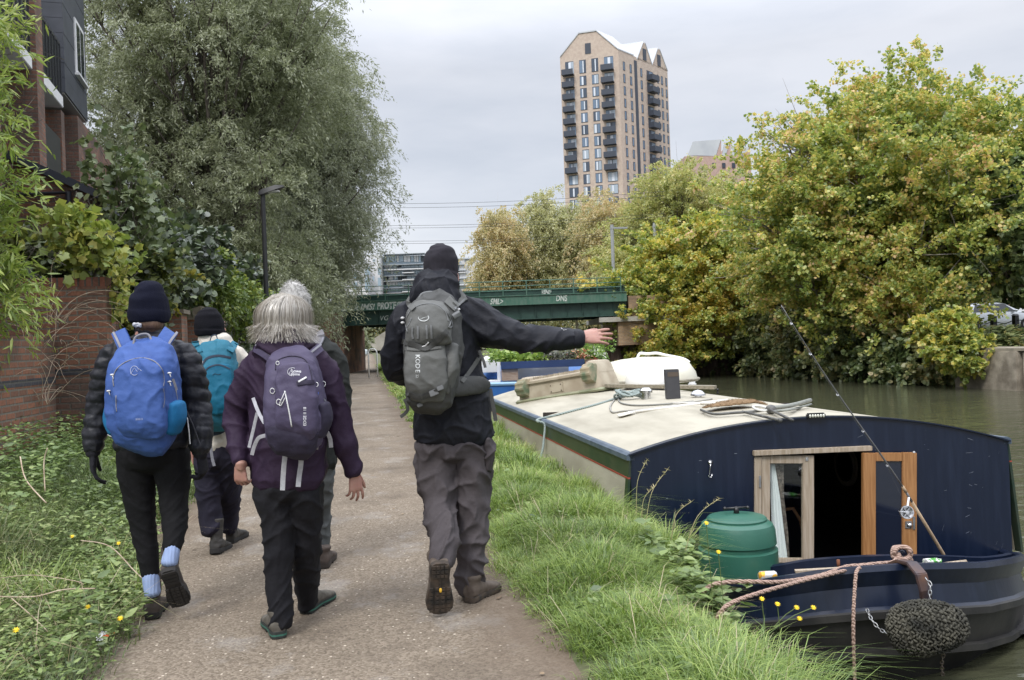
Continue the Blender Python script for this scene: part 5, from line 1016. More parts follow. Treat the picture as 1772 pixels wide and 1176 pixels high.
def brambles():
 dry = M_('dry_stalk', (.36, .27, .19), (.5, .41, .31), ns=10, rough=.9); rnd = random.Random(12)
 def stalks(lab, roots, n, ln, cat='bramble', th=.003, dirv=(0, 0, 1), mat=dry, name='dry_bramble'):
  mb = MB(); c = Vector(roots[0])
  for k in range(n):
   a = Vector(rnd.choice(roots))+Vector((rnd.uniform(-.25, .25), rnd.uniform(-.2, .2), 0)); d = Vector(dirv)+Vector((rnd.uniform(-.8, .8), rnd.uniform(-.5, .5), rnd.uniform(-.3, .3))); pts = [a]; l = ln*rnd.uniform(.5, 1.1)
   for i in range(6): d = (d+Vector((rnd.uniform(-.28, .28), rnd.uniform(-.28, .28), -.32))).normalized(); pts.append(pts[-1]+d*l/6)
   mb.tube(smooth(pts, 2), [th*(1-.6*i/12) for i in range(13)], 5)
  tag(mb.build(name, mat, smooth=True, origin=c), lab, cat)
 stalks('tangle of dry pale bramble stems between the brick walls', [P(70, 640, 9.8), P(90, 600, 9.9), P(60, 700, 9.6), P(80, 560, 9.9)], 60, 1.1, th=.0036)
 for pts, lab, th in (([(0, 1032, 4.4), (60, 1032, 4.4), (110, 1020, 4.4), (165, 1018, 4.4)], 'long pale twig lying across the left verge, lower one', .0035), ([(20, 1035, 4.3), (60, 1070, 4.2), (100, 1110, 4.05), (140, 1150, 3.9)], 'thin straw stalk slanting down to the path corner', .0025), ([(140, 935, 4.9), (190, 945, 4.85), (235, 990, 4.7), (270, 1020, 4.6)], 'bent stick reaching to the walker\'s boot at the path edge', .003), ([(0, 1000, 4.5), (60, 995, 4.6), (130, 1005, 4.6), (145, 1012, 4.6)], 'thin arching twig above the lower twig in the verge', .0022), ([(78, 850, 6.5), (76, 800, 6.6), (82, 775, 6.6)], 'upright broken straw stem in the middle of the verge', .005), ([(35, 790, 6.6), (45, 830, 6.4), (80, 870, 6.2)], 'pale leaning stem near the left brick wall', .005)):
  q = smooth([P(*p) for p in pts], 5); mb = MB(); mb.tube(q, th, 6); tag(mb.build('dry_twig', dry, smooth=True, origin=q[0]), lab, 'twig')
 gs = leafmat('seed_heads', [(.3, .26, .14), (.45, .38, .24)], .3)
 stem = M_('seed_stem', (.28, .27, .12), (.42, .36, .2), ns=8);
 for (bx, by, bd, tx, ty, lab) in ((1110, 900, 6.0, 1132, 842, 'arching seed stem crossing the cabin corner'), (1115, 890, 5.9, 1155, 812, 'taller leaning grass stem in front of the navy bulkhead'), (1185, 930, 5.3, 1245, 862, 'curved stem with dry leaf left of the green bin'), (1160, 920, 5.5, 1196, 868, 'thin upright seed stem by the cabin front'), (1100, 860, 6.4, 1120, 795, 'fine stem rising at the cream side corner')):
  a, b = P(bx, by, bd), P(tx, ty, bd); a.z = min(a.z, .05); q = smooth([a, a.lerp(b, .5)+Vector((-.03, 0, .05)), b], 6); mb = MB(); mb.tube(q, .0025, 5)
  for k in range(14): p = q[-1-k//3]; d = Vector((rnd.uniform(-1, 1), rnd.uniform(-1, 1), rnd.uniform(-.2, 1))).normalized()*.03; s = d.cross(Vector((0, 1, .3))).normalized()*.003; mb.add([p-s, p+s, p+d], [(0, 1, 2)])
  tag(mb.build('seed_stem', stem, origin=a), lab, 'grass stem')
brambles()
def ground_bits():
 n = 260; s = -1.6+2.4*RNG.random(n); t = 2.6+14*RNG.random(n)**1.4; k = (np.abs(s+.4) > .75*RNG.random(n)+.35); s, t = s[k], t[k]; n = len(s)
 Pp = np.stack([s, t, np.full(n, .014)], 1); D = rnd3(n)*np.array((1, 1, .06)); me = leaf_mesh('fallen_leaves', Pp, D, np.array((0, 0, 1.))+rnd3(n)*.15, .035*(.4+RNG.random(n)), .02*(.4+RNG.random(n)), 'round')
 tag(link('fallen_leaves', me, leafmat('brown_litter', [(.06, .04, .025), (.16, .10, .05), (.33, .24, .14)], .1), smooth=False), 'small brown leaves and bits scattered on the towpath', kind='stuff')
 c = G(180, 1104, .03); r = empty('litter', c, label='torn white and orange wrapper lying at the edge of the verge', cat='litter'); rnd = random.Random(3)
 def crumple(w, l, off, mat, nm):
  mb = MB(); n = 7; V = [[Vector((c.x+off[0]+(i/n-.5)*w, c.y+off[1]+(j/n-.5)*l, c.z+off[2]+.010*noise.noise(Vector((i*.9+off[0]*50, j*.9, 1))))) for i in range(n+1)] for j in range(n+1)]
  mb.loft(V, False, False); mb.build(nm, mat, r)
 crumple(.035, .09, (-.015, .03, .01), M_('white_paper', (.72, .72, .74)), 'paper'); crumple(.03, .025, (.01, -.01, .012), M_('orange_paper', (.75, .16, .05)), 'paper'); crumple(.04, .02, (.02, .04, .008), M_('orange_card', (.6, .22, .07)), 'paper'); crumple(.045, .025, (.0, -.035, .006), M_('grey_paper', (.6, .6, .62)), 'paper')
ground_bits()
# ---------------------------------------------------------------- garden walls on the left
MAT_BLUEB = brick('blue_grey_brick', (.065, .065, .075), (.045, .045, .055), (.09, .085, .08), dark=(.03, .03, .035))
MAT_SOLD = brick('upright_red_brick', (.25, .085, .05), (.15, .06, .04), (.09, .08, .07), bw=.078, bh=.24, dark=(.06, .045, .04))
def garden_wall(name, label, a, b, z0, z1, band=None, sold=False, th=.23):
 a, b = Vector((a[0], a[1], 0)), Vector((b[0], b[1], 0)); r = empty(name, ((a+b)/2), label=label, cat='wall')
 x0, x1 = min(a.x, b.x)-(th/2 if abs(a.x-b.x) < .01 else 0), max(a.x, b.x)+(th/2 if abs(a.x-b.x) < .01 else 0)
 y0, y1 = min(a.y, b.y)-(th/2 if abs(a.y-b.y) < .01 else 0), max(a.y, b.y)+(th/2 if abs(a.y-b.y) < .01 else 0)
 zt = z1-(.11 if sold else 0); MB().box((x0, y0, z0), (x1, y1, zt)).build('brickwork', MAT_REDB, r)
 if sold: MB().box((x0-.004, y0-.004, zt), (x1+.004, y1+.004, z1)).build('coping', MAT_SOLD, r)
 if band: MB().box((x0-.005, y0-.005, band), (x1+.005, y1+.005, band+.075)).build('blue_course', MAT_BLUEB, r)
 return r
garden_wall('brick_wall', 'low red brick wall with a blue course at the left edge of the picture', (-3.72, 5.0), (-3.72, 11.0), -.1, 1.62, band=1.08)
garden_wall('brick_wall', 'tall dark red brick wall end facing the path behind the blue-pack walker', (-5.2, 11.25), (-3.05, 11.25), -.1, 2.33, band=1.16, sold=True)
garden_wall('brick_wall', 'ivy-covered brick wall running beside the path behind the walkers', (-3.5, 12.6), (-3.5, 40), -.1, 1.85)
def gate():
 r = empty('garden_gate', (-3.36, 16.4, 0), label='dark narrow garden gate between two brick piers', cat='gate'); MB().box((-3.40, 15.9, .1), (-3.34, 16.9, 1.95)).build('boards', M_('dark_gate_paint', (.02, .025, .025), (.035, .04, .04), ns=8, stretch=(8, 8, 1)), r)
 MB().box((-3.335, 15.95, 1.0), (-3.325, 16.85, 1.08)).build('ledge', M_('dark_gate_ledge', (.03, .034, .034)), r)
 for y, z, lab in ((15.6, 2.05, 'brick gate pier nearer the camera beside the dark gate'), (17.15, 2.0, 'brick gate pier with sloping grey cap beyond the dark gate')):
  r = empty('gate_pier', (-3.25, y, 0), label=lab, cat='pier'); MB().box((-3.55, y-.24, -.1), (-3.02, y+.24, z)).build('brickwork', MAT_REDB, r)
  mb = MB(); mb.hexa([(-3.60, y-.29, z), (-2.97, y-.29, z), (-2.97, y+.29, z), (-3.60, y+.29, z)], [(-3.60, y-.29, z+.07), (-2.97, y-.29, z+.07+(.18 if y > 16 else 0)), (-2.97, y+.29, z+.07+(.18 if y > 16 else 0)), (-3.60, y+.29, z+.07)]); mb.build('cap', MAT_CONC, r)
gate()
# ---------------------------------------------------------------- brick town house with slate-clad bay
def house():
 K = Vector((-6, 21, 0)); a = R(6.5); hf = Vector((-sin(a), cos(a), 0)); hr = Vector((cos(a), sin(a), 0))
 M = Matrix((hr, -hf, Vector((0, 0, 1)))).transposed().to_4x4(); M.translation = K    # local x towards the path, y towards the camera
 r = empty('brick_house', (K.x-3, K.y, 0), label='three-storey dark brick house with slate-clad bay and white-edged balconies at upper left', cat='house')
 slate = M_('dark_slate_cladding', (.035, .042, .055), (.055, .062, .08), ns=3, rough=.5)
 wf = M_('white_paint', (.78, .78, .78), (.7, .7, .7), ns=3, rough=.5); dkr = M_('dark_grey_metal', (.022, .024, .03), rough=.4); gl = glass('house_window_glass', (.03, .04, .05))
 def bx(name, p, q, mat, par=r, bevel=0): mb = MB(); mb.box(p, q, M); return mb.build(name, mat, par, bevel=bevel)
 bx('wall', (-8, -8, 0), (-.8, 14, 6.3), MAT_REDB); bx('wall', (-8.0, -4.5, 0), (0, 1.2, 6.55), MAT_REDB)
 bx('wall', (-8, -8, 6.3), (-1.9, 14, 10.5), MAT_REDB);
 # slate bays, built of courses
 def bay(y0, y1, z0, z1, depth):
  mb = MB(); n = int((z1-z0)/.30)
  for k in range(n): zz = z0+k*.30; mb.box((-depth, y0, zz), (-.004*(k % 2), y1, zz+.292), M);
  mb.box((-depth, y0+.01, z0+.005), (-.012, y1-.01, z1-.01), M); b = mb.build('slate_bay', slate, r); bx('soffit', (-depth+.01, y0+.01, z0-.03), (-.03, y1-.02, z0), M_('grey_soffit', (.3, .3, .3)), b); bx('roof', (-depth-.2, y0-.15, z1), (.15, y1+.15, z1+.12), dkr, b); return b
 b1 = bay(-.0, 2.35, 6.72, 9.75, 1.9); b2 = bay(6.6, 9.6, 6.9, 9.75, 1.9)
 def window(y0, y1, z0, z1, par, x=.0):
  f = bx('window', (x-.05, y0, z0), (x+.03, y1, z1), wf, par, .008); bx('pane', (x+.03, y0+.09, z0+.09), (x+.034, (y0+y1)/2-.03, z1-.09), gl, f); bx('pane', (x+.03, (y0+y1)/2+.03, z0+.09), (x+.034, y1-.09, z1-.09), gl, f); bx('sill', (x-.02, y0-.05, z0-.05), (x+.09, y1+.05, z0), wf, f)
 window(.3, 1.25, 7.45, 8.65, b1, .0); window(7.0, 8.2, 7.3, 8.6, b2, .0)
 mb = MB(); c = M @ Vector((-.55, 2.36, 9.0)); mb.tube([c, c-hf*.06], .09, 16); mb.build('extract_vent', M_('pale_vent', (.5, .5, .5), rough=.4), b1, smooth='auto')
 # balconies
 for y0, y1 in ((2.5, 4.3), (4.95, 6.9)):
  s = bx('balcony', (-1.9, y0, 6.36), (-.02, y1, 6.58), wf, r, .01)
  bx('railing', (-.08, y0+.03, 7.6), (-.04, y1-.03, 7.66), dkr, s); bx('railing', (-.065, y0+.03, 6.6), (-.05, y1-.03, 7.6), M_('smoked_glass_%d' % int(y0), (.03, .034, .04), rough=.25), s)
  for k in range(8): yy = y0+.05+(y1-y0-.1)*k/7; bx('baluster', (-.045, yy-.01, 6.6), (-.03, yy+.01, 7.62), dkr, s)
 bx('chimney_pier', (-1.9, 4.36, 3.0), (.03, 4.88, 8.1), MAT_REDB); bx('chimney_pier', (-.8, 7.2, 0), (.03, 7.6, 6.2), MAT_REDB)
 bx('brick_return', (-.8, 2.3, 0), (-.05, 2.6, 6.3), MAT_REDB)
 # juliet balcony one storey down
 s = bx('railing', (-.1, 2.7, 4.9), (-.06, 4.2, 5.7), dkr)
 window(3.4, 4.3, 4.0, 5.1, r, -.78); window(5.4, 6.4, 4.4, 5.5, r, -.78); window(8, 9, 4.2, 5.4, r, -.78)
 bx('window_recess', (-.81, -3.5, 5.0), (.01, -2.6, 6.0), dkr)
 # lean-to with sloping dark verge and gutter
 pts = [(20, 278), (150, 335), (150, 470), (20, 470)]; d = 13.6; q = [P(x, y, d) for x, y in pts]; q[2].z = q[3].z = 0; q[2].x, q[2].y = q[1].x, q[1].y; q[3].x, q[3].y = q[0].x, q[0].y; back = hf*4
 mb = MB(); mb.hexa([p for p in q], [p+back for p in q]); mb.build('lean_to_wall', MAT_REDB, r)
 dn = (q[1]-q[0]).normalized(); mb = MB(); t0 = -hf*.12; mb.hexa([q[0]+t0-dn*.2, q[1]+t0+dn*.25, q[1]+t0+dn*.25+Vector((0, 0, .13)), q[0]+t0-dn*.2+Vector((0, 0, .13))], [q[0]+back-dn*.2, q[1]+back+dn*.25, q[1]+back+dn*.25+Vector((0, 0, .13)), q[0]+back-dn*.2+Vector((0, 0, .13))]); mb.build('lean_to_roof', slate, r)
 mb = MB(); a1 = P(20, 337, d-.1); a2 = P(118, 333, d-.1); mb.tube([a1, a2, Vector((a2.x, a2.y, 2))], .045, 10); mb.build('downpipe', dkr, r, smooth='auto')
 mb = MB()
 for k in range(5):
  c = P(205+k*6, 383-k*1.2, 17); mb.box((c.x-.4, c.y, c.z), (c.x-.0, c.y+.1, c.z+.3))
 # orange brick neighbour beyond
 r2 = empty('brick_house', (-10.5, 30, 0), label='orange brick neighbouring house half hidden behind the fig bush', cat='house')
 mb = MB(); mb.box((-14, 27, 0), (-8.2, 33, 5.2)); w = mb.build('wall', brick('orange_house_brick', (.34, .14, .08), (.28, .11, .06), (.2, .17, .14)), r2); mb = MB(); mb.box((-14.2, 26.8, 5.2), (-8.0, 33.2, 5.4)); mb.build('roof', dkr, r2)
 return wf, gl, dkr
WF, HGL, DKR = house()
# ---------------------------------------------------------------- the tower block
def tower():
 dC, dL, dR = 210, 214.3, 227; C = P(1088, 585, dC); Lf = P(987, 589, dL); Rt = P(1172, 582, dR)
 for v in (C, Lf, Rt): v.z = 0
 e1 = Lf-C; e2 = Rt-C; n1 = Vector((e1.y, -e1.x, 0)).normalized(); n2 = Vector((-e2.y, e2.x, 0)).normalized()
 if n1.dot(C) > 0: n1 = -n1
 if n2.dot(C) > 0: n2 = -n2
 r = empty('tower_block', C, label='tall buff brick apartment tower with stepped gables and rows of black balconies', cat='tower')
 bk = brick('hazed_buff_tower_brick', (.56, .46, .37), (.50, .41, .33), (.48, .41, .36), dark=(.44, .35, .29)); zinc = M_('zinc_roof', (.40, .42, .45), (.48, .5, .52), ns=.3, stretch=(1, 1, 1), rough=.45)  # brick paled and balcony steel tinted bluish: distance haze put into their colours
 dk = M_('black_balcony_steel', (.035, .045, .065), rough=.5); gl = glass('tower_glass', (.14, .20, .28), .12, .9); wh = M_('white_blind', (.62, .66, .72), rough=.5); gls = [gl, gl, glass('tower_glass_dark', (.05, .07, .10), .12, .9), glass('tower_glass_pale', (.34, .40, .46), .2, .9)]; rg = random.Random(14)
 EZ = 71.3; e3 = e1+e2
 mb = MB(); mb.hexa([C, Rt, Rt+e1, Lf], [p+Vector((0, 0, EZ)) for p in (C, Rt, Rt+e1, Lf)]); mb.build('wall', bk, r)
 def pt(face, u, z, o): b, n = (e1, n1) if face == 0 else (e2, n2); return C + b*(1-u if False else u) + n*o + Vector((0, 0, z))
 def panel(name, face, u0, u1, z0, z1, o0, o1, mat, par=r):
  mb = MB(); mb.hexa([pt(face, u0, z0, o0), pt(face, u1, z0, o0), pt(face, u1, z0, o1), pt(face, u0, z0, o1)], [pt(face, u0, z1, o0), pt(face, u1, z1, o0), pt(face, u1, z1, o1), pt(face, u0, z1, o1)]); return mb.build(name, mat, par)
 # gables
 U = Vector((0, 0, 1))
 def prism(name, poly, ext, mat, par=r): mb = MB(); mb.hexa(poly, [p+ext for p in poly]); return mb.build(name, mat, par)
 g0 = [C+U*EZ, C+e1*.36+U*(EZ+5.2), C+e1*.66+U*(EZ+5.2), Lf+U*EZ]; g = prism('gable', g0, e2*.30, bk)
 for i in range(3):
  a, b = g0[i], g0[i+1]; prism('roof', [a+U*.02+n1*.2, b+U*.02+n1*.2, b+U*.32+n1*.2, a+U*.32+n1*.2], e2*.31, zinc)
 for (u0, up, u1) in ((.36, .52, .67), (.67, .82, 1.0)):
  a, m, m2, b = C+e2*u0+U*(EZ-.5), C+e2*(up-.02)+U*(EZ+4.4), C+e2*(up+.02)+U*(EZ+4.4), C+e2*u1+U*(EZ-.5); prism('gable', [a, m, m2, b], e1*.9, bk)
  prism('roof', [a+n2*.15, m+n2*.15, m+U*.3+n2*.15, a+U*.3+n2*.15], e1*.92, zinc); prism('roof', [m2+n2*.15, b+n2*.15, b+U*.3+n2*.15, m2+U*.3+n2*.15], e1*.92, zinc); panel('slot_window', 1, up-.035, up+.035, EZ-.0, EZ+2.9, .02, .08, dk)
 panel('slot_window', 0, .46, .56, EZ-0.0, EZ+2.6, .02, .08, dk); panel('recess_panel', 1, .30, .355, 0, EZ-1, .02, .06, dk)
 # windows and balconies storey by storey
 F = 3.02; z = EZ-4.6; k = 0
 cols0 = [(.08, .25), (.345, .46), (.555, .67), (.76, .92)]   # from C (u=0) to the left corner (u=1)
 while z > 30:
  h = 2.4 if k else 3.3
  for i, (u0, u1) in enumerate(cols0):
   bal = i in (0, 3) and k < 9
   w = panel('window', 0, u0 if not bal else u0+.01, u1 if not bal else u1-.01, z, z+h, .02, .06, dk); n = 2
   for j in range(n):
    a = u0+(u1-u0)*(j+.08)/n; b = u0+(u1-u0)*(j+.92)/n; panel('pane', 0, a, b, z+.12, z+h-.15, .06, .09, rg.choice(gls), w)
   a = u0+(u1-u0)*(.34+.1*((k*7+i*3) % 3)); panel('blind', 0, a, a+(u1-u0)*(.16+.1*((k+i) % 3 == 0)), z+.15, z+h-.25, .09, .11, wh, w)
   if bal:
    b = panel('balcony', 0, u0-.0, u1+.04, z-.28, z-.05, .02, 1.7, dk); panel('railing', 0, u0-.0, u1+.04, z-.05, z+1.05, 1.62, 1.7, dk, b); panel('railing', 0, u1+.033, u1+.04, z-.05, z+1.05, .1, 1.62, dk, b)
  for u0, u1 in ((.08, .12), (.21, .25), (.42, .46), (.765, .80), (.85, .89), (.945, .98)):
   w = panel('window', 1, u0, u1, z, z+2.2, .02, .06, dk); panel('pane', 1, u0+.006, u1-.014, z+.15, z+2.0, .06, .09, gl, w)
  w = panel('window', 1, .55, .68, z-.3, z+2.3, .02, .06, dk); panel('pane', 1, .60, .67, z, z+2.1, .06, .09, gl, w)
  if k < 9: b = panel('balcony', 1, .55, .70, z-.28, z-.05, .06, 1.7, dk); panel('railing', 1, .55, .70, z-.05, z+1.05, 1.62, 1.7, dk, b); panel('railing', 1, .55, .555, z-.05, z+1.05, .1, 1.62, dk, b)
  z -= F; k += 1
 # saw-toothed block
 d = 190; r = empty('sawtooth_building', P(1250, 560, d), label='lower brown brick building with saw-toothed zinc roof right of the tower', cat='building'); b2 = brick('brown_saw_brick', (.48, .33, .28), (.44, .3, .25), (.42, .34, .3), dark=(.4, .27, .23))
 X = Vector((cos(YAW), sin(YAW), 0)); Y = Vector((-X.y, X.x, 0)); y0 = 268
 def at(px, py): return P(px, py, d)
 xs = [(1190, 1248, 242), (1249.5, 1264.5, 246.5), (1266.5, 1281.5, 250.5), (1283.5, 1298, 254.5)]
 a, b = at(1185, 270), at(1299, 270); a0 = Vector((a.x, a.y, 0)); b0 = Vector((b.x, b.y, 0)); mb = MB(); mb.hexa([a0, b0, b0+Y*18, a0+Y*18], [Vector((a.x, a.y, a.z)), b, b+Y*18, a+Y*18]); mb.build('wall', b2, r)
 for i, (x0, x1, yp) in enumerate(xs):
  p, q, s = at(x0 if i else 1185, 271), at(x1, 271), at(x1, yp);
  if i == 0: p2 = at(1199, 247)
  mb = MB()
  w0 = at(x1-9, 271); mb.hexa([w0, q, s], [w0+Y*14, q+Y*14, s+Y*14]); mb.build('roof_tooth', b2, r)
  mb = MB(); e = at(x0+2 if i else 1190, 268 if i else 262); t2 = at(x0+4 if i else 1199, yp+6 if i else 246); mb.hexa([w0+Y*.4, s+Y*.4, at(x1-11, yp+1)+Y*.4 if i else at(1199, 246)+Y*.4, at(x0, 268)+Y*.4 if i else at(1190, 268)+Y*.4], [w0+Y*.1+Vector((0, 0, .2)), s+Y*.1+Vector((0, 0, .2)), (at(x1-11, yp+1) if i else at(1199, 246))+Y*.1+Vector((0, 0, .2)), (at(x0, 268) if i else at(1190, 268))+Y*.1]); mb.build('roof', zinc, r)
 for k in range(4):
  a, b = at(1232+k*17, 282), at(1238+k*17, 290); mb = MB(); mb.box((a.x, a.y-.3, b.z), (b.x, a.y-.1, a.z)); mb.build('window', dk, r)
tower()
# ---------------------------------------------------------------- flats beyond the bridge
def flats():
 d = 150; X = Vector((cos(YAW), sin(YAW), 0)); Y = Vector((-X.y, X.x, 0)); gl = glass('flat_glass', (.26, .34, .40), .2, .9); wh = M_('white_render', (.62, .62, .62), (.55, .55, .56), ns=.4, rough=.7); gy = M_('grey_slab', (.42, .45, .48), rough=.6); bl = M_('pale_blue_panel', (.38, .46, .50), rough=.5); dk = M_('dark_frame', (.05, .06, .07))
 def blk(name, par, x0, y0, x1, y1, dd, depth, mat):
  a, b, c, e = P(x0, y1, dd), P(x1, y1, dd), P(x1, y0, dd), P(x0, y0, dd); b = Vector((b.x, b.y, a.z)); c = Vector((b.x, b.y, c.z)); e = Vector((a.x, a.y, c.z)); mb = MB(); mb.hexa([a, b, c, e], [a+Y*depth, b+Y*depth, c+Y*depth, e+Y*depth]); return mb.build(name, mat, par)
 r = empty('apartment_block', P(700, 600, d), label='glass and white-banded balcony flats behind the tall man\'s hat', cat='apartment building')
 blk('wall', r, 664, 441, 737, 600, d, 12, gl)
 for y in (437.5, 456, 463, 475, 484, 496, 505): blk('floor_slab', r, 660 if y < 460 else 664, y, 735 if y < 460 else 740, y+(2.0 if y != 463 else 4.5), d-1.5, 3, gy if y in (437.5, 456, 475, 496) else wh)
 rnd = random.Random(8)
 for row, (y0, y1) in enumerate(((441, 453), (458, 463), (468, 474), (477, 484), (487, 495), (498, 505))):
  x = 665
  while x < 735:
   w = rnd.choice((4, 6, 8)); blk('window', r, x, y0+.7, x+w-1, y1-.5, d-.3, .4, rnd.choice((gl, bl, dk, wh, gl))); x += w
 for y in (470, 482, 492, 503): blk('balcony', r, 696, y, 716, y+2.2, d-2.2, 2, wh)
 blk('wall', r, 786, 447, 800, 600, d, 10, gl); blk('wall', r, 800, 458, 812, 600, d-1, 10, wh)
 for y in (446, 456, 466, 470, 480, 492): blk('floor_slab', r, 784, y, 802+(y-446)*.22, y+2.2, d-1.5, 3, gy if y != 470 else wh)
 r = empty('apartment_block', P(630, 600, d-5), label='plain white rendered flats with tall windows at the edge of the willow', cat='apartment building')
 blk('wall', r, 640, 440, 662, 600, d-4, 12, wh); blk('wall', r, 600, 455, 640, 600, d-6, 12, wh)
 for x, y, w, h in ((654, 463, 5, 12), (654, 480, 5, 14), (645, 448, 4, 4), (632, 462, 8, 14), (632, 480, 8, 22), (622, 478, 4, 12), (645, 478, 2.5, 8), (612, 470, 6, 12), (612, 488, 6, 12)): blk('window', r, x, y, x+w, y+h, d-6.3, .4, gl)
 r = empty('apartment_block', P(820, 600, 170), label='pale distant block at the left end of the birch row', cat='apartment building'); blk('wall', r, 803, 447, 826, 600, 170, 10, wh); blk('parapet', r, 802, 445, 827, 448, 169.5, 1, gy)
 # low houses behind the far-bank trees
 r = empty('terraced_house', P(1340, 560, 64), label='long low house with grey roof and white windows behind the far-bank bushes', cat='house'); ob = brick('orange_brick_far', (.42, .2, .12), (.36, .17, .1), (.34, .3, .26), dark=(.3, .16, .1));
 blk('wall', r, 1225, 515, 1450, 600, 64, 7, ob); blk('roof', r, 1215, 486, 1460, 512, 64, 8, M_('grey_slate_roof', (.2, .2, .22), (.27, .27, .29), ns=1)); blk('fascia', r, 1215, 510, 1460, 515, 63.8, 1, M_('dark_eaves', (.03, .035, .03)))
 for x, y, w, h in ((1316, 534, 8, 10), (1330, 534, 8, 10), (1282, 536, 9, 8), (1241, 519, 18, 12), (1400, 530, 9, 12)): f = blk('window', r, x, y, x+w, y+h, 63.7, .3, WF); blk('pane', f, x+1.3, y+1.3, x+w-1.3, y+h-1.3, 63.66, .1, HGL)
 r = empty('gabled_house', P(1240, 560, 85), label='small house with white-edged gable peeping above the golden tree', cat='house'); a = [P(1222, 417, 85), P(1256, 416, 85), P(1239, 401, 85)]; mb = MB(); mb.hexa(a, [p+Y*8 for p in a]); mb.build('gable', ob, r); blk('wall', r, 1222, 417, 1256, 600, 85, 8, ob)
 for p, q in ((a[0], a[2]), (a[2], a[1])): mb = MB(); mb.strip([p-Y*.3, q-Y*.3], .35, Vector((0, 0, 1)), .3); mb.build('bargeboard', WF, r)
 for k, (x0, x1) in enumerate(((1560, 1655), (1668, 1760))):
  r = empty('terraced_house', P(x0+40, 560, 62), label=('brick house hidden behind the middle of the big maple', 'orange brick house behind the dark tree above the silver car')[k], cat='house'); blk('wall', r, x0, 440, x1, 560, 62, 8, ob); blk('roof', r, x0-3, 395, x1+3, 440, 62.5, 7, M_('brown_tile_roof', (.22, .12, .08), (.28, .16, .11), ns=1))
  for x in (x0+15, x0+50): f = blk('window', r, x, 462, x+14, 482, 61.8, .3, WF); blk('pane', f, x+1.5, 463.5, x+12.5, 480.5, 61.7, .1, HGL); f = blk('window', r, x, 508, x+14, 528, 61.8, .3, WF); blk('pane', f, x+1.5, 509.5, x+12.5, 526.5, 61.7, .1, HGL)
flats()
# ---------------------------------------------------------------- cars, bollards
def car(name, label, loc, rz, col, s=1.0):
 r = empty(name, loc, rz, label, 'car'); pm = M_(name+'_paint_'+str(int(col[0]*100)), col, rough=.25, metal=.5, coat=.6); gl = glass('car_glass_'+str(int(col[2]*100)), (.02, .025, .03)); tr = M_('tyre_rubber', (.02, .02, .02), rough=.85)
 # local x forward, y across, z up
 prof = [(-2.05, .35, .55, .80), (-2.0, .28, .95, .86), (-1.6, .25, 1.0, .88), (-.9, .22, 1.0, .88), (.3, .22, .98, .88), (.95, .22, .95, .88), (1.7, .25, .80, .84), (2.0, .30, .62, .76), (2.1, .38, .52, .62)]
 mb = MB()
 def ring(x, z0, z1, w): return [Vector((x, y*s, z*s)) * 1 if False else Vector((x*s, y*s, z*s)) for y, z in ((-w*.96, z0), (-w, z0+.12), (-w, z0+(z1-z0)*.65), (-w*.9, z1), (0, z1+.03), (w*.9, z1), (w, z0+(z1-z0)*.65), (w, z0+.12), (w*.96, z0))]
 mb.loft([ring(*p) for p in prof]); body = mb.build('body', pm, r, local=True, smooth='auto')
 gh = [(-1.9, .96, .98, .7), (-1.5, .95, 1.36, .66), (-.9, .95, 1.47, .64), (.0, .95, 1.48, .64), (.45, .94, 1.38, .66), (1.15, .93, .96, .72)]
 mb = MB(); mb.loft([[Vector((x*s, y*s, z*s)) for y, z in ((-.80, z0), (-w-.02, z1-.06), (-w*.8, z1), (w*.8, z1), (w+.02, z1-.06), (.80, z0))] for x, z0, z1, w in gh]); mb.build('cabin', pm, r, local=True, smooth='auto')
 for sd in (-1, 1):
  for (x0, x1, t0, t1) in ((-1.35, -.45, -1.15, -.45), (-.38, .8, -.38, .30)):
   mb = MB(); zt = 1.38; yb = sd*.815; yt = sd*.70
   mb.hexa([Vector((x0*s, yb*s, 1.0*s)), Vector((x1*s, yb*s, 1.0*s)), Vector((t1*s, yt*s, zt*s)), Vector((t0*s, yt*s, zt*s))], [Vector((x0*s, (yb-sd*.03)*s, 1.0*s)), Vector((x1*s, (yb-sd*.03)*s, 1.0*s)), Vector((t1*s, (yt-sd*.03)*s, zt*s)), Vector((t0*s, (yt-sd*.03)*s, zt*s))]); mb.build('side_window', gl, r, local=True)
  mb = MB(); mb.sphere((.75*s, sd*.95*s, 1.02*s), .1*s, 10, 8, (.7, 1, .7)); mb.build('wing_mirror', pm, r, local=True, smooth=True)
  for x in (-1.3, 1.3):
   M = Matrix.Rotation(pi/2, 4, 'X'); mb = MB(); mb.lathe([(0, -.1), (.3*s, -.1), (.32*s, -.07), (.32*s, .07), (.3*s, .1), (0, .1)], (x*s, sd*.8*s, .32*s), 24, M); w = mb.build('wheel', tr, r, local=True, smooth='auto'); mb = MB(); mb.lathe([(0, -.02), (.2*s, -.02), (.2*s, .02), (0, .02)], (x*s, sd*.9*s, .32*s), 20, M); mb.build('rim', MAT_STEEL, w, local=True)
  mb = MB(); mb.sphere((1.95*s, sd*.6*s, .68*s), .13*s, 10, 8, (.8, 1, .6)); mb.build('headlight', M_('headlight_glass', (.7, .72, .75), rough=.15), r, local=True, smooth=True)
 return r
def gpt(px, d): p = P(px, 600, d); return Vector((p.x, p.y, ground_z(p.x, p.y)))
car('parked_car', 'silver hatchback parked behind the bollards above the quay', gpt(1716, 44), YAW+.03, (.5, .52, .54))
car('parked_car', 'white car almost hidden by the yellow leaves left of the silver one', gpt(1625, 46), YAW+.1, (.7, .7, .7))
bl = M_('black_bollard', (.014, .014, .018), rough=.5)
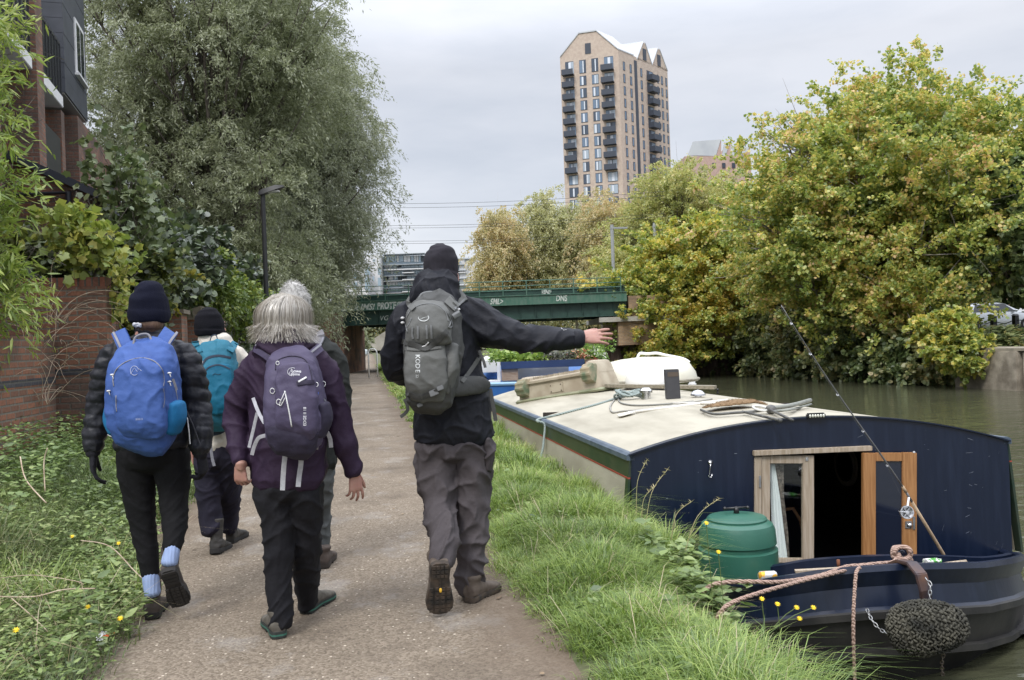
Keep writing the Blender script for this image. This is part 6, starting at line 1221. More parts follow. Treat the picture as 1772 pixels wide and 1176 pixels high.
p = gpt(1721, 38.5); r = empty('bollard', p, label='black square bollard left one in front of the silver car', cat='bollard', group='bollards on the quay'); mb = MB(); mb.hexa([(-.11, -.11, -.1), (.11, -.11, -.1), (.11, .11, -.1), (-.11, .11, -.1)], [(-.1, -.1, .80), (.1, -.1, .80), (.1, .1, .80), (-.1, .1, .80)]); mb.build('post', bl, r, local=True, bevel=.01); mb = MB(); mb.hexa([(-.12, -.12, .80), (.12, -.12, .80), (.12, .12, .80), (-.12, .12, .80)], [(-.06, -.06, .87), (.06, -.06, .87), (.06, .06, .87), (-.06, .06, .87)]); mb.build('cap', bl, r, local=True)
dup(r, gpt(1759, 37.5), label='black square bollard right one by the bonnet of the silver car')
dup(r, gpt(1690, 39.5), label='black bollard mostly behind yellow leaves, farthest left of the row')
mb = MB(); q = smooth([gpt(x, dd)+Vector((0, 0, z)) for x, dd, z in ((1690, 39.5, .6), (1706, 39, .5), (1721, 38.5, .6), (1740, 38, .48), (1759, 37.5, .6), (1790, 36.8, .5))], 4); mb.tube(q, .02, 5); tag(mb.build('chain', bl, smooth=True, origin=q[0]), 'black sagging chain strung between the quay bollards', 'chain')
# quayside road
a = gpt(1600, 41.5); mb = MB(); q = [gpt(1560, 43), gpt(1850, 40), gpt(1860, 56), gpt(1560, 58)]; mb.add([v+Vector((0, 0, .03)) for v in q], [(0, 1, 2, 3)]); tag(mb.build('road', M_('grey_tarmac', (.14, .14, .15), (.2, .2, .2), ns=3)), kind='structure')
# ---------------------------------------------------------------- the planted barge beyond, and clutter by the lock
def barge():
 D = 16.8; X = Vector((cos(YAW), sin(YAW), 0)); Y = Vector((-X.y, X.x, 0))
 def blk(name, par, x0, y0, x1, y1, d, depth, mat, bevel=.004, **k):
  a, b, e = P(x0, y1, d), P(x1, y1, d), P(x0, y0, d); b = Vector((b.x, b.y, a.z)); h = Vector((0, 0, e.z-a.z)); mb = MB(); mb.hexa([a, b, b+Y*depth, a+Y*depth], [a+h, b+h, b+Y*depth+h, a+Y*depth+h]); return mb.build(name, mat, par, bevel=bevel, **k)
 r = empty('barge', Vector((P(930, 690, D).x, P(930, 690, D).y, WATER_Z)), label='white-sided barge with bright blue hull moored beyond the cream roof', cat='boat')
 blue = M_('bright_blue_hull', (.02, .10, .33), (.03, .14, .4), ns=3, rough=.4); wh = M_('white_cabin_paint', (.68, .68, .68), (.58, .58, .56), ns=3, rough=.5)
 a = P(800, 700, D-.9); mb = MB(); pts = [P(835, 667, D-1.2), P(900, 664, D-1.3), P(1060, 655, D-.2), P(1060, 655, D+9), P(790, 655, D+9)]; rz = pts[0].z
 mb.hexa([Vector((p.x, p.y, WATER_Z-.3)) for p in pts], [Vector((p.x, p.y, rz)) for p in pts]); mb.build('hull', blue, r); mb = MB(); q = [Vector((p.x, p.y, rz+.02)) for p in pts]; mb.tube(q+[q[0]], .035, 6); mb.build('rubbing_rail', M_('pale_blue_rail', (.25, .42, .6), rough=.5), r)
 blk('cabin', r, 826, 624, 862, 645, D+.5, 6, wh); blk('cabin', r, 890, 636, 985, 664, D+.3, 6, wh); blk('corner_post', r, 861, 626, 867, 661, D-.25, .12, wh); blk('deck_board', r, 845, 659, 866, 664, D-.3, .5, wh); blk('cabin', r, 1020, 650, 1056, 655, D, 3, wh)
 wood = M_('planter_wood', (.24, .16, .10), (.34, .25, .17), ns=5, stretch=(2, 2, 10), rough=.85); navy = M_('navy_board', (.012, .03, .085), (.018, .04, .11), ns=4, rough=.4)
 def plants(par, x0, x1, y, d, n, h, cols, seed, big=.05):
  cc = [];
  for k in range(n): px = x0+(x1-x0)*RNG.random(); q = P(px, y, d+.15+.25*RNG.random()); cc.append((q.x, q.y, q.z, .5+.5*RNG.random()))
  cc = np.array(cc); per = 26; rep = np.arange(n).repeat(per); m = len(rep); Pp = cc[rep, :3]+rnd3(m)*np.array((.07, .07, .035)); Pp[:, 2] += RNG.random(m)*h*cc[rep, 3]; me = leaf_mesh('plants', Pp, rnd3(m)+np.array((0, 0, .5)), rnd3(m)+np.array((0, 0, .6)), big*(.5+RNG.random(m)), big*.7*(.5+RNG.random(m)), 'round'); tag(link('foliage', me, leafmat('planter_leaves_%d' % seed, cols, .3), par, smooth=False), kind='stuff')
 r1 = empty('planter_box', P(930, 640, D-.3), label='long planter with navy front board, full of leafy bedding plants', cat='planter'); blk('navy_board', r1, 867, 626, 1012, 638.5, D-.36, .05, navy); blk('box', r1, 868, 636, 897, 659, D-.3, .5, wood); blk('box', r1, 897, 627, 1010, 634, D-.3, .5, wood)
 G1 = [(.06, .11, .02), (.13, .24, .03), (.25, .38, .06), (.35, .45, .1)]
 plants(r1, 855, 940, 627, D-.3, 34, .17, G1, 1, .085); plants(r1, 940, 1000, 624, D-.3, 26, .2, [(.05, .07, .04), (.10, .12, .08), (.16, .14, .13)], 2, .05); plants(r1, 985, 1012, 622, D-.3, 12, .24, [(.1, .2, .04), (.3, .32, .1), (.5, .14, .08), (.55, .4, .2)], 3, .05)
 r2 = empty('planter_crate', P(1025, 640, D), label='small slatted wooden planter with white flowers at the right end', cat='planter');
 for k in range(3): blk('slat', r2, 1013, 622+k*7, 1038, 628+k*7, D-.1, .4, wood)
 blk('shelf', r2, 1022, 643, 1042, 647, D-.2, .5, M_('dark_shelf', (.08, .05, .03)))
 plants(r2, 1012, 1038, 621, D-.1, 22, .26, G1, 4, .05); plants(r2, 1015, 1042, 616, D-.1, 5, .1, [(.6, .6, .5), (.8, .8, .75)], 5, .05)
 for x, w in ((845, 14), (905, 10), (955, 8), (990, 14)):
  pass
 r3 = empty('wooden_chair', P(980, 600, 19), label='pale slatted timber seat half hidden by planter greenery', cat='bench'); blk('seat', r3, 935, 612, 962, 615, 19, .5, wh); blk('backrest', r3, 937, 602, 960, 608, 19.5, .06, wood); blk('leg', r3, 937, 615, 939, 630, 19, .06, wood); blk('leg', r3, 958, 615, 960, 630, 19, .06, wood)
 tree('potted_shrub', 'leafy green shrub growing on the barge deck under the tall man\'s sleeve', P(870, 640, 18), [(870, 612, 18, 25, 12, .4), (1025, 605, 18, 18, 14, .3)], ncl=24, nl=1800, L=.07, Wd=.05, mat=leafmat('deck_shrub_leaves', G1, .3), slen=.2, spread=.08, limbs=False, ns=5, cat='shrub', crown='foliage')
barge()
def lock_clutter():
 wh = M_('white_lock_paint', (.75, .75, .72), rough=.5)
 c = P(645, 622, 39); z0 = ground_z(c.x, c.y); r = empty('mooring_hoop', Vector((c.x, c.y, z0)), label='white painted hoop standing in the grass near the bridge', cat='hoop'); X = Vector((cos(YAW), sin(YAW), 0)); a = P(645, 603, 39); top = a.z-z0
 mb = MB(); pts = [X*-.19, X*-.19+Vector((0, 0, top-.19))] + [X*(-.19*cos(t))+Vector((0, 0, top-.19+.19*sin(t))) for t in [pi*i/8 for i in range(1, 8)]] + [X*.19+Vector((0, 0, top-.19)), X*.19]; mb.tube(pts, .035, 8); mb.build('hoop', wh, r, local=True, smooth=True)
 conc = M_('ramp_concrete', (.26, .24, .20), (.40, .38, .33), ns=.8, rough=.9, det=8)
 Y = Vector((-X.y, X.x, 0)); mb = MB(); q = [P(620, 606, 110), P(760, 606, 110), P(760, 572, 110), P(668, 572, 110), P(625, 600, 110)]; mb.hexa(q, [p+Y*8 for p in q]); tag(mb.build('concrete_ramp', conc, origin=q[0]), 'pale concrete ramp wall rising to the parked cars beyond the bridge', 'ramp')
 p = P(657, 571.5, 165); car('parked_car', 'small blue car parked at the top of the concrete ramp', Vector((p.x, p.y, p.z-.55)), pi+YAW+.5, (.07, .14, .26)); p = P(627, 573, 160); car('parked_car', 'tiny white car left of the blue one beyond the bridge', Vector((p.x, p.y, p.z-.5)), YAW, (.65, .65, .65))
 rnd = random.Random(6)
 for k, (px, py, d, s, lab) in enumerate(((618, 607, 66, .42, 'largest white rubbish sack by the end of the path'), (627, 611, 64, .36, 'bluish white sack beside the largest one'), (611, 604, 68, .3, 'small pale sack leftmost in the heap'))):
  c = P(px, py, d); mb = MB(); mb.sphere(c, s, 16, 12, (1.1, 1, .85))
  for i, v in enumerate(mb.v): q = Vector(v); mb.v[i] = tuple(q+Vector((1, 1, 1))*.14*noise.noise(q*3.3))
  tag(mb.build('rubbish_sack', M_('white_sack_%d' % k, (.6, .64, .63), (.4, .45, .48), ns=4, rough=.4), smooth=True, origin=c), lab, 'sack')
 c = P(605, 612, 62); mb = MB(); a, b = P(599, 614, 62), P(622, 614, 62); h = Vector((0, 0, .5)); mb.hexa([a, b, b+Y*.4, a+Y*.4], [a+h, b+h, b+Y*.4+h, a+Y*.4+h]); tag(mb.build('concrete_block', conc, origin=a, bevel=.03), 'grey ribbed block wall end beside the sacks at the path end', 'block')
 # railway overhead wires and masts
 st = M_('galvanised_mast', (.3, .31, .32), rough=.5)
 for px, top, d, lab in ((1068, 388, 50, 'grey overhead-line mast among the trees right of the bridge'), (1142, 385, 50, 'second grey mast hidden deeper in the olive tree')):
  a = P(px, 640, d); b = P(px, top, d); b = Vector((a.x, a.y, b.z)); mb = MB(); mb.tube([Vector((a.x, a.y, 2.5)), b], .10, 8); mb.box((b.x-.1, b.y-.1, b.z-.25), (b.x+.9, b.y+.1, b.z-.15)); tag(mb.build('railway_mast', st, origin=a, smooth='auto'), lab, 'mast')
 wm = M_('wire_black', (.05, .05, .055))
 for k, (y0, y1, dd) in enumerate(((352, 345, 50), (359, 352, 50), (390, 383, 51), (394, 388, 51), (417, 411, 52), (421, 415, 52))):
  a, b = P(560, y0, dd), P(1150, y1-14, dd); pts = [a.lerp(b, i/12)-Vector((0, 0, .25*sin(pi*i/12))) for i in range(13)]; mb = MB(); mb.tube(pts, .011, 4); o = mb.build('overhead_wire', wm, origin=a); tag(o, ['topmost railway wire crossing the sky', 'wire just below the topmost railway wire', 'third railway wire from the top', 'wire close beneath the third one', 'fifth wire, second lowest over the flats', 'lowest railway wire just above the flats'][k], 'wire')
lock_clutter()
# ---------------------------------------------------------------- people
def ring_at(c, t, A, wa, wb, n=22, p=2.3):
 B_ = t.cross(A).normalized(); out = []
 for k in range(n):
  a = 2*pi*k/n; ca, sa = cos(a), sin(a)
  out.append(c + A*wa*math.copysign(abs(ca)**(2/p), ca) + B_*wb*math.copysign(abs(sa)**(2/p), sa))
 return out
def loft_secs(mb, secs, n=22, p=2.3, sub=4, cap=.6):
 """secs: (centre, half width across the view, half depth); rounded ends"""
 cs = [Vector(s[0]) for s in secs]; cs2 = smooth(cs, sub); m = len(cs2); ws = []
 for i in range(m):
  f = i/sub; j = min(int(f), len(secs)-2) if len(secs) > 1 else 0; u = f-j; u = u*u*(3-2*u)
  ws.append((secs[j][1]*(1-u)+secs[j+1][1]*u, secs[j][2]*(1-u)+secs[j+1][2]*u))
 rings = []; A = None
 for i in range(m):
  t = (cs2[min(i+1, m-1)]-cs2[max(i-1, 0)]).normalized(); a = VDIR.cross(t)
  if a.length < .35 and A is not None: a = A-t*A.dot(t)
  a.normalize()
  if A is not None and a.dot(A) < 0: a = -a
  A = a; rings.append((cs2[i], t, a, ws[i][0], ws[i][1]))
 R_ = []
 c, t, a, w, d = rings[0]; r0 = min(w, d)*cap
 for q in (1, .8, .45): R_.append(ring_at(c-t*r0*q, t, a, w*max(.08, sqrt(1-q*q)), d*max(.08, sqrt(1-q*q)), n, p))
 for g in rings: R_.append(ring_at(*g, n, p))
 c, t, a, w, d = rings[-1]; r0 = min(w, d)*cap
 for q in (.45, .8, 1): R_.append(ring_at(c+t*r0*q, t, a, w*max(.08, sqrt(1-q*q)), d*max(.08, sqrt(1-q*q)), n, p))
 mb.loft(R_)
def S(px, py, d, hw, rb): return (P(px, py, d), hw*d/FPX, rb)
def scale_secs(secs, k, dk=None): return [(c, w*k, d*(dk or k)) for c, w, d in secs]
def remesh(mb, voxel, it=2, fac=.5):
 me = mb.mesh('tmp', uv=False); o = bpy.data.objects.new('tmp', me); COL.objects.link(o)
 m = o.modifiers.new('r', 'REMESH'); m.mode = 'VOXEL'; m.voxel_size = voxel; m.use_smooth_shade = True
 if it: s = o.modifiers.new('s', 'SMOOTH'); s.factor = fac; s.iterations = it
 dg = bpy.context.evaluated_depsgraph_get(); dg.update(); me2 = bpy.data.meshes.new_from_object(o.evaluated_get(dg)); bpy.data.objects.remove(o); bpy.data.meshes.remove(me); return me2
def displace(me, f):
 n = len(me.vertices); co = np.empty(n*3, np.float32); me.vertices.foreach_get('co', co); co = co.reshape(-1, 3); no = np.empty(n*3, np.float32); me.vertices.foreach_get('normal', no); no = no.reshape(-1, 3)
 h = np.array([f(Vector(c), q) for c, q in zip(co.tolist(), no.tolist())], np.float32); co += no*h[:, None]; me.vertices.foreach_set('co', co.ravel()); me.update()
def ridged(p, fx, fy, fz, s=0): return 1-abs(noise.noise(Vector((p.x*fx+s, p.y*fy-s, p.z*fz+s*.7))))*2
def f_trouser(seed, amp=.009, fz=11):
 def f(p, n):
  w = Vector((p.x+.05*sin(p.z*9+seed), p.y, p.z+.10*sin(p.x*11+seed))); r1 = max(0, ridged(w, 5, 5, fz, seed)); r2 = max(0, ridged(w, 12, 12, 7, seed+3)); return amp*(1.5*r1**3-.5) + amp*.75*(r2**3-.3)
 return f
def f_jacket(seed, amp=.008):
 def f(p, n):
  w = Vector((p.x+.06*sin(p.z*7+seed), p.y, p.z+.08*sin(p.x*9+seed))); r1 = max(0, ridged(w, 4.5, 4.5, 7, seed)); r2 = max(0, ridged(w, 11, 11, 10, seed+5)); return amp*(1.4*r1**3-.5)+amp*.7*(r2**3-.3)
 return f
def f_puffer(z0, per=.062, amp=.008, seed=0):
 def f(p, n):
  z = p.z+.030*noise.noise(Vector((p.x*5, p.y*5, p.z*3+seed))); return amp*(abs(sin(pi*(z-z0)/per))**.55-.75)+.010*noise.noise(Vector((p.x*16, p.y*16, p.z*24)))+.005*(ridged(p, 24, 24, 18, 4)-.5)
 return f
def cloth(name, lofts, mat, parent, voxel=.008, f=None, it=3, p=2.3, label=None):
 mb = MB()
 for l in lofts: loft_secs(mb, l, p=p)
 me = remesh(mb, voxel, it)
 if f: displace(me, f)
 o = link(name, me, mat, parent); tag(o, label); return o
def fabric(name, c1, c2=None, rough=.85, bs=900, bump=.25, sheen=0, ns=6): return M_(name, c1, c2 or tuple(x*1.35 for x in c1), ns=ns, rough=rough, bump=.55, bs=24, bdist=.010, spec=.22, lo=.3, hi=.75, det=6)
SKIN = M_('skin', (.42, .24, .19), (.34, .16, .13), ns=14, rough=.55, bump=.15, bs=160, bdist=.002);
def setsss(m): b = m.node_tree.nodes['Principled BSDF']; b.inputs['Subsurface Weight'].default_value = .12; b.inputs['Subsurface Radius'].default_value = (.02, .008, .005)
setsss(SKIN)
def head(mb, c, F, s=1.0, tilt=0):
 F = Vector(F).normalized(); U = Vector((0, 0, 1)); X = F.cross(U).normalized(); U = X.cross(F)
 def pt(x, y, z): return c + (X*x+F*y+U*z)*s
 rings = []
 for z, w, f, b in ((-.122, .02, .075, .045), (-.115, .036, .088, .0), (-.095, .052, .094, -.04), (-.06, .064, .093, -.072), (-.02, .071, .090, -.088), (.02, .0755, .089, -.097), (.055, .074, .086, -.096), (.085, .062, .066, -.08), (.108, .042, .038, -.052), (.12, .012, .008, -.014)):
  cy = (f+b)/2; hd = (f-b)/2; rings.append([pt(w*math.copysign(abs(cos(a))**.85, cos(a)), cy+hd*sin(a), z) for a in [2*pi*k/24 for k in range(24)]])
 mb.loft(rings)
 mb.loft([[pt(x, y, z) for x, y, z in q] for q in ([(-.008, .085, .02), (.008, .085, .02), (.006, .094, .02), (-.006, .094, .02)], [(-.014, .085, -.018), (.014, .085, -.018), (.009, .118, -.018), (-.009, .118, -.018)], [(-.017, .085, -.032), (.017, .085, -.032), (.011, .110, -.031), (-.011, .110, -.031)])])   # nose
 for sx in (-1, 1):
  M = Matrix((X, F, U)).transposed(); mb.sphere(pt(sx*.078, -.008, -.01), .03*s, 12, 8, (.28, .62, 1.05), M)      # ear
  mb.sphere(pt(sx*.03, .083, .012), .0125*s, 10, 8); mb.sphere(pt(sx*.03, .086, .034), .012*s, 10, 6, (1.5, .5, .4), M)
 M = Matrix((X, F, U)).transposed(); mb.sphere(pt(0, .093, -.058), .012*s, 10, 8, (1.8, .6, .35), M); mb.sphere(pt(0, .092, -.068), .012*s, 10, 8, (1.5, .6, .4), M)
def hand(mb, w, D, N_, side, s=1.0, curl=(.2, .25, .2), spread=.10, thumb_out=.6, fvar=(0, 0, 0, 0), thumb_curl=.25, wr=.024):
 """w wrist, D pointing direction, N_ back-of-hand normal, side = +1/-1 picks the thumb side"""
 D = Vector(D).normalized(); N_ = Vector(N_); N_ = (N_-D*N_.dot(D)).normalized(); Sd = D.cross(N_)*side
 def pt(a, b, c_): return w + (D*a+Sd*b+N_*c_)*s
 rings = []
 for a, hw, th, off in ((-.03, wr, .021, 0), (.0, .026, .019, 0), (.025, .033, .0165, .002), (.055, .040, .015, .002), (.082, .041, .0125, .001), (.094, .036, .009, 0)):
  rings.append([pt(a, off+hw*math.copysign(abs(cos(x))**.8, cos(x)), th*sin(x)) for x in [2*pi*k/18 for k in range(18)]])
 mb.loft(rings)
 L_ = (.072, .080, .074, .058)
 for i in range(4):
  b = .0295-.0197*i; ang = spread*(1.5-i); d = (D*cos(ang)+Sd*sin(ang)).normalized(); n = N_; base = pt(.078-(.006 if i == 3 else 0)-(.003 if i == 0 else 0), b, 0); pts = [base, base+d*.012*s]; rs = [.0098*s]*2; th = 0
  for j, fr in enumerate((.45, .30, .25)):
   th += curl[j]+fvar[i]*(1 if j < 2 else .6); dd = (d*cos(th)-n*sin(th)).normalized(); l = L_[i]*fr*s
   pts += [pts[-1]+dd*l*.55, pts[-1]+dd*l]; k = 1 if i < 3 else .86; rs += [(.0088-.0009*j)*s*k, (.0086-.0011*j)*s*k]
  mb.tube(pts, rs, 10); mb.sphere(pts[-1], rs[-1]*1.0, 10, 6)
 base = pt(.018, .026, -.004); td = (D*cos(thumb_out)+Sd*sin(thumb_out)-N_*.25).normalized(); pts = [pt(.0, .014, -.004), base, base+td*.038*s]; d2 = (td*cos(thumb_curl)+D*sin(thumb_curl)).normalized(); pts += [pts[-1]+d2*.016*s, pts[-1]+d2*.030*s]; d3 = (d2-N_*.2+D*.25).normalized(); pts += [pts[-1]+d3*.024*s]
 mb.tube(pts, [.012*s, .0145*s, .0112*s, .0105*s, .0095*s, .0078*s], 10); mb.sphere(pts[-1], .0078*s, 10, 6)
def boot(parent, heel, F, U, Lh=.285, w=.048, shaft=.12, upm=None, solem=None, solecol=None, name='boot', lab=None, shaft_dir=None, wmul=1):
 """heel: point under the heel; F towards the toe; U from the sole to the ankle"""
 F = Vector(F).normalized(); U = Vector(U); U = (U-F*U.dot(F)).normalized(); X = F.cross(U).normalized(); w *= wmul
 def pt(x, y, z): return heel+X*x+F*y+U*z
 mb = MB(); rings = []
 for y, hw, h, z0 in ((-.004, .022, .055, .02), (.0, .030, .08, .016), (.02, .037, .10, .014), (.06, .038, .105, .014), (.10, .037, .095, .014), (.14, .040, .078, .014), (.18, .046, .064, .014), (.22, .048, .054, .014), (.25, .044, .048, .014), (.275, .033, .040, .016), (.287, .015, .03, .02)):
  y *= Lh/.285; hw *= w/.048; rings.append([pt(hw*math.copysign(abs(cos(a))**.75, cos(a)), y, (h+z0)/2+(h-z0)/2*math.copysign(abs(sin(a))**.85, sin(a))) for a in [2*pi*k/20 for k in range(20)]])
 mb.loft(rings); sd = Vector(shaft_dir).normalized() if shaft_dir is not None else U
 rings = []; c0 = pt(0, .045, .06)
 for k, (q, a, b) in enumerate(((0, .034, .05), (.03, .034, .048), (.06, .036, .047), (shaft-.06, .040, .048), (shaft-.045, .043, .051), (shaft-.035, .040, .048))):
  cc = c0+sd*q; rings.append([cc+X*a*w/.048*cos(t)+F*b*sin(t) for t in [2*pi*i/20 for i in range(20)]])
 mb.loft(rings); me = remesh(mb, .0055, 2); displace(me, lambda p, n: .0022*noise.noise(p*38)+.002*(ridged(p, 20, 20, 34, 1)-.5)); o = link(name, me, upm, parent); tag(o, lab)
 # sole with heel block and lugs
 out = [(-.030, .0), (-.036, .03), (-.033, .09), (-.036, .13), (-.046, .18), (-.050, .22), (-.044, .26), (-.024, .288), (0, .294), (.026, .288), (.046, .26), (.049, .22), (.044, .18), (.033, .13), (.032, .09), (.036, .03), (.030, .0), (.016, -.010), (-.016, -.010)]
 k = Lh/.285; ww = w/.048; mb = MB(); mb.loft([[pt(x*ww*1.0, y*k, .0) for x, y in out], [pt(x*ww*1.03, y*k*1.005, .006) for x, y in out], [pt(x*ww*1.03, y*k*1.005, .026) for x, y in out], [pt(x*ww*.98, y*k, .030) for x, y in out]])
 s = mb.build('sole', solem, o, smooth='auto'); mb = MB(); rnd = random.Random(1)
 for row in range(11):
  y = (.012+row*.0255)*k
  if .085 < y < .115: continue
  hw = (.030 if y < .12*k else .042)*ww
  for j in range(4):
   x = -hw+hw*2*(j+.5)/4; M = Matrix((X, F, U)).transposed().to_4x4(); M.translation = pt(x, y, -.006); mb.box((-.0085, -.009, 0), (.0085, .009, .010), M)
 M = Matrix((X, F, U)).transposed().to_4x4(); M.translation = pt(0, 0, -.003); mb.box((-.004, .01*k, 0), (.004, .27*k, .006), M); mb.build('tread', solem, s, bevel=0)
 if solecol:
  mb = MB(); mb.loft([[pt(x*ww*1.05, y*k*1.01, .010) for x, y in out], [pt(x*ww*1.05, y*k*1.01, .018) for x, y in out]]); mb.build('sole_stripe', solecol, s)
 return o
def cast(bvh, px, py, d=4):
 v = (CR.to_3x3() @ Vector(((px-886)/FPX, -(py-588)/FPX, -1))).normalized(); o = Vector((0, 0, EYE)); h = bvh.ray_cast(o, v, 60)
 return (h[0], h[1]) if h[0] is not None else (P(px, py, d), -v)
def bvh_of(*objs):
 V = []; F = []
 for o in objs:
  b = len(V); wl = Vector(o['wl']) if o.parent is None else Vector((0, 0, 0)); V += [v.co+wl for v in o.data.vertices]; F += [[b+i for i in p.vertices] for p in o.data.polygons]
 return BVHTree.FromPolygons(V, F)
def dstrip(bvh, pts, w, mat, parent, name='strap', th=.003, d=4, sub=5, off=0, flat=False):
 """a strap laid over what is under it; pts in pixels"""
 q = smooth([Vector((p[0], p[1], p[2] if len(p) > 2 else 0)) for p in pts], sub); mb = MB(); rings = []; last = None
 for i, c in enumerate(q):
  t = (q[min(i+1, len(q)-1)]-q[max(i-1, 0)]); t.z = 0; t.normalize(); s = Vector((-t.y, t.x, 0)); a = c-s*w/2; b = c+s*w/2
  def hit(x, y):
   v = (CR.to_3x3() @ Vector(((x-886)/FPX, -(y-588)/FPX, -1))).normalized(); h = bvh.ray_cast(Vector((0, 0, EYE)), v, 60)
   return h[0] if h[0] is not None else None
  m = hit(c.x, c.y); pa, pb = hit(a.x, a.y), hit(b.x, b.y); dm = (m-Vector((0, 0, EYE))).dot(VDIR) if m is not None else (last or d)
  if m is not None: last = dm
  if pa is None or flat or abs((pa-Vector((0, 0, EYE))).dot(VDIR)-dm) > .025: pa = P(a.x, a.y, dm)
  if pb is None or flat or abs((pb-Vector((0, 0, EYE))).dot(VDIR)-dm) > .025: pb = P(b.x, b.y, dm)
  if c.z: pa, pb = P(a.x, a.y, c.z), P(b.x, b.y, c.z)
  n = -VDIR; rings.append([pa+n*off, pb+n*off, pb+n*(off+th), (pa+pb)/2+n*(off+th*1.35), pa+n*(off+th)])
 mb.loft(rings); return mb.build(name, mat, parent, smooth='auto')
def dtube(bvh, pts, r, mat, parent, name='cord', d=4, sub=5, off=.0):
 q = smooth([Vector((p[0], p[1], 0)) for p in pts], sub); out = []
 for c in q: h = cast(bvh, c.x, c.y, d)[0]; out.append(h-VDIR*(r*.6+off))
 mb = MB(); mb.tube(out, r, 6); return mb.build(name, mat, parent, smooth=True)
def dtext(bvh, s, px, py, h, rot, mat, parent, d=4, bold=0, name='lettering', lift=.0015):
 me = text_mesh(s, 1, 0, bold); xs = [v.co.x for v in me.vertices]; ys = [v.co.y for v in me.vertices]; cx, cy = (min(xs)+max(xs))/2, (min(ys)+max(ys))/2; k = h/.72; ca, sa = cos(rot), sin(rot)
 for v in me.vertices:
  x, y = (v.co.x-cx)*k, (v.co.y-cy)*k; X, Y = x*ca-y*sa, x*sa+y*ca; p = cast(bvh, px+X, py-Y, d)[0]; v.co = p-VDIR*lift
 return link(name, me, mat, parent, smooth=False)
def pack_body(name, secs, th, mat, parent, p=3.2, voxel=.007, f=None, it=3):
 return cloth(name, [[(P(px, py, d), hw*d/FPX, t) for px, py, d, hw, t in secs]], mat, parent, voxel, f or (lambda q, n: .008*(max(0, ridged(q+Vector((.1*q.z, 0, 0)), 9, 5, 7, secs[0][0]))**3-.3)+.003*noise.noise(q*30)), it, p)
def feet(px, d): v = P(px, 1000, d); return Vector((v.x, v.y, 0))
def beanie(secs, mat, parent, cuff=None, ribs=60, name='beanie_hat', f=None):
 mb = MB(); loft_secs(mb, secs, p=2.0, cap=.3)
 if cuff: loft_secs(mb, cuff, p=2.0, cap=.15)
 me = remesh(mb, .005, 3); displace(me, f or (lambda p, n: .0035*(ridged(p, 9, 9, 14, 3)-.5))); return link(name, me, mat, parent)
def knit(name, col):
 m, nt, N, L, b = newmat(name); b.inputs['Base Color'].default_value = rgba(col); b.inputs['Roughness'].default_value = .95; b.inputs['Specular IOR Level'].default_value = .15
 tc = N('ShaderNodeTexCoord'); w = N('ShaderNodeTexNoise'); mp = N('ShaderNodeMapping'); mp.inputs['Scale'].default_value = (260, 260, 120); L(tc.outputs['Object'], mp.inputs[0]); L(mp.outputs[0], w.inputs['Vector']); w.inputs['Scale'].default_value = 1; bp = N('ShaderNodeBump'); bp.inputs['Strength'].default_value = .6; bp.inputs['Distance'].default_value = .003; L(w.outputs[0], bp.inputs['Height']); L(bp.outputs[0], b.inputs['Normal']); return m
def hair_strands(name, c, F, mat, parent, n, ln, rad, down=1.0, flick=.3, front=True, w=.0022, zlo=-.02, seed=1):
 """strands leaving the crown, lying over an egg-shaped scalp and falling"""
 rng = np.random.default_rng(seed); F = Vector(F).normalized(); U = Vector((0, 0, 1)); X = F.cross(U).normalized(); mb_v = []; mb_f = []; seg = 9
 for i in range(n):
  az = rng.uniform(-pi, pi); st = rng.uniform(0.02, 1)**.7; L_ = ln*rng.uniform(.75, 1.1); pts = []
  th = st*1.45; rr = rad*(1+rng.normal()*.035); jit = rng.normal()*.10
  s = 0; l_off = 0; px_ = None
  for k in range(seg):
   u = k/(seg-1); arc = th+u*L_/rad
   if arc < 1.75: v = Vector((sin(arc)*sin(az+jit*u), -sin(arc)*cos(az+jit*u)*1.0, cos(arc))); r = Vector((rr[0] if False else rr*.92, rr*1.12, rr*1.12)); q = c+X*v.x*r.x+F*(-v.y*0+v.y*-1*0)+F*(-(v.y))*r.y*-1*-1+U*v.z*r.z; lastv = v
   else:
    e = (arc-1.75)*rad; v = lastv; q = c+X*v.x*rr*.92*(1+flick*e*2)+F*(-v.y)*rr*1.12*(1+flick*e*1.4)+U*(v.z*rr*1.12-e*down)
   pts.append(q)
  # keep the face clear
  fy = -lastv.y
  if front is False and fy > .45:
   continue
  pts = np.array(pts); t = np.gradient(pts, axis=0); o = nrm(np.cross(t, np.array(c)[None]-pts)); ww = w*(1-.75*np.linspace(0, 1, seg))[:, None]; b = len(mb_v)*1
  V = np.stack([pts-o*ww, pts+o*ww], 1).reshape(-1, 3); base = sum(len(v) for v in mb_v); mb_v.append(V)
  k = np.arange(seg-1)[:, None]*2+base; mb_f.append(np.concatenate([k, k+1, k+3, k+2], 1))
 return link(name, npmesh(name, np.concatenate(mb_v), np.concatenate(mb_f)), mat, parent)
def hairmat(name, cols): return leafmat(name, cols, .12, rough=.35, gl=.10)
def person(label, origin, lofts, headspec=None, hands=(), neck=None, voxel=.0042):
 mb = MB()
 for l in lofts: loft_secs(mb, l, n=18)
 if headspec: head(mb, *headspec)
 for h in hands: hand(mb, *h[0], **h[1])
 me = remesh(mb, voxel, 1, .4); return tag(link('person', me, SKIN, origin=origin), label, 'person')
GREYWEB = fabric('grey_webbing', (.19, .19, .22), (.26, .26, .29), bs=400)
BUCK = M_('white_cord_plastic', (.62, .62, .62), rough=.4)
